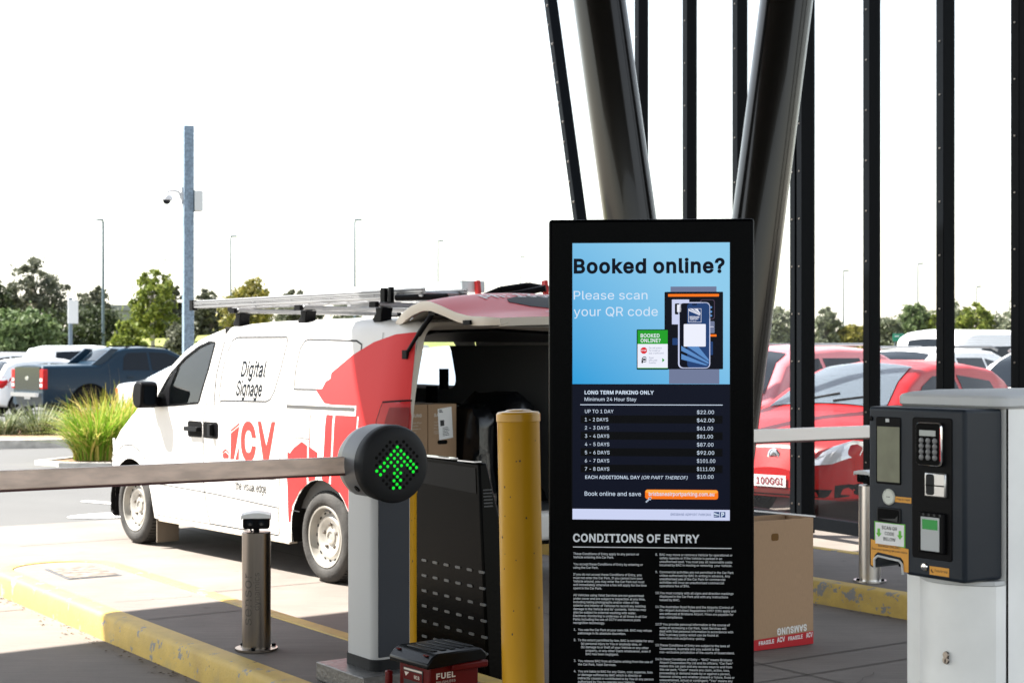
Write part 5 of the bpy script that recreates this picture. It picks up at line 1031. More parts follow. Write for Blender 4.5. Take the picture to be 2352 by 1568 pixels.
# livery
def dec(off, sgn=1): return vmap(off, sgn)
def livery(k):
    f = dec(.0028)
    rear_e = [(-.895, 1.62), (-.915, 1.35), (-.93, 1.1), (-.94, .7), (-.935, .36)]
    ar = [(.02 + .412 * math.cos(a), .325 + .412 * math.sin(a)) for a in np.linspace(R(177), R(6), 18)]
    # main red quarter with its skyline edge
    patch(k, [(-.878, 1.762), (-.70, 1.745), (-.48, 1.695), (-.25, 1.60), (-.034, 1.482), (-.034, 1.44), (.02, 1.42), (.06, 1.36), (.129, 1.357), (.0, 1.27), (-.10, 1.262)] + [(-.40, 1.262), (-.405, 1.19), (-.44, 1.19), (-.44, .34), (-.93, .34)] + rear_e[::-1][1:], [], f, .07, flip=True)
    patch(k, [(-.16, 1.19), (-.42, 1.19), (-.42, .76), (-.40, .34), (-.39, .34)] + ar[:6] + [(-.118, .70), (-.147, 1.005)], [], f, .07, flip=True)
    patch(k, [(-.046, 1.19), (-.128, 1.19), (-.12, 1.0), (-.09, .72), (-.085, .715), (-.002, .735), (-.03, 1.0)], [], f, .07, flip=True)
    patch(k, [(.468, .75), (.465, .915), (.435, .896), (.376, .939), (.269, .989), (.20, .965), (.20, .69), (.30, .63), (.40, .52), (.432, .40), (.452, .40)], [], f, .06, flip=True)
    patch(k, [(.174, .958), (.06, .92), (.086, .77), (.086, .728), (.174, .71)], [], f, .06, flip=True)
    strip(k, [(.171, .96), (.164, 1.09), (.16, 1.19)], .007, f)
vpart('red_livery', M_red, livery, body)
def logo(k):
    f = dec(.003); P = lambda pl: patch(k, pl, [], f, .05, flip=True)
    P([(1.163, 1.096), (1.296, 1.035), (1.296, 1.022), (1.166, 1.082)]); P([(1.296, 1.008), (1.168, 1.068), (1.247, .815), (1.302, .81)]); P([(1.175, .914), (1.173, .815), (1.225, .81)])
    P([(1.43, .86), (1.377, .887), (1.324, .862), (1.326, .848), (1.377, .874), (1.428, .846)]); P([(1.424, .839), (1.377, .862), (1.328, .841), (1.332, .815), (1.412, .812)])
    v, fs = glyphs('C', .035); x0, x1, y0, y1 = v[:, 0].min(), v[:, 0].max(), v[:, 1].min(), v[:, 1].max()
    k.add([f(1.143 - (p[0] - x0) / (x1 - x0) * .225, .805 + (p[1] - y0) / (y1 - y0) * .305) for p in v], fs)
    P([(.892, 1.114), (.842, 1.114), (.765, .93), (.69, 1.117), (.638, 1.119), (.735, .82), (.805, .815)])
vpart('logo', M_logo, logo, sd)
def vtext(k):
    f = dec(.003); g = lambda a, b: f(-a, b)
    text(k, 'Digital', -1.235, 1.445, g, .115, .365, bold=.020); text(k, 'Signage', -1.265, 1.30, g, .112, .385, bold=.020); text(k, 'the visual edge', -1.225, .585, g, .066, .46, bold=.006)
vpart('lettering', M_dtext, vtext, sd)
# door handles
def handle(k, x0, x1):
    f = vmap(.003, 1); patch(k, rrect(x0, .957, x1, 1.085, .025), [], f, .05, flip=True)
for x0, x1, p_ in ((1.755, 1.995, fd), (1.495, 1.735, sd)):
    hd = vpart('door_handle', M_blk, lambda k: patch(k, rrect(x0, .957, x1, 1.085, .025), [], vmap(.003, 1), .05, flip=True), p_)
    def grip(k):
        if p_ is fd: k.prism(rrect(x0 + .02, 1.005, x1 - .01, 1.04, .012), lambda a, c, d: (a, .93 + d, c), .004, .045)
        else: k.prism(rrect(x0 + .07, .975, x0 + .11, 1.07, .012), lambda a, c, d: (a, .93 + d, c), .004, .04)
    vpart('grip', M_dark, grip, hd)
    vpart('grip_recess', M_blk2, lambda k: patch(k, rrect(x0 + .02, .97, x1 - .03, 1.0, .01) if p_ is fd else rrect(x0 + .12, .98, x1 - .02, 1.065, .02), [], vmap(.0045, 1), .05, flip=True), hd)
# wing mirrors
for sg, p_ in ((1, fd), (-1, fdr)):
    k = MB(); k.prism([(2.47, 1.20), (2.455, 1.35), (2.48, 1.385), (2.56, 1.395), (2.61, 1.37), (2.64, 1.28), (2.62, 1.20), (2.57, 1.172), (2.50, 1.172)], lambda a, c, d: (a - d * .15, sg * (.955 + d), c), 0, .165); mr = k.build('wing_mirror', M_blk, p_); bev(mr, .05, 4)
    k = MB(); k.prism([(2.50, 1.19), (2.62, 1.18), (2.60, 1.25), (2.52, 1.27)], lambda a, c, d: (a, sg * d, c), .90, 1.02); bev(k.build('mirror_arm', M_blk, mr), .012)
    k = MB(); k.prism(rrect(.985, 1.205, 1.095, 1.355, .03), lambda a, c, d: (2.450 - (a - 1) * .15 + d, sg * a, c), -.002, .004); k.build('mirror_glass', M_glassd, mr)
# lower trim: sill, bumpers, mud flap
k = MB(); k.prism([(.48, .235), (2.55, .235), (2.55, .262), (.48, .262)], lambda a, c, d: (a, d, c), .84, .908); k.build('sill', mat('dusty_sill', (.50, .44, .36), .7, noise=.3, nscale=9), van)
k = MB(); pl = [(-.98, -.78), (-.96, -.86), (-.85, -.905), (-.42, -.925), (-.42, .925), (-.85, .905), (-.96, .86), (-.98, .78)]; k.prism(pl, lambda a, b, d: (a, b, d), .30, .50); bev(k.build('rear_bumper', M_white, van), .03, 3)
k = MB(); pl = [(3.44, .90), (3.62, .835), (3.80, .70), (3.93, .45), (4.01, 0)]; pl = pl + [(a, -b) for a, b in pl[-2::-1]] + [(3.4, -.80), (3.4, .80)]; k.prism(pl, lambda a, b, d: (a, b, d), .20, .42); bev(k.build('front_bumper', M_blk, van), .03, 3)
for sg in (1, -1):
    k = MB(); k.box((2.60, sg * .80, .20), (.012, .20, .30)); k.build('mud_flap', mat('mud_flap_grey', (.16, .13, .10), .8), van)
    k = MB(); k.prism([(3.46, .74), (3.64, .68), (3.70, .76), (3.48, .88)], lambda a, c, d: (a, sg * (ip(a, V_W) - .01 + d), c), 0, .02); k.build('headlight', M_head, van)
# wheels
def wheel(parent, c, r, wd, sg, rimm, steel=True, name='wheel'):
    we = bpy.data.objects.new(name, None); COL.objects.link(we); we.parent = parent; we.location = c; ax = (0, sg, 0)
    k = MB(); rr = r * .665; h = wd / 2
    k.lathe([(rr, h - .02), (rr + .012, h - .004), (rr + .03, h + .004), (r * .84, h + .006), (r * .93, h - .006), (r * .975, h - .022), (r, h - .045), (r, -h + .045), (r * .97, -h + .02), (r * .9, -h), (rr, -h + .01)], (0, 0, 0), ax, 48)
    for i in range(60):
        a = 2 * math.pi * i / 60; ca, sa = math.cos(a), math.sin(a); tq = Vector((-sa, 0, ca))
        k.box((Vector((ca * r, sg * (h - .05), sa * r))), (.006, .05, .0035), 1, Matrix((( -sa, 0, ca), (0, 1, 0), (ca, 0, sa))).transposed())
    k.build('tyre', [M_tyre, M_under], we, angle=30)
    k = MB()
    if steel:
        k.lathe([(rr + .004, h - .012), (rr, h - .004), (rr - .012, h - .006), (rr - .018, h - .028), (rr - .03, h - .05), (rr - .055, h - .052), (rr - .075, h - .036), (rr - .10, h - .040), (rr - .125, h - .058), (.062, h - .06), (.055, h - .05), (.038, h - .048), (.030, h - .056), (.0001, h - .056)], (0, 0, 0), ax, 48)
        rm = k.build('rim', rimm, we, angle=35)
        k = MB(); k2 = MB()
        for i in range(16):
            a = 2 * math.pi * i / 16; cr = rr - .045; c_ = Vector((cr * math.cos(a), sg * (h - .0485), cr * math.sin(a))); t1 = Vector((-math.sin(a), 0, math.cos(a))); t2 = Vector((math.cos(a), 0, math.sin(a)))
            k.add([c_ + t1 * .014 * math.cos(q) + t2 * .008 * math.sin(q) for q in np.linspace(0, 2 * math.pi, 11)[:-1]], [tuple(range(10))])
        k.build('vent_holes', M_under, rm, flat=True)
        for i in range(5):
            a = 2 * math.pi * i / 5 + .3; k2.lathe([(.013, 0), (.012, .016), (.007, .019), (.0001, .019)], (.085 * math.cos(a), sg * (h - .06), .085 * math.sin(a)), ax, 8)
        k2.build('wheel_nuts', M_stain, rm)
    else:
        k.lathe([(rr + .004, h - .012), (rr, h - .002), (rr - .015, h - .006), (rr - .03, h - .05), (rr - .04, h - .09)], (0, 0, 0), ax, 32)
        for i in range(5):
            a = 2 * math.pi * i / 5; d = Vector((math.cos(a), 0, math.sin(a))); t1 = Vector((-d.z, 0, d.x)); y0 = sg * (h - .022); q = rr - .012
            k.add([d * .04 + t1 * .035 + Vector((0, y0, 0)), d * .04 - t1 * .035 + Vector((0, y0, 0)), d * q - t1 * .045 + Vector((0, y0 + sg * .008, 0)), d * q + t1 * .045 + Vector((0, y0 + sg * .008, 0))], [(0, 1, 2, 3)])
        k.lathe([(.055, h - .03), (.05, h - .015), (.0001, h - .012)], (0, 0, 0), ax, 20)
        rm = k.build('rim', rimm, we, angle=35)
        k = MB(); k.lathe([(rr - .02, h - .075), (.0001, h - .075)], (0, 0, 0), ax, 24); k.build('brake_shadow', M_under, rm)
    return we
for x in (.02, 3.03):
    for sg in (1, -1): wheel(van, (x, sg * .80, .325), .325, .20, sg, M_rim)
k = MB()
for x in (.02, 3.03):
    for sg in (1, -1):
        n = 14; a_ = np.linspace(R(-10), R(190), n)
        o = len(k.v); k.v += [(x + .41 * math.cos(a), sg * (vside(x, .5) - .008), .325 + .41 * math.sin(a)) for a in a_] + [(x + .41 * math.cos(a), sg * .60, .325 + .41 * math.sin(a)) for a in a_]
        k.f += [(o+i, o+i+1, o+n+i+1, o+n+i) for i in range(n - 1)]; k.m += [0] * (n - 1)
        k.f.append(tuple(o + n + i for i in range(n))); k.m.append(0)
k.box((1.5, 0, .30), (4.6, 1.30, .10)); k.box((1.5, 0, .27), (1.9, 1.60, .04)); k.box((3.5, 0, .5), (.5, 1.2, .3))
k.build('underbody', M_under, van, flat=True)
# tail lights
for sg in (1, -1):
    tl = vpart('tail_light', M_tail, lambda k: patch(k, [(-.70, 1.285), (-.655, 1.16), (-.66, 1.0), (-.70, .86), (-.76, .80), (-.94, .80), (-.935, 1.2), (-.925, 1.30)], [], vmap(.012, sg), .05, flip=sg > 0), van)
    vpart('dark_lens', M_taild, lambda k: patch(k, [(-.77, 1.255), (-.74, 1.16), (-.745, 1.02), (-.78, .90), (-.93, .88), (-.925, 1.26)], [], vmap(.016, sg), .05, flip=sg > 0), tl)
    vpart('lens_rim', M_blk, lambda k: strip(k, [(-.93, 1.305), (-.70, 1.29), (-.652, 1.16), (-.657, 1.0), (-.70, .85), (-.77, .79)], .014, vmap(.010, sg)), tl)
# cargo space: jamb, lining, floor, bulkhead, cab
jb = MB(); zz_ = [.52, .8, 1.1, 1.35, 1.55, 1.66]
def sec(x, shrink):
    out = []
    for z in zz_: out.append((x, vside(x, z) - shrink, z))
    for a in np.linspace(0, math.pi / 2, 6)[1:]: out.append((x, vside(x, 1.66) - shrink - .12 * (1 - math.cos(a)), 1.66 + (.165 - shrink * .6) * math.sin(a)))
    out.append((x, 0, 1.66 + .165 - shrink * .6 + .02)); return out
def full(s_): return s_ + [(p[0], -p[1], p[2]) for p in s_[-2::-1]]
secs = [full(sec(-.90, .0)), full(sec(-.915, .035)), full(sec(-.86, .075)), full(sec(-.80, .085))]
n = len(secs[0]); jb.v = [p for s_ in secs for p in s_]
for i in range(len(secs) - 1):
    for q in range(n - 1): jb.f.append((i*n+q, i*n+q+1, (i+1)*n+q+1, (i+1)*n+q)); jb.m.append(0)
jm = jb.build('rear_opening_frame', M_cream, van, angle=50)
sl_ = MB(); a1 = secs[3]; a2 = full(sec(-.77, .115)); sl_.v = a1 + a2; sl_.f = [(q, q+1, n+q+1, n+q) for q in range(n - 1)]; sl_.m = [0] * (n - 1); sl_.build('rubber_seal', M_blk2, jm, angle=60)
ln = MB(); inner = [(-.80, .50), (1.62, .50), (1.62, 1.70), (-.80, 1.70)]
patch(ln, inner, [grow(swin, .015)], vmap(-.07, -1), .12); patch(ln, inner, [], vmap(-.07, 1), .12, flip=True)
o = len(ln.v); ln.v += [(-.80, .76, 1.70), (1.62, .76, 1.72), (1.62, .45, 1.80), (-.80, .45, 1.78), (-.80, -.45, 1.78), (1.62, -.45, 1.80), (1.62, -.76, 1.72), (-.80, -.76, 1.70)]
ln.f += [(o, o+1, o+2, o+3), (o+3, o+2, o+5, o+4), (o+4, o+5, o+6, o+7)]; ln.m += [0] * 3
ln.add([(-.93, -.86, .505), (1.62, -.86, .505), (1.62, .86, .505), (-.93, .86, .505)], [(0, 1, 2, 3)]); ln.add([(1.62, -.87, .5), (1.62, .87, .5), (1.62, .80, 1.83), (1.62, -.80, 1.83)], [(0, 3, 2, 1)])
lin_ = ln.build('cargo_lining', M_lining, van, angle=30)
k = MB()
for x in (.55, .35, -.25, -.55): strip(k, [(x, .95), (x - .01, 1.3), (x - .03, 1.62)], .016, vmap(-.055, -1))
k.build('wall_ribs', mat('rib_grey', (.30, .305, .31), .6), lin_)
k = MB(); k.box((-.93, 0, .495), (.05, 1.5, .03)); k.build('load_sill', M_alum, van)
k = MB(); patch(k, [(1.7, .5), (2.9, .5), (2.75, 1.14), (1.8, 1.16)], [], vmap(-.05, 1), .2); patch(k, [(1.7, .5), (2.9, .5), (2.75, 1.14), (1.8, 1.16)], [], vmap(-.05, -1), .2); k.box((2.75, 0, 1.0), (.45, 1.55, .34)); k.box((2.2, 0, .48), (1.2, 1.6, .06)); k.build('cab_interior', M_lining, van)
for y in (.45, -.45):
    k = MB(); k.box((2.0, y, .78), (.5, .46, .14)); k.box((1.80, y, 1.10), (.13, .46, .56), 0, Matrix.Rotation(R(-12), 3, 'Y')); k.box((1.73, y, 1.48), (.09, .24, .18)); s_ = k.build('seat', mat('seat_fabric', (.045, .047, .05), .9), van); bev(s_, .04, 3)
k = MB(); pts = [Vector((2.44 + .06 * math.sin(a), -.42 + .19 * math.cos(a), 1.23 + .18 * math.sin(a))) for a in np.linspace(0, 2 * math.pi, 21)]; k.tube(pts, .014, 8); k.cyl((2.44, -.42, 1.23), (2.62, -.42, 1.12), .03); k.tube([pts[0], (2.45, -.42, 1.22), pts[10]], .012, 6); k.build('steering_wheel', M_blk, van)
# open tailgate
G_P = [(-.63, 1.835), (-.75, 1.875), (-.9, 1.93), (-1.03, 1.957), (-1.13, 1.955), (-1.25, 1.925), (-1.4, 1.877), (-1.53, 1.850), (-1.66, 1.845), (-1.79, 1.835)][::-1]
def gw(x): return ip(x, [(-1.79, .76), (-1.7, .80), (-1.2, .83), (-.8, .80), (-.63, .74)])
def gz(x, q): return ip(x, G_P) + .075 * (1 - abs(q) ** 2.2) * min(1, max(.25, (x + 1.9) / .5))
def gtop(off): return lambda x, q: (x, q * gw(x), gz(x, q) + off)
gx_ = np.linspace(-.63, -1.785, 26); gq = np.linspace(-1, 1, 21)
k = MB()
for x in gx_:
    for q in gq: k.v.append(gtop(0)(x, q))
nq = len(gq)
for i in range(len(gx_) - 1):
    for j in range(nq - 1): k.f.append((i*nq+j, i*nq+j+1, (i+1)*nq+j+1, (i+1)*nq+j)); k.m.append(0)
tg = k.build('tailgate', mat('tailgate_red_film', (.60,.04,.045), .38, ior=1.4, coat=.05), van, angle=60)
def gth(x): return ip(x, [(-1.785, .042), (-1.65, .055), (-1.1, .06), (-.75, .06), (-.63, .02)])
k = MB(); nx_ = len(gx_)
for q in (-1, 1):
    o = len(k.v); k.v += [(x, q * gw(x), gz(x, q) + .003) for x in gx_] + [(x, q * (gw(x) + .004), gz(x, q) - .012) for x in gx_] + [(x, q * (gw(x) - .008), gz(x, q) - gth(x)) for x in gx_] + [(x, q * (gw(x) - .07), gz(x, q) - gth(x) * .6) for x in gx_]
    for r_ in range(3): k.f += [(o + r_*nx_ + i, o + r_*nx_ + i + 1, o + (r_+1)*nx_ + i + 1, o + (r_+1)*nx_ + i) for i in range(nx_ - 1)]; k.m += [0] * (nx_ - 1)
o = len(k.v); e = -1.785; k.v += [(e, q * gw(e), gz(e, q) + .002) for q in gq] + [(e + .015, q * gw(e), gz(e, q) - .05) for q in gq] + [(e + .10, q * gw(e), gz(e, q) - .055) for q in gq]
for r_ in range(2): k.f += [(o + r_*nq + i, o + r_*nq + i + 1, o + (r_+1)*nq + i + 1, o + (r_+1)*nq + i) for i in range(nq - 1)]; k.m += [0] * (nq - 1)
k.build('gate_edge', M_cream, tg, angle=50)
k = MB()
for x in gx_:
    for q in gq: k.v.append((x, q * (gw(x) - .06), gz(x, q) - .05 - .02 * (1 - q * q)))
for i in range(nx_ - 1):
    for j in range(nq - 1): k.f.append((i*nq+j, (i+1)*nq+j, (i+1)*nq+j+1, i*nq+j+1)); k.m.append(0)
k.build('gate_lining', mat('gate_inner_grey', (.26, .24, .21), .6), tg, angle=60)
k = MB(); patch(k, [(-1.36, .42), (-1.46, .30), (-1.52, .1), (-1.53, -.35), (-1.45, -.5), (-1.25, -.5), (-1.22, -.2), (-1.24, .2), (-1.30, .38)], [], gtop(.004), .1); k.build('plate_recess', M_blk, tg)
k = MB(); gt = lambda a, b: gtop(.0045)(b, -a); text(k, 'Ph: 1300', -.56, -1.26, gt, .085, .80, 'L', .02); text(k, 'www.', -.30, -1.66, gt, .07, .34, 'L', .02); k.build('lettering', mat('gate_white_film', (.75, .70, .70), .4), tg)
k = MB(); patch(k, [(-.66, -.95), (-.66, .95), (-.80, .97), (-.80, -.97)], [], gtop(.003), .15); k.build('white_band', M_white, tg)
for sg in (1, -1):
    k = MB(); k.tube([(-.84, sg * .80, 1.62), (-1.0, sg * .78, 1.80), (-1.08, sg * .76, 1.885)], .013, 8); k.tube([(-.95, sg * .785, 1.74), (-1.08, sg * .76, 1.885)], .018, 8); k.box((-.83, sg * .80, 1.61), (.05, .03, .06)); k.box((-1.09, sg * .765, 1.885), (.07, .03, .035)); k.build('gas_strut', M_blk, tg)
k = MB(); k.box((-1.52, .80, 1.812), (.07, .05, .03)); k.build('gate_buffer', M_blk, tg)
# roof bars and ladder
for x, lb in ((1.52, ''), (.55, ''), (-.43, '')):
    k = MB(); k.box((x, 0, 1.955), (.07, 1.52, .035)); rb = k.build('roof_bar', M_alum, van); bev(rb, .008)
    for sg in (1, -1):
        k = MB(); k.prism([(-.035, 0), (.055, 0), (.075, .02), (.03, .06), (.035, .10), (-.055, .10), (-.04, .06)], lambda a, c, d: (x + a, sg * (.66 + d), 1.835 + c + (.0)), 0, .09); bev(k.build('bar_foot', M_blk, rb), .006)
        k = MB(); k.box((x, sg * .785, 1.955), (.075, .03, .04)); k.build('bar_end', M_blk, rb)
k = MB(); k.box((-.43, .70, 2.02), (.05, .03, .10)); k.tube([(-.55, .68, 2.0), (-.95, .55, 2.0)], .022, 10); k.box((-.50, .69, 2.02), (.03, .03, .11)); k.build('rack_stop', M_blk, van)
# the carried ladder
ld = thing('extension_ladder', 'long silver aluminium extension ladder lying on the roof bars of the white van', 'ladder', van.location + Vector((0, 0, 0)), van.rotation_euler.z)
for y in (.62, .26):
    k = MB()
    for z, h_ in ((2.015, .03), (2.045, .022)): k.box((.85, y, z - .006), (3.27, .03, .014)); k.box((.85, y, z + .008), (3.27, .036, .006))
    k.box((.85, y - .012, 2.03), (3.27, .006, .07)); bev(k.build('stile', M_alum, ld), .002)
k = MB()
for i in range(12): k.cyl((2.35 - .28 * i, .25, 2.03), (2.35 - .28 * i, .62, 2.03), .016, n=10)
k.build('rungs', M_alum, ld)
k = MB()
for y in (.62, .26): k.box((2.49, y, 2.025), (.05, .05, .085))
k.build('rubber_foot', M_blk, ld)
ld2 = thing('plank_ladder', 'pale grey galvanised trestle plank on the far side of the van roof', 'plank', van.location + Vector((0, 0, 0)), van.rotation_euler.z)
k = MB(); k.box((.95, -.40, 2.125), (1.95, .22, .085)); bev(k.build('plank_deck', mat('pale_galvanised', (.55, .60, .62), .5, .3, noise=.15, nscale=12), ld2), .006)
for x in (1.3, .35): k = MB(); k.box((x, -.40, 2.025), (.05, .5, .11)); k.build('plank_bracket', M_alum, ld2)
k = MB()
for x in (1.10, .78, .2): k.box((x, -.288, 2.13), (.10, .003, .03))
k.build('white_stickers', M_paperw, ld2, flat=True)
for (x, y, lab) in ((-.06, -.42, 'red ladder clamp bracket on the van roof behind the plank end'), (-.40, -.80, 'red ladder clamp bracket at the far edge of the van roof')):
    k = MB(); k.box((0, 0, .11), (.045, .03, .26), 0, Matrix.Rotation(R(8), 3, 'Y')); o = k.build('red_clamp', M_tail if 0 else mat('red_bracket_paint', (.55, .02, .02), .5), None); o.parent = van; o.location = (x, y, 1.93); bev(o, .004)
k = MB(); k.tube([(.05, -.5, 2.03), (-.1, -.6, 2.10), (-.25, -.75, 2.13), (-.40, -.82, 2.10)], .03, 8); k.tube([(.0, -.5, 2.0), (-.2, -.62, 2.06), (-.42, -.78, 2.11)], .025, 8); k.build('roll_of_straps', M_blk, van)
# load: cartons and bags
def vl(x, y, z): return van.matrix_basis @ Vector((x, y, z))
VROT = van.rotation_euler.z
def carton(x, y, label, sticker):
    p = vl(x, y, .515); t = thing('monitor_carton', label, 'box', p, VROT - R(90), group='monitor cartons in the van')
    k = MB(); k.box((0, .30, .37), (.255, .60, .74)); bev(k.build('carton', M_card, t), .004)
    f = lambda a, c: (a, -.0012, c)
    f = lambda a, c: (a, -.0012, c + .15)
    k = MB(); k.poly(rrect(-.045, .30, .045, .33, .014), f); k.build('hand_hole', M_blk2, t, flat=True)
    k = MB(); text(k, 'SAMSUNG', 0, .50, f, .022, .15, 'C', .03)
    for i, wd in enumerate((.15, .12, .14, .10)): text(k, 'Professional Display'[:18 - 2 * i], -.075, .455 - .022 * i, f, .010, wd, 'L', res=1)
    text(k, 'Smart Signage', -.075, .375, f, .011, .09, res=1); k.build('lettering', MATS['grey_print'], t, flat=True)
    if sticker:
        k = MB(); g = lambda a, c: (a, -.0022, c + .15); h_ = lambda a, c: (a, -.0030, c + .15); k.poly([(-.03, .33), (.095, .345), (.08, .57), (-.045, .555)], g, 0); k.poly([(-.02, .43), (.015, .433), (.012, .475), (-.023, .472)], h_, 1)
        text(k, 'QL', -.035, .53, h_, .02, None, 'L', .03, 1)
        for i in range(6): k.poly([(.0, .36 + .011 * i), (.06 - .006 * (i % 3), .365 + .011 * i), (.06 - .006 * (i % 3), .369 + .011 * i), (.0, .364 + .011 * i)], h_, 1)
        k.build('shipping_label', [M_paperw, M_ink], t, flat=True)
    return t
carton(-.30, .36, 'brown monitor carton at the left side of the van load, without a label', False)
carton(-.30, .10, 'brown monitor carton in the van with a white shipping label', True)
def lump(name, label, cat, c, d, m, seed):
    rg = random.Random(seed); k = MB(); nu, nv = 14, 10
    for j in range(nv + 1):
        for i in range(nu):
            a = 2 * math.pi * i / nu; z = j / nv; e = .5; ca, sa = math.cos(a), math.sin(a); s_ = (1 - .12 * z + .05 * math.sin(5 * a + 7 * z + seed)) * (1 if j < nv else .7)
            k.v.append((d[0] / 2 * math.copysign(abs(ca) ** e, ca) * s_, d[1] / 2 * math.copysign(abs(sa) ** e, sa) * s_, d[2] * (z + .03 * math.sin(3 * a + seed) * z)))
    for j in range(nv):
        for i in range(nu): k.f.append((j*nu+i, j*nu+(i+1) % nu, (j+1)*nu+(i+1) % nu, (j+1)*nu+i)); k.m.append(0)
    k.f.append(tuple(nv*nu+i for i in range(nu))); k.m.append(0)
    o = k.build(name, m, None, angle=60); o.location = vl(*c); o.rotation_euler = (0, 0, VROT); return tag(o, label, cat)
M_bag = mat('black_wrapping', (.005, .006, .008), .22, bump=.5, bscale=9)
lump('wrapped_screen', 'black plastic wrapped screen standing upright beside the cartons in the van', 'wrapped screen', (-.25, -.17, .515), (.5, .22, .72), M_bag, 2)
lump('wrapped_screen', 'larger black wrapped panel at the right of the van load', 'wrapped screen', (-.2, -.50, .515), (.7, .36, .80), M_bag, 5)
k = MB(); k.box((.9, .1, .80), (.3, 1.2, .56)); o = k.build('tool_rack', M_blk2, None); o.location = vl(0, 0, 0); o.rotation_euler = (0, 0, VROT); tag(o, 'black tool rack across the van cargo space in front of the window', 'rack')
k = MB(); k.box((.55, -.55, 1.42), (.06, .05, .16)); k.box((.75, -.58, 1.16), (.08, .06, .40)); k.build('rack_post', M_blk2, o)

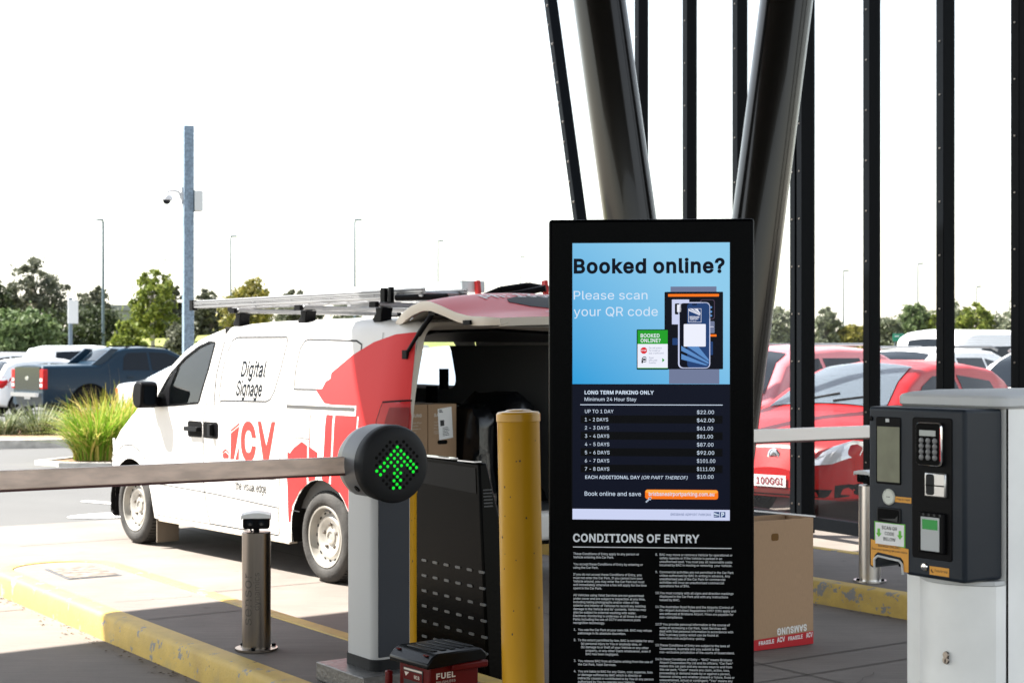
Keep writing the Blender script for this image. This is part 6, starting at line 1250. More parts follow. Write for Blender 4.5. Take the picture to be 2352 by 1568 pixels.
# ------------------------------------------------------------------ parked cars
def car(label, cat, loc, rot, P, paint, name='parked_car', group='parked cars', steel=False):
    t = thing(name, label, cat, loc, rot, group); L = P['L']; Wm = P['W'] / 2
    top = P['top']; belt = P['belt']; tum = P.get('tum', .26); zlo = P.get('zlo', .24)
    wpl = P.get('plan') or [(0, .60), (.05, .80), (.2, .92), (.5, .985), (1.0, 1), (L - 1.0, 1), (L - .5, .97), (L - .22, .88), (L - .06, .70), (L, .50)]
    H = max(p[1] for p in top)
    def side(x, z):
        w_ = Wm * ip(x, wpl); zb = ip(x, belt)
        if z > zb: w_ -= tum * (z - zb) / max(.2, H - zb) * (1 + .25 * (z - zb))
        w_ -= .10 * max(0, (.48 - z) / .3) ** 2 + .025 * max(0, (z - .72) / .3) ** 2 * (z < zb) + .025 * max(0, (zb - .72) / .3) ** 2 * (z >= zb)
        return max(.03, w_)
    RR = .10
    def zt(x): return ip(x, top)
    def zs(x): return max(zlo + .1, zt(x) - RR)
    def low(x): return ip(x, [(0, .40), (.12, zlo + .06), (.3, zlo), (L - .3, zlo), (L - .1, zlo + .02), (L, .34)])
    def raw(x, tt):
        z0 = zs(x)
        if tt <= z0: return side(x, tt), tt
        ph = min(math.pi / 2, (tt - z0) / RR); return side(x, z0) - RR * (1 - math.cos(ph)), z0 + (zt(x) - z0) * math.sin(ph)
    def smap(off, sg):
        def fn(x, tt): y, z = raw(x, tt); return (x, sg * (y + off), z + off * .3)
        return fn
    def tmap(off):
        def fn(x, q):
            y, z = raw(x, zs(x) + RR * 1.58); e = .03; sl = (zt(x + e) - zt(x - e)) / (2 * e); n = Vector((-sl, 0, 1)).normalized()
            return (x + n.x * off, q * y, z + P.get('crown', .05) * (1 - q * q) + n.z * off)
        return fn
    def fmap(off, sgn):   # front / rear fascia: (y, z) laid on the end of the car
        def fn(y, z):
            lo_, hi_ = (L * .5, L) if sgn > 0 else (0, L * .5); a, b = lo_, hi_
            for _ in range(26):
                m = (a + b) / 2; ok = side(m, z) > abs(y) and zt(m) > z and low(m) < z
                if sgn > 0: a, b = (m, b) if ok else (a, m)
                else: a, b = (a, m) if ok else (m, b)
            return ((a + b) / 2 + sgn * off, y, z)
        return fn
    xs = sorted(set([round(x, 4) for x in np.linspace(0, L, 46)] + [round(p[0], 4) for p in top] + [.04, .1, L - .04, L - .1])); xs = [x for x in xs if 0 <= x <= L]
    k = MB(); rings = []
    for x in xs:
        lo = low(x); z0 = zs(x); half = [(x, 0, lo), (x, side(x, lo) * .9, lo)] + [(x, side(x, z), z) for z in np.linspace(lo + .03, z0, 12)]
        for ph in np.linspace(0, math.pi / 2, 5)[1:]: half.append((x, side(x, z0) - RR * min(1, side(x, z0) / .2) * (1 - math.cos(ph)), z0 + (zt(x) - z0) * math.sin(ph)))
        ye = half[-1][1]
        for q in (.75, .5, .25, 0): half.append((x, ye * q, zt(x) + P.get('crown', .05) * (1 - q * q)))
        rings.append(half + [(p[0], -p[1], p[2]) for p in half[-2:0:-1]])
    n = len(rings[0]); k.v = [p for r in rings for p in r]
    for i in range(len(rings) - 1):
        for j in range(n): k.f.append((i*n+j, i*n+(j+1) % n, (i+1)*n+(j+1) % n, (i+1)*n+j)); k.m.append(0)
    k.f.append(tuple(range(n))); k.f.append(tuple((len(rings)-1)*n+j for j in range(n))[::-1]); k.m += [0, 0]
    bd = k.build('body', paint, t, angle=40)
    def part(nm, m, f, par=t, flat=False): kk = MB(); f(kk); return kk.build(nm, m, par, 40, flat)
    for sg in (1, -1):
        for w_ in P['side']: part('side_window', M_glassd, lambda kk: patch(kk, w_, [], smap(.004, sg), .12), t)
        part('sill_trim', M_blk, lambda kk: patch(kk, [(P['xr'] + .4, zlo), (P['xf'] - .4, zlo), (P['xf'] - .4, zlo + .09), (P['xr'] + .4, zlo + .09)], [], smap(.006, sg), .3), bd)
        for hx in P.get('handles', []): part('door_handle', paint if P.get('hb') is None else M_blk, lambda kk: kk.box((hx, sg * (side(hx, P['hz']) + .015), P['hz']), (.17, .03, .03)), t)
        part('door_gaps', M_gap, lambda kk: [strip(kk, g_, .010, smap(.003, sg)) for g_ in P.get('gaps', [])], bd)
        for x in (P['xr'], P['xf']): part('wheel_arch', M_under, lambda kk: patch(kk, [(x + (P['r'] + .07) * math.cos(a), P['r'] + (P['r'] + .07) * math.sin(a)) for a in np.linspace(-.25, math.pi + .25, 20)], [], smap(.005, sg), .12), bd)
        mx = P['mir']; mr = part('wing_mirror', paint if not P.get('mb') else M_blk, lambda kk: kk.prism(rrect(-.13, -.07, .10, .09, .05), lambda a, c, d: (mx + d - a * .15, sg * (side(mx, P['mz']) + .12 + a), P['mz'] + .04 + c), -.05, .06), t); bev(mr, .02)
        for pl in P['head']: part('headlight', M_head, lambda kk: patch(kk, [(sg * a, c) for a, c in pl], [], fmap(.006, 1), .08), t)
        for pl in P['tail']: part('tail_light', M_tail, lambda kk: patch(kk, [(sg * a, c) for a, c in pl], [], fmap(.006, -1), .08), t)
    a, b, ya, yb = P['ws']; part('windscreen', P.get('wsm', M_glassd), lambda kk: patch(kk, [(a, -ya), (a, ya), (b, yb), (b, -yb)], [], tmap(.012), .09), t)
    a, b, ya, yb = P['rw']; part('rear_window', P.get('rwm', M_glassd), lambda kk: patch(kk, [(a, -ya), (a, ya), (b, yb), (b, -yb)], [], tmap(.012), .09), t)
    for nm, m, pl, sgn in P.get('fascia', []): part(nm, m, lambda kk: patch(kk, pl, [], fmap(.005, sgn), .08), t)
    for sgn, z in ((1, P.get('pf', .42)), (-1, P.get('pr', .75))):
        pp = part('number_plate', M_paperw, lambda kk: patch(kk, [(-.18, z - .055), (.18, z - .055), (.18, z + .055), (-.18, z + .055)], [], fmap(.016, sgn), .2), t)
        if P.get('plate'): part('plate_lettering', mat('plate_maroon', (.25, .02, .04), .5), lambda kk: text(kk, P['plate'], 0, z - .032, lambda a_, c_: (lambda q: (q[0], q[1], q[2]))(fmap(.020, sgn)(sgn * a_, c_)), .064, .30, 'C', .02), pp)
    for x in (P['xr'], P['xf']):
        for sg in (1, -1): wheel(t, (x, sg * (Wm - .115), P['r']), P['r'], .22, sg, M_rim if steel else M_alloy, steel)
    for e in P.get('extra', []): e(t, part, side, smap, tmap, fmap)
    return t
def paint(name, c, metal=.2, rough=.28): return mat(name, c, rough, metal, coat=1)
PT_red = mat('red_car_paint', (.42, .008, .010), .32, coat=.22, ior=1.35); PT_red2 = mat('sky_washed_red_paint', (.52, .15, .17), .35, coat=.3); PT_wh = paint('white_car_paint', (.78, .78, .78), 0); PT_blue = mat('dark_blue_car_paint', (.003, .017, .034), .3, coat=.08, ior=1.3); PT_silver = paint('silver_car_paint', (.55, .56, .58), .7); PT_grey = paint('grey_car_paint', (.16, .17, .18), .6)  # second red is paled: sky reflection on a red wagon put into its paint
HATCH = dict(L=3.95, W=1.70, top=[(0, .62), (.03, .98), (.12, 1.10), (.30, 1.36), (.55, 1.47), (1.0, 1.515), (1.7, 1.52), (2.15, 1.47), (2.5, 1.34), (2.85, 1.14), (3.05, 1.03), (3.35, .95), (3.65, .84), (3.85, .70), (3.95, .50)], belt=[(0, .95), (1.5, .94), (2.6, .92), (3.1, .93), (3.95, .9)], xr=.62, xf=3.12, r=.30, tum=.24,
 side=[[(.62, 1.04), (.72, 1.34), (1.42, 1.41), (1.42, .98)], [(1.50, .97), (1.50, 1.41), (1.95, 1.40), (2.25, 1.30), (2.62, 1.04), (2.66, .97)]], ws=(2.96, 2.08, .93, .90), rw=(.10, .42, .82, .82), mir=2.55, mz=.95, hz=.85, handles=[1.35, 2.2][:2], gaps=[[(1.46, .32), (1.46, .95)], [(2.72, .4), (2.70, .95)], [(.75, .6), (.9, .95)]],
 head=[[(.34, .66), (.52, .74), (.74, .82), (.80, .80), (.78, .68), (.62, .60), (.42, .58)]], tail=[[(.52, .75), (.80, .75), (.78, 1.05), (.58, 1.05)]], pf=.42, pr=.72,
 fascia=[('grille', M_blk, [(-.34, .62), (.34, .62), (.38, .70), (-.38, .70)], 1), ('lower_grille', M_blk, [(-.55, .24), (.55, .24), (.62, .36), (-.62, .36)], 1), ('fog_recess', M_blk, [(.62, .28), (.76, .30), (.78, .42), (.64, .40)], 1), ('fog_recess', M_blk, [(-.62, .28), (-.76, .30), (-.78, .42), (-.64, .40)], 1)], plate='100GGI')
def badge(t, part, side, smap, tmap, fmap):
    p = fmap(.02, 1)(0, .66); part('badge', M_chrome, lambda k: (k.lathe([(.06, 0), (.066, .01), (.052, .014), (.050, .006), (.0001, .006)], p, (1, 0, .15), 24), k.prism([(-.04, -.012), (.0, .03), (.04, -.012), (0, .004)], lambda a, c, d: (p[0] + .008 + d, p[1] + a, p[2] + c), 0, .01)))
    part('chrome_strip', M_chrome, lambda k: patch(k, [(-.38, .60), (.38, .60), (.39, .615), (-.39, .615)], [], fmap(.010, 1), .08))
    w0 = tmap(.02); part('wiper', M_blk, lambda k: (k.tube([w0(2.93, -.5), w0(2.80, .1)], .012, 6), k.tube([w0(2.93, .1), w0(2.80, .65)], .012, 6)))
HATCH['extra'] = [badge]
SUV = dict(L=4.6, W=1.84, top=[(0, .70), (.03, 1.05), (.10, 1.15), (.42, 1.58), (.75, 1.68), (1.6, 1.70), (2.5, 1.66), (2.9, 1.52), (3.35, 1.18), (3.5, 1.10), (4.0, 1.02), (4.3, .92), (4.5, .75), (4.6, .5)], belt=[(0, 1.05), (2, 1.03), (3.3, 1.02), (4.6, 1)], xr=.85, xf=3.6, r=.36, tum=.26,
 side=[[(.50, 1.14), (.66, 1.50), (1.15, 1.57), (1.15, 1.09)], [(1.22, 1.08), (1.22, 1.58), (2.05, 1.58), (2.05, 1.07)], [(2.13, 1.07), (2.13, 1.58), (2.5, 1.55), (2.82, 1.42), (3.10, 1.12), (3.12, 1.07)]], ws=(3.36, 2.62, .93, .9), rw=(.12, .40, .82, .82), mir=2.98, mz=1.05, hz=.97, handles=[1.4, 2.3], gaps=[[(2.09, .4), (2.09, 1.05)], [(3.15, .5), (3.16, 1.05)], [(1.2, .7), (1.2, 1.05)]],
 head=[[(.45, .78), (.78, .86), (.86, .84), (.84, .72), (.52, .68)]], tail=[[(.62, .85), (.88, .85), (.86, 1.25), (.70, 1.25)]], fascia=[('grille', M_blk, [(-.42, .62), (.42, .62), (.44, .80), (-.44, .80)], 1), ('lower_grille', M_blk, [(-.6, .30), (.6, .30), (.62, .46), (-.62, .46)], 1)])
def rails(t, part, side, smap, tmap, fmap):
    for sg in (1, -1): part('roof_rail', M_alum, lambda k: k.tube([(.6, sg * .60, 1.70), (.8, sg * .60, 1.75), (2.3, sg * .60, 1.74), (2.55, sg * .60, 1.67)], .02, 8))
SUV['extra'] = [rails]
SEDAN = dict(L=4.6, W=1.78, top=[(0, .62), (.03, .95), (.10, 1.0), (.55, 1.05), (.75, 1.10), (1.25, 1.36), (1.7, 1.43), (2.5, 1.43), (2.9, 1.32), (3.4, 1.02), (3.6, .96), (4.2, .84), (4.5, .68), (4.6, .48)], belt=[(0, .94), (4.6, .92)], xr=.95, xf=3.6, r=.31, tum=.25,
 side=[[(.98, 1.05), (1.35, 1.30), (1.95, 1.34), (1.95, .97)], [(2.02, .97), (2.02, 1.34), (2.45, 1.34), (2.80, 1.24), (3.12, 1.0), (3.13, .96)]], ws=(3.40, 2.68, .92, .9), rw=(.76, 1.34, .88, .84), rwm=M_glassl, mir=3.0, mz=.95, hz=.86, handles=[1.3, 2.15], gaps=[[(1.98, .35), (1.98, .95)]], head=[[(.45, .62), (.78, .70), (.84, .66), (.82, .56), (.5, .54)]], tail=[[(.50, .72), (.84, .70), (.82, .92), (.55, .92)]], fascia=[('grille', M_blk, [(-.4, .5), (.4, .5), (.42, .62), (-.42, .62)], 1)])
UTE = dict(L=5.35, W=1.86, top=[(0, .72), (.02, 1.34), (.06, 1.365), (1.50, 1.385), (1.62, 1.42), (2.02, 1.74), (2.25, 1.80), (2.9, 1.82), (3.5, 1.78), (3.85, 1.60), (4.25, 1.24), (4.4, 1.17), (4.9, 1.10), (5.2, 1.0), (5.32, .8), (5.35, .6)], belt=[(0, 1.5), (1.4, 1.5), (1.65, 1.20), (4.2, 1.17), (5.35, 1.15)], xr=1.2, xf=4.42, r=.40, tum=.22, zlo=.42, crown=.03, plan=[(0, .95), (.05, .985), (.3, 1), (4.3, 1), (4.9, .96), (5.15, .86), (5.3, .7), (5.35, .55)],
 side=[[(2.12, 1.25), (2.20, 1.58), (2.32, 1.68), (2.86, 1.70), (2.86, 1.24)], [(2.93, 1.24), (2.93, 1.70), (3.4, 1.68), (3.70, 1.56), (4.02, 1.26), (4.02, 1.22)]], ws=(4.26, 3.58, .93, .9), rw=(1.66, 2.0, .80, .78), mir=3.9, mz=1.2, hz=1.08, handles=[2.3, 3.1], gaps=[[(2.89, .6), (2.89, 1.2)], [(2.0, .6), (2.0, 1.3)], [(4.05, .7), (4.05, 1.2)], [(1.75, .55), (1.75, 1.4)]],
 head=[[(.5, .95), (.86, 1.0), (.86, .84), (.55, .80)]], tail=[], fascia=[('grille', M_blk, [(-.5, .75), (.5, .75), (.5, 1.0), (-.5, 1.0)], 1)], pr=.60, mb=1)
def ute_bits(t, part, side, smap, tmap, fmap):
    part('tailgate', mat('tailgate_dark_chrome', (.035, .04, .036), .15, .6), lambda k: k.prism(rrect(-.74, .78, .74, 1.33, .03), lambda a, c, d: (-.012 + d, a, c), -.01, .02))
    part('tailgate_badge', M_chrome, lambda k: k.prism(circ(0, 1.06, .10, .05), lambda a, c, d: (d, a, c), -.03, -.02)); part('bumper_step', M_chrome, lambda k: k.box((-.05, 0, .66), (.16, 1.5, .10)))
    for sg in (1, -1):
        tl = part('tail_light', M_tail, lambda k: k.prism([(.75, .80), (.935, .80), (.94, 1.28), (.75, 1.28)], lambda a, c, d: (d, sg * a, c), -.025, .10)); bev(tl, .015)
        part('clear_lens', M_head, lambda k: (k.prism(rrect(.76, .98, .90, 1.06, .02), lambda a, c, d: (d, sg * a, c), -.03, -.02), k.prism(rrect(.76, .85, .90, .93, .02), lambda a, c, d: (d, sg * a, c), -.03, -.02)), tl)
        part('arch_flare', M_blk2, lambda k: [k.prism([(x + (.47 + e) * math.cos(a), .40 + (.47 + e) * math.sin(a)) for e, aa in ((0, np.linspace(-.1, math.pi + .1, 14)), (.06, np.linspace(math.pi + .1, -.1, 14))) for a in aa], lambda a, c, d: (a, sg * (.915 + d), c), 0, .035) for x in (1.2, 4.42)])
        part('sports_bar', PT_blue, lambda k: k.prism([(1.30, 1.37), (1.62, 1.37), (2.05, 1.78), (1.85, 1.80)], lambda a, c, d: (a, sg * (.70 + d), c), 0, .06)) if t['label'].startswith('dark blue') else None
        part('roof_rail', M_blk, lambda k: k.tube([(2.3, sg * .58, 1.80), (2.5, sg * .58, 1.87), (3.3, sg * .58, 1.85), (3.5, sg * .58, 1.79)], .018, 6))
UTE['extra'] = [ute_bits]
CANOPY_UTE = dict(UTE); CANOPY_UTE['top'] = [(0, .72), (.02, 1.36), (.10, 1.40), (.35, 1.82), (.6, 1.88), (2.0, 1.90), (2.4, 1.86), (2.9, 1.83), (3.5, 1.78), (3.85, 1.60), (4.25, 1.24), (4.4, 1.17), (4.9, 1.10), (5.2, 1.0), (5.32, .8), (5.35, .6)]
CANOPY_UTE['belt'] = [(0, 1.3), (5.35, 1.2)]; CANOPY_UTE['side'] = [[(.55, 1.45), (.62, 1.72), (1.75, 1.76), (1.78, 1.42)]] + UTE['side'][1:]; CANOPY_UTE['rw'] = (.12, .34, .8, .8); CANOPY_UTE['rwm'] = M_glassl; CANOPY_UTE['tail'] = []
VANW = dict(L=4.9, W=1.9, top=[(0, .8), (.03, 1.6), (.12, 1.9), (.4, 2.0), (3.0, 2.0), (3.6, 1.9), (4.1, 1.5), (4.4, 1.15), (4.7, .95), (4.85, .75), (4.9, .5)], belt=[(0, 1.2), (4.9, 1.1)], xr=.9, xf=3.9, r=.34, tum=.14, side=[[(.5, 1.3), (.5, 1.75), (1.7, 1.78), (1.7, 1.28)], [(1.8, 1.28), (1.8, 1.78), (2.9, 1.78), (2.9, 1.26)], [(3.0, 1.26), (3.0, 1.76), (3.5, 1.70), (3.95, 1.3), (3.95, 1.24)]], ws=(4.38, 3.62, .9, .9), rw=(.05, .10, .7, .7), mir=3.85, mz=1.2, hz=1.05, handles=[3.1], gaps=[[(1.75, .4), (1.75, 1.8)], [(2.95, .4), (2.95, 1.8)]], head=[[(.5, .7), (.85, .8), (.88, .66), (.55, .6)]], tail=[[(.78, .9), (.9, .9), (.88, 1.5), (.8, 1.5)]])
def fwd(dx, dy): return math.atan2(dy, dx)
def place_front(P, front, d): # rear-bumper origin from the place of the front bumper
    d = Vector(d).normalized(); return (front[0] - d.x * P['L'], front[1] - d.y * P['L'], 0), math.atan2(d.y, d.x)
l, r = place_front(HATCH, (2.47, 14.95), (-.68, -.73)); hat = car('bright red hatchback parked nose towards the perforated screen', 'car', l, r, HATCH, PT_red)
HATCH2 = dict(HATCH); HATCH2['wsm'] = M_glassl
for o in [c for c in hat.children if c.name.startswith('windscreen')]: o.data.materials[0] = mat('grey_windscreen', (.085, .105, .125), .06, coat=.5)  # grey base puts a weaker sky reflection into the windscreen colour
p0 = Vector((2.47, 14.95)) + 2.12 * Vector((-.73, .68)); d_ = Vector((.68, .73))
o_ = p0 + d_ * 5.35; car('red wagon with sky reflection in its pale paint and dark windows parked beyond the bright red hatchback', 'car', (o_.x, o_.y, 0), fwd(-.68, -.73), SUV, PT_red2)
for px, d, P, m, lab, cat, ang in ((1800, 30, SUV, PT_wh, 'white wagon roof seen over the red wagon beside the leaning column', 'car', (.6, -.8)), (1905, 33, SEDAN, PT_wh, 'white sedan in the far row just right of the widest screen post', 'car', (.5, -.8)), (2085, 23.5, SUV, PT_wh, 'white wagon with dark glass in the row behind the bright red hatchback', 'car', (-.68, -.73)), (2200, 31, SUV, PT_silver, 'silver wagon in the far row below the green road sign', 'car', (-.68, -.73)), (2330, 27, VANW, PT_wh, 'white passenger van with square dark windows at the right edge', 'van', (.8, .6)), (2440, 20, SUV, PT_wh, 'white wagon partly past the right edge behind the hatchback', 'car', (-.68, -.73)),
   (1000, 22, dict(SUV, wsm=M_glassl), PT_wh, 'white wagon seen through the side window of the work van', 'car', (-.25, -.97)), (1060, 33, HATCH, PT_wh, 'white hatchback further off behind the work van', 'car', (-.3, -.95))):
    d_ = Vector(ang).normalized(); c = Vector((U(px, d), d)) - d_ * P['L'] / 2; car(lab, cat, (c.x, c.y, 0), math.atan2(d_.y, d_.x), P, m)
dl = Vector((.76, .65))
def left_car(px, d, P, m, lab, cat='car', dv=dl, z=0): car(lab, cat, (U(px, d), d, z), math.atan2(dv.y, dv.x), P, m)
left_car(64, 38.6, UTE, PT_blue, 'dark blue utility truck with chrome tailgate parked behind the grass clumps', 'ute')
left_car(60, 45.5, CANOPY_UTE, PT_wh, 'white utility truck with canopy parked beyond the dark blue one', 'ute')
left_car(-30, 41.8, HATCH, PT_wh, 'white hatchback with red tail light cut by the left edge', 'car')
left_car(296, 33.0, SEDAN, PT_silver, 'silver sedan between the grass clump and the wing mirror of the work van', 'car')
left_car(-60, 60, SUV, PT_wh, 'small distant white wagon under the hedge at the left edge', 'car', Vector((.8, .6)))
left_car(-95, 52, SEDAN, PT_silver, 'distant silver sedan at the left edge beyond the white canopy truck', 'car', Vector((.8, .6)))

# ------------------------------------------------------------------ poles and signs
t = thing('camera_pole', 'square galvanised pole with security camera and grey box behind the work van', 'pole', (U(432, 21), 21, 0), R(24))
k = MB(); k.box((0, 0, HT(290, 21) / 2), (.135, .135, HT(290, 21))); bev(k.build('pole_post', M_galv, t), .008)
zc = HT(462, 21); k = MB(); k.box((.125, -.02, zc), (.115, .16, .27)); bx_ = k.build('equipment_box', mat('box_grey', (.50, .54, .54), .5), t); bev(bx_, .01)
k = MB(); k.box((.075, -.02, zc), (.02, .13, .28)); k.build('box_bracket', M_frame, bx_)
k = MB(); k.box((-.08, 0, HT(450, 21)), (.035, .05, .22)); k.tube([(-.09, 0, zc + .02), (-.12, 0, zc + .12), (-.20, 0, zc + .135), (-.27, 0, zc + .12), (-.285, 0, zc + .06)], .017, 8); sc = k.build('camera_arm', M_lid, t)
k = MB(); k.lathe([(.0001, .065), (.06, .06), (.075, .035), (.08, 0), (.08, -.005)], (-.285, 0, zc + .005), (0, 0, 1), 20); k.build('camera_housing', M_lid, sc)
k = MB(); k.lathe([(.052, 0), (.046, -.03), (.026, -.05), (.0001, -.056)], (-.285, 0, zc), (0, 0, 1), 18); k.build('camera_dome', M_glassd, sc)
def lamp(px, d, ytop, lab, wpx=None, arm=1, rt=None, base=0):
    H = HT(ytop, d) - base; r0 = rt or .11; t = thing('light_pole', lab, 'light pole', (U(px, d), d, base), 0, 'car park light poles')
    k = MB(); k.cyl((0, 0, 0), (0, 0, H - .15), r0, r0 * .6, 10); k.build('pole_shaft', M_galvf, t)
    k = MB(); k.tube([(0, 0, H - .2), (.12 * arm, 0, H - .06), (.3 * arm, 0, H - .04)], .035, 8); k.build('lamp_arm', M_galvf, t)
    k = MB(); k.prism([(-.18, 0), (.22, -.02), (.34, .05), (.30, .12), (-.14, .12)], lambda a, c, q: ((.28 + a) * arm - .14 * arm, q, H - .10 + c), -.14, .14); bev(k.build('lamp_head', mat('lamp_head_grey', (.22, .25, .29), .5), t), .02)
M_galvf = mat('far_galvanised', (.10, .135, .17), .6, .2)
for px, d, y, lab, r in ((237, 100, 503, 'tallest lamp pole at the left, in front of the dark gum trees', .12), (376, 180, 596, 'far lamp pole tip showing just beside the bright green tree top', .1), (530, 110, 541, 'lamp pole rising right of the square camera pole', .09), (815, 100, 503, 'tall lamp pole above the middle of the van roof', .09), (945, 190, 616, 'faint short lamp pole between two taller ones over the van', .09), (1006, 120, 552, 'lamp pole above the left end of the raised tailgate', .09), (1196, 150, 588, 'faint lamp pole close left of the kiosk', .08), (1937, 125, 620, 'lamp pole between the wide screen post and the next post', .08), (2108, 130, 604, 'lamp pole right of the green road sign', .08), (2243, 150, 657, 'lamp pole over the row of cars near the right end', .08), (2318, 170, 690, 'farthest lamp pole near the right edge of the screen', .08)):
    lamp(px, d, y, lab, rt=r, arm=-1 if px in (237,) else 1)
t = thing('sign_pole', 'slim sign pole seen edge-on before the dark trees at left', 'sign', (U(162, 50), 50, 0), R(72))
k = MB(); k.cyl((0, 0, 0), (0, 0, HT(684, 50)), .065, n=12); k.build('pole_shaft', M_galvf, t)
k = MB(); k.box((0, -.09, HT(716, 50)), (.55, .03, .75)); k.build('sign_plate', M_lid, t)
t = thing('road_sign', 'small green direction sign beyond the screen among the trees', 'sign', (U(2064, 85), 85, 0), R(-5))
k = MB(); k.box((0, 0, HT(775, 85)), (.62, .05, .42)); sp_ = k.build('sign_panel', mat('sign_green', (.0, .22, .12), .5), t); k = MB()
for x in (-.2, .2): k.cyl((x, .04, 0), (x, .04, HT(765, 85)), .03, n=8)
k.build('sign_legs', M_galvf, t); k = MB(); k.box((-.1, -.03, HT(772, 85)), (.25, .006, .05)); k.box((.12, -.03, HT(780, 85)), (.2, .006, .05)); k.build('sign_print', M_paperw, sp_)
# concrete overpass far behind the trees at left
k = MB(); x0, x1 = U(120, 140), U(330, 140); zt_, zb_ = HT(703, 140), HT(745, 140)
k.box(((x0 + x1) / 2, 140, (zt_ + zb_) / 2), (x1 - x0, 1.2, zt_ - zb_)); k.box(((x0 + x1) / 2, 139.3, zt_ - .15), (x1 - x0, .3, .5)); o = k.build('deck_parapet', mat('overpass_concrete', (.20, .21, .22), .9, noise=.25, nscale=.4, stretch=((1, 1, .2), (0, 0, 0))), None)
ov = thing('overpass', 'grey concrete overpass glimpsed between the gum trees at left', 'bridge', (0, 0, 0)); o.parent = ov
k = MB()
for x in (x0 + 2, (x0 + x1) / 2, x1 - 1): k.box((x, 140.2, zb_ / 2), (1.2, .8, zb_))
k.build('piers', MATS['overpass_concrete'], ov)
k = MB()
for i in range(26): k.cyl((-26 + i * .9, 62, 0), (-26 + i * .9, 62, 1.3), .03, n=6)
for z in (.7, 1.28): k.cyl((-26, 62, z), (-3.5, 62, z), .03, n=6)
tag(k.build('rail_fence', M_galvf), 'low galvanised rail fence along the back of the left car park', 'fence')

# ------------------------------------------------------------------ trees and plants
def leafmat(name, c0, c1, c2):
    m = bpy.data.materials.new(name); m.use_nodes = True; t = m.node_tree; b = t.nodes['Principled BSDF']; o = t.nodes['Material Output']
    g = t.nodes.new('ShaderNodeNewGeometry'); r = t.nodes.new('ShaderNodeValToRGB'); t.links.new(g.outputs['Random Per Island'], r.inputs[0])
    e = r.color_ramp.elements; e[0].color = (*c0, 1); e[1].color = (*c2, 1); q = e.new(.5); q.color = (*c1, 1)
    t.links.new(r.outputs[0], b.inputs['Base Color']); b.inputs['Roughness'].default_value = .6; b.inputs['Specular IOR Level'].default_value = .3
    tr = t.nodes.new('ShaderNodeBsdfTranslucent'); mx = t.nodes.new('ShaderNodeMixShader'); mx.inputs[0].default_value = .3
    t.links.new(r.outputs[0], tr.inputs[0]); t.links.new(b.outputs[0], mx.inputs[1]); t.links.new(tr.outputs[0], mx.inputs[2]); t.links.new(mx.outputs[0], o.inputs[0]); return m
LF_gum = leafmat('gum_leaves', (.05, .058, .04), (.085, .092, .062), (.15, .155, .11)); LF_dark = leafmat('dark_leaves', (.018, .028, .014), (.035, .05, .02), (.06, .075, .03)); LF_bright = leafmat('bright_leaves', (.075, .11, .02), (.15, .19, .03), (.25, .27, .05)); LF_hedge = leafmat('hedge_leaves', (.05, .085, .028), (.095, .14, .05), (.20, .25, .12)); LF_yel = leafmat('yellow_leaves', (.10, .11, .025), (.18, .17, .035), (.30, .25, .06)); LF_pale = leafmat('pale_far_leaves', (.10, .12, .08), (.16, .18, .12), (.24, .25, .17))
M_bark = mat('bark', (.14, .12, .10), .9, noise=.3, nscale=3); M_barkp = mat('pale_bark', (.40, .37, .33), .85, noise=.3, nscale=2)
def leaves(pts, size, rg, aspect=.5):
    n = len(pts); a = rg.normal(size=(n, 3)); a /= np.linalg.norm(a, axis=1)[:, None]; b = rg.normal(size=(n, 3)); b -= a * (a * b).sum(1)[:, None]; b /= np.linalg.norm(b, axis=1)[:, None]
    s = size * rg.uniform(.6, 1.4, n)[:, None]; a = a * s; b = b * s * aspect
    v = np.stack([pts - a, pts + b * .8 - a * .1, pts + a, pts - b * .8 + a * .1], 1).reshape(-1, 3); f = np.arange(4 * n).reshape(-1, 4); return v, f
def mesh_np(name, v, f, m, parent):
    me = bpy.data.meshes.new(name); me.vertices.add(len(v)); me.vertices.foreach_set('co', v.ravel()); me.loops.add(f.size); me.loops.foreach_set('vertex_index', f.ravel().astype(np.int32))
    me.polygons.add(len(f)); me.polygons.foreach_set('loop_start', np.arange(0, f.size, 4)); me.polygons.foreach_set('loop_total', np.full(len(f), 4)); me.update(calc_edges=True); me.materials.append(m)
    o = bpy.data.objects.new(name, me); COL.objects.link(o); o.parent = parent; return o
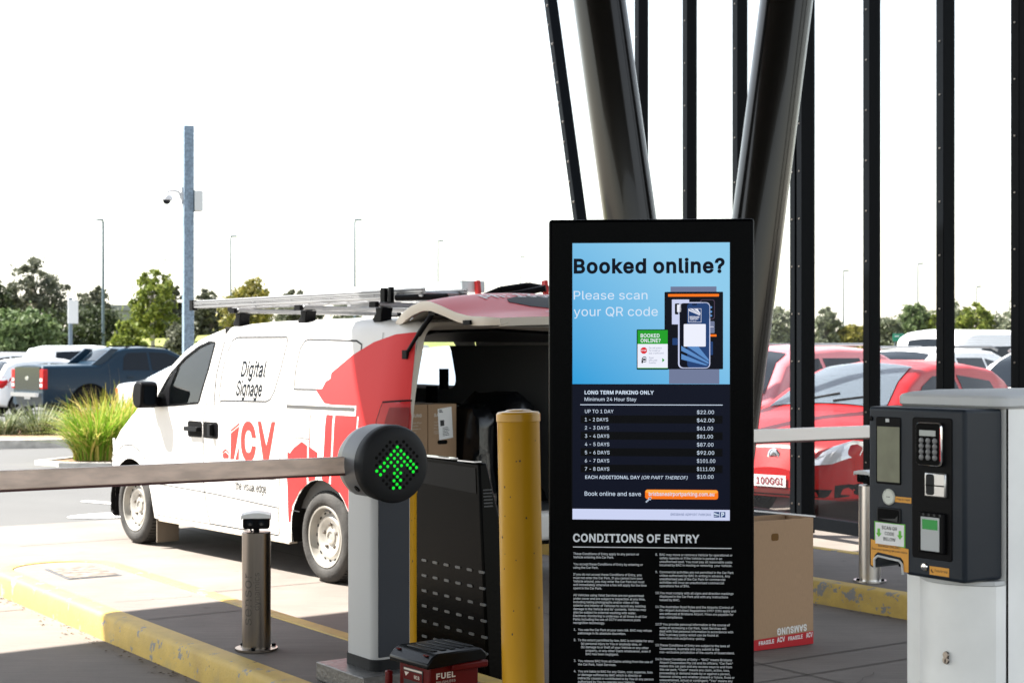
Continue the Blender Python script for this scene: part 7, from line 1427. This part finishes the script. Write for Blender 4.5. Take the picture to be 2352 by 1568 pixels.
def tree(label, x, y, z, H, W, base, m, seed, n=2600, leaf=.16, clumps=26, dens=.45, bark=M_bark, cat='tree', name='tree', group='trees behind the car park', taper=.5):
    rg = np.random.default_rng(seed); t = thing(name, label, cat, (x, y, z), 0, group)
    cs = []; clumps = int(clumps * 3.0)
    while len(cs) < clumps:
        p = rg.uniform(-1, 1, 3); rr = math.hypot(p[0], p[1])
        if rr > 1: continue
        h = (p[2] + 1) / 2; env = (math.sin(math.pi * min(1, .18 + h * .80)) ** taper)
        if rr > env or (rr < env * .2 and h < .6): continue
        cs.append((p[0] * W / 2 * .86, p[1] * W / 2 * .86, base + h * (H - base) * .93, W * rg.uniform(.045, .125) * (1.1 - .4 * h)))
    pts = []
    per = max(8, n // clumps)
    for c in cs:
        d = rg.normal(size=(per, 3)); d /= np.linalg.norm(d, axis=1)[:, None]; r_ = c[3] * rg.uniform(0, 1, per)[:, None] ** dens * np.where(rg.random(per) < .22, 2.1, 1)[:, None]; q = d * r_ * np.array([1.15, 1.15, .72]); q[:, 2] -= .25 * (q[:, 0] ** 2 + q[:, 1] ** 2) / max(c[3], .01); pts.append(q + np.array(c[:3]))
    v, f = leaves(np.concatenate(pts), leaf, rg); mesh_np('crown', v, f, m, t)
    k = MB(); tr = max(.05, H * .022); fork = base + (H - base) * .25; lean = rg.uniform(-.05, .05) * H
    k.tube([(0, 0, -.3), (lean * .3, 0, fork * .5), (lean * .6, .02, fork), (lean, .0, base + (H - base) * .75)], [tr * 1.2, tr, tr * .8, tr * .25], 8)
    for c in cs:
        if rg.random() < .4: s_ = Vector((lean * .6, .02, fork + rg.uniform(-.1, .5) * (c[2] - fork))); e_ = Vector(c[:3]); mid = s_.lerp(e_, .5) + Vector((0, 0, .06 * H)); k.tube([s_, mid, e_], [tr * .4, tr * .25, tr * .1], 5)
    k.build('trunk', bark, t); return t
def tpx(label, px0, px1, ytop, ybase, d, m, seed, zb=None, trunk=.3, **kw):
    zb = HT(ybase, d) if zb is None else zb; H = HT(ytop, d) - zb; W = (px1 - px0) / F * d; kw.setdefault('leaf', .0055 * d * .27); kw['n'] = int(kw.get('n', 2600) * 2.1)
    return tree(label, U((px0 + px1) / 2, d), d, zb, H, W, H * trunk, m, seed, **kw)
tpx('tall airy grey-green gum tree at the far left above the hedge', -5, 168, 578, 800, 104, LF_gum, 1, trunk=.22, n=3600, clumps=34, bark=M_barkp)
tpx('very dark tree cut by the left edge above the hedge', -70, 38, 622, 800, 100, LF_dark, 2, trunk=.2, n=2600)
tpx('small grey gum tree just left of the tallest lamp pole', 168, 262, 640, 800, 108, LF_gum, 3, trunk=.3, n=2200)
tpx('slender bright green tree left of the square camera pole', 296, 408, 603, 800, 100, LF_bright, 4, trunk=.18, n=3800, clumps=36, bark=M_barkp)
tpx('grey-green tree half hidden behind the square camera pole', 370, 428, 645, 790, 112, LF_gum, 5, trunk=.2, n=1800)
tpx('rounded grey-green tree just right of the square camera pole', 440, 520, 655, 800, 110, LF_gum, 6, trunk=.15, n=2400)
tpx('young yellow-green tree behind the front of the ladder', 500, 640, 625, 800, 98, LF_yel, 7, trunk=.12, n=3000, clumps=34)
tpx('grey-green tree top behind the middle of the ladder', 635, 745, 652, 790, 112, LF_gum, 8, trunk=.2, n=2200)
tpx('pale tree top left of the galvanised plank', 755, 842, 652, 790, 116, LF_pale, 9, trunk=.2, n=1500)
tpx('small pale tree tip above the galvanised plank', 858, 896, 646, 780, 120, LF_pale, 10, trunk=.3, n=700, clumps=12)
tpx('tiny pale tree tip near the middle lamp pole over the van', 962, 1010, 643, 780, 120, LF_pale, 11, trunk=.3, n=700, clumps=12)
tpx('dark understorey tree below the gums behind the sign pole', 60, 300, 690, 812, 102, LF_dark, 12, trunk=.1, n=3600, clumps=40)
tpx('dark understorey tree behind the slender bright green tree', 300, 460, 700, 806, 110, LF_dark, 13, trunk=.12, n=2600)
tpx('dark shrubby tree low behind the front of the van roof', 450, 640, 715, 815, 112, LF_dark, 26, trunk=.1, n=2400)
tpx('broad bright green hedge bush at the left edge', -60, 158, 692, 850, 84, LF_hedge, 14, zb=-.2, trunk=.02, n=7000, clumps=70, leaf=.17, taper=.35, cat='bush', name='bush', group='bushes by the car park')
tpx('round yellow-green bush below the tallest lamp pole', 240, 345, 728, 815, 92, LF_bright, 15, zb=.2, trunk=.02, n=3000, clumps=40, leaf=.16, cat='bush', name='bush', group='bushes by the car park')
tpx('low olive bush right of the slender bright tree', 375, 450, 735, 805, 97, LF_gum, 16, trunk=.02, n=1800, clumps=24, cat='bush', name='bush', group='bushes by the car park')
for lab, a, b, y, m, s_ in (('grey tree beyond the screen close to the leaning column', 1755, 1815, 700, LF_pale, 17), ('wispy pale tree seen right of the wide screen post', 1880, 1920, 700, LF_pale, 18), ('low yellow tree between wide post and next screen post', 1925, 1985, 742, LF_yel, 19), ('dark green round tree behind the green road sign', 2068, 2135, 692, LF_hedge, 20), ('bright tree right of the far lamp pole', 2120, 2190, 702, LF_bright, 21), ('round green tree top over the far white van', 2205, 2270, 690, LF_bright, 22), ('pale wide tree at the right end of the far row', 2265, 2400, 712, LF_pale, 23), ('low pale tree left of the green road sign', 2010, 2066, 722, LF_pale, 24)):  # paler leaf colours stand in for the washed-out view through the mesh
    tpx(lab, a - 14, b + 14, y, 806, 108, m, s_, trunk=.04, n=2600, clumps=30, taper=.4)
def clump(label, c, h, w_, n, m, seed, z=.06, name='grass_clump'):
    rg = np.random.default_rng(seed); t = thing(name, label, 'grass clump', (c[0], c[1], z), 0, 'strappy grass clumps'); vs = []; fs = []
    for i in range(n):
        a = rg.uniform(0, 2 * math.pi); r0 = w_ * .22 * math.sqrt(rg.random()); L = h * rg.uniform(.55, 1.15); sp = rg.uniform(.15, 1.15); wd = rg.uniform(.008, .017)
        base = np.array([r0 * math.cos(a), r0 * math.sin(a), 0]); d = np.array([math.cos(a + rg.normal() * .5), math.sin(a + rg.normal() * .5), 0]); sd = np.array([-d[1], d[0], 0]); o = len(vs); ns = 5
        for k in range(ns + 1):
            s_ = k / ns; p = base + d * (w_ * .5 * sp * s_ ** 1.7) + np.array([0, 0, L * (s_ - .42 * sp * s_ ** 2.6)]); q = wd * (1 - s_) ** .6 + .001; vs += [p + sd * q, p - sd * q]
        for k in range(ns): fs.append((o + 2*k, o + 2*k + 1, o + 2*k + 3, o + 2*k + 2))
    return mesh_np('blades', np.array(vs), np.array(fs), m, t)
LF_lom = leafmat('strappy_leaves', (.11, .24, .012), (.20, .33, .03), (.50, .42, .12)); LF_lom2 = leafmat('pale_strappy_leaves', (.06, .09, .03), (.14, .17, .08), (.34, .36, .24)); LF_lom3 = leafmat('golden_strappy_leaves', (.16, .22, .025), (.36, .31, .05), (.58, .44, .18))
def gp(px, d): return (U(px, d), d)
clump('big bright green grass clump at the corner of the garden bed', gp(222, 23.4), .95, 1.5, 700, LF_lom, 31); clump('golden-tipped grass clump behind the big green one', gp(250, 24.3), 1.12, 1.7, 700, LF_lom3, 32); clump('tall grass clump with straw tips between the truck and the work van', gp(318, 24.8), 1.10, 1.7, 560, LF_lom3, 33); clump('green grass clump half hidden by the work van bonnet', gp(280, 23.7), .95, 1.5, 460, LF_lom, 34)
clump('pale spiky grass clump under the truck tailgate', gp(88, 29.5), .72, 1.35, 320, LF_lom2, 35); clump('dark green grass clump at the left edge of the median', gp(12, 29.5), .62, 1.2, 300, LF_lom2, 36); clump('small low grass tuft between the two bigger clumps on the median', gp(150, 30.6), .45, 1.0, 200, LF_lom2, 37)

# continuous far wood behind everything, one mass
rg = np.random.default_rng(77); n = 26000; x = rg.uniform(-75, 75, n); top = 2.4 + 1.1 * np.sin(x * .21) + .9 * np.sin(x * .53 + 1) + .6 * np.sin(x * 1.3 + 2) + .4 * np.sin(x * 2.9); 
z = 2.0 + np.maximum(.4, top) * np.sqrt(rg.uniform(0, 1, n)); z = np.where(x > 8, z - .6, z); pts = np.stack([x, 134 + rg.uniform(-3, 3, n), z], 1); v, f = leaves(pts, .26, rg)
fw = mesh_np('far_woodland', v, f, leafmat('far_wood_leaves', (.06, .07, .045), (.10, .115, .065), (.17, .18, .11)), None); fw['kind'] = 'stuff'
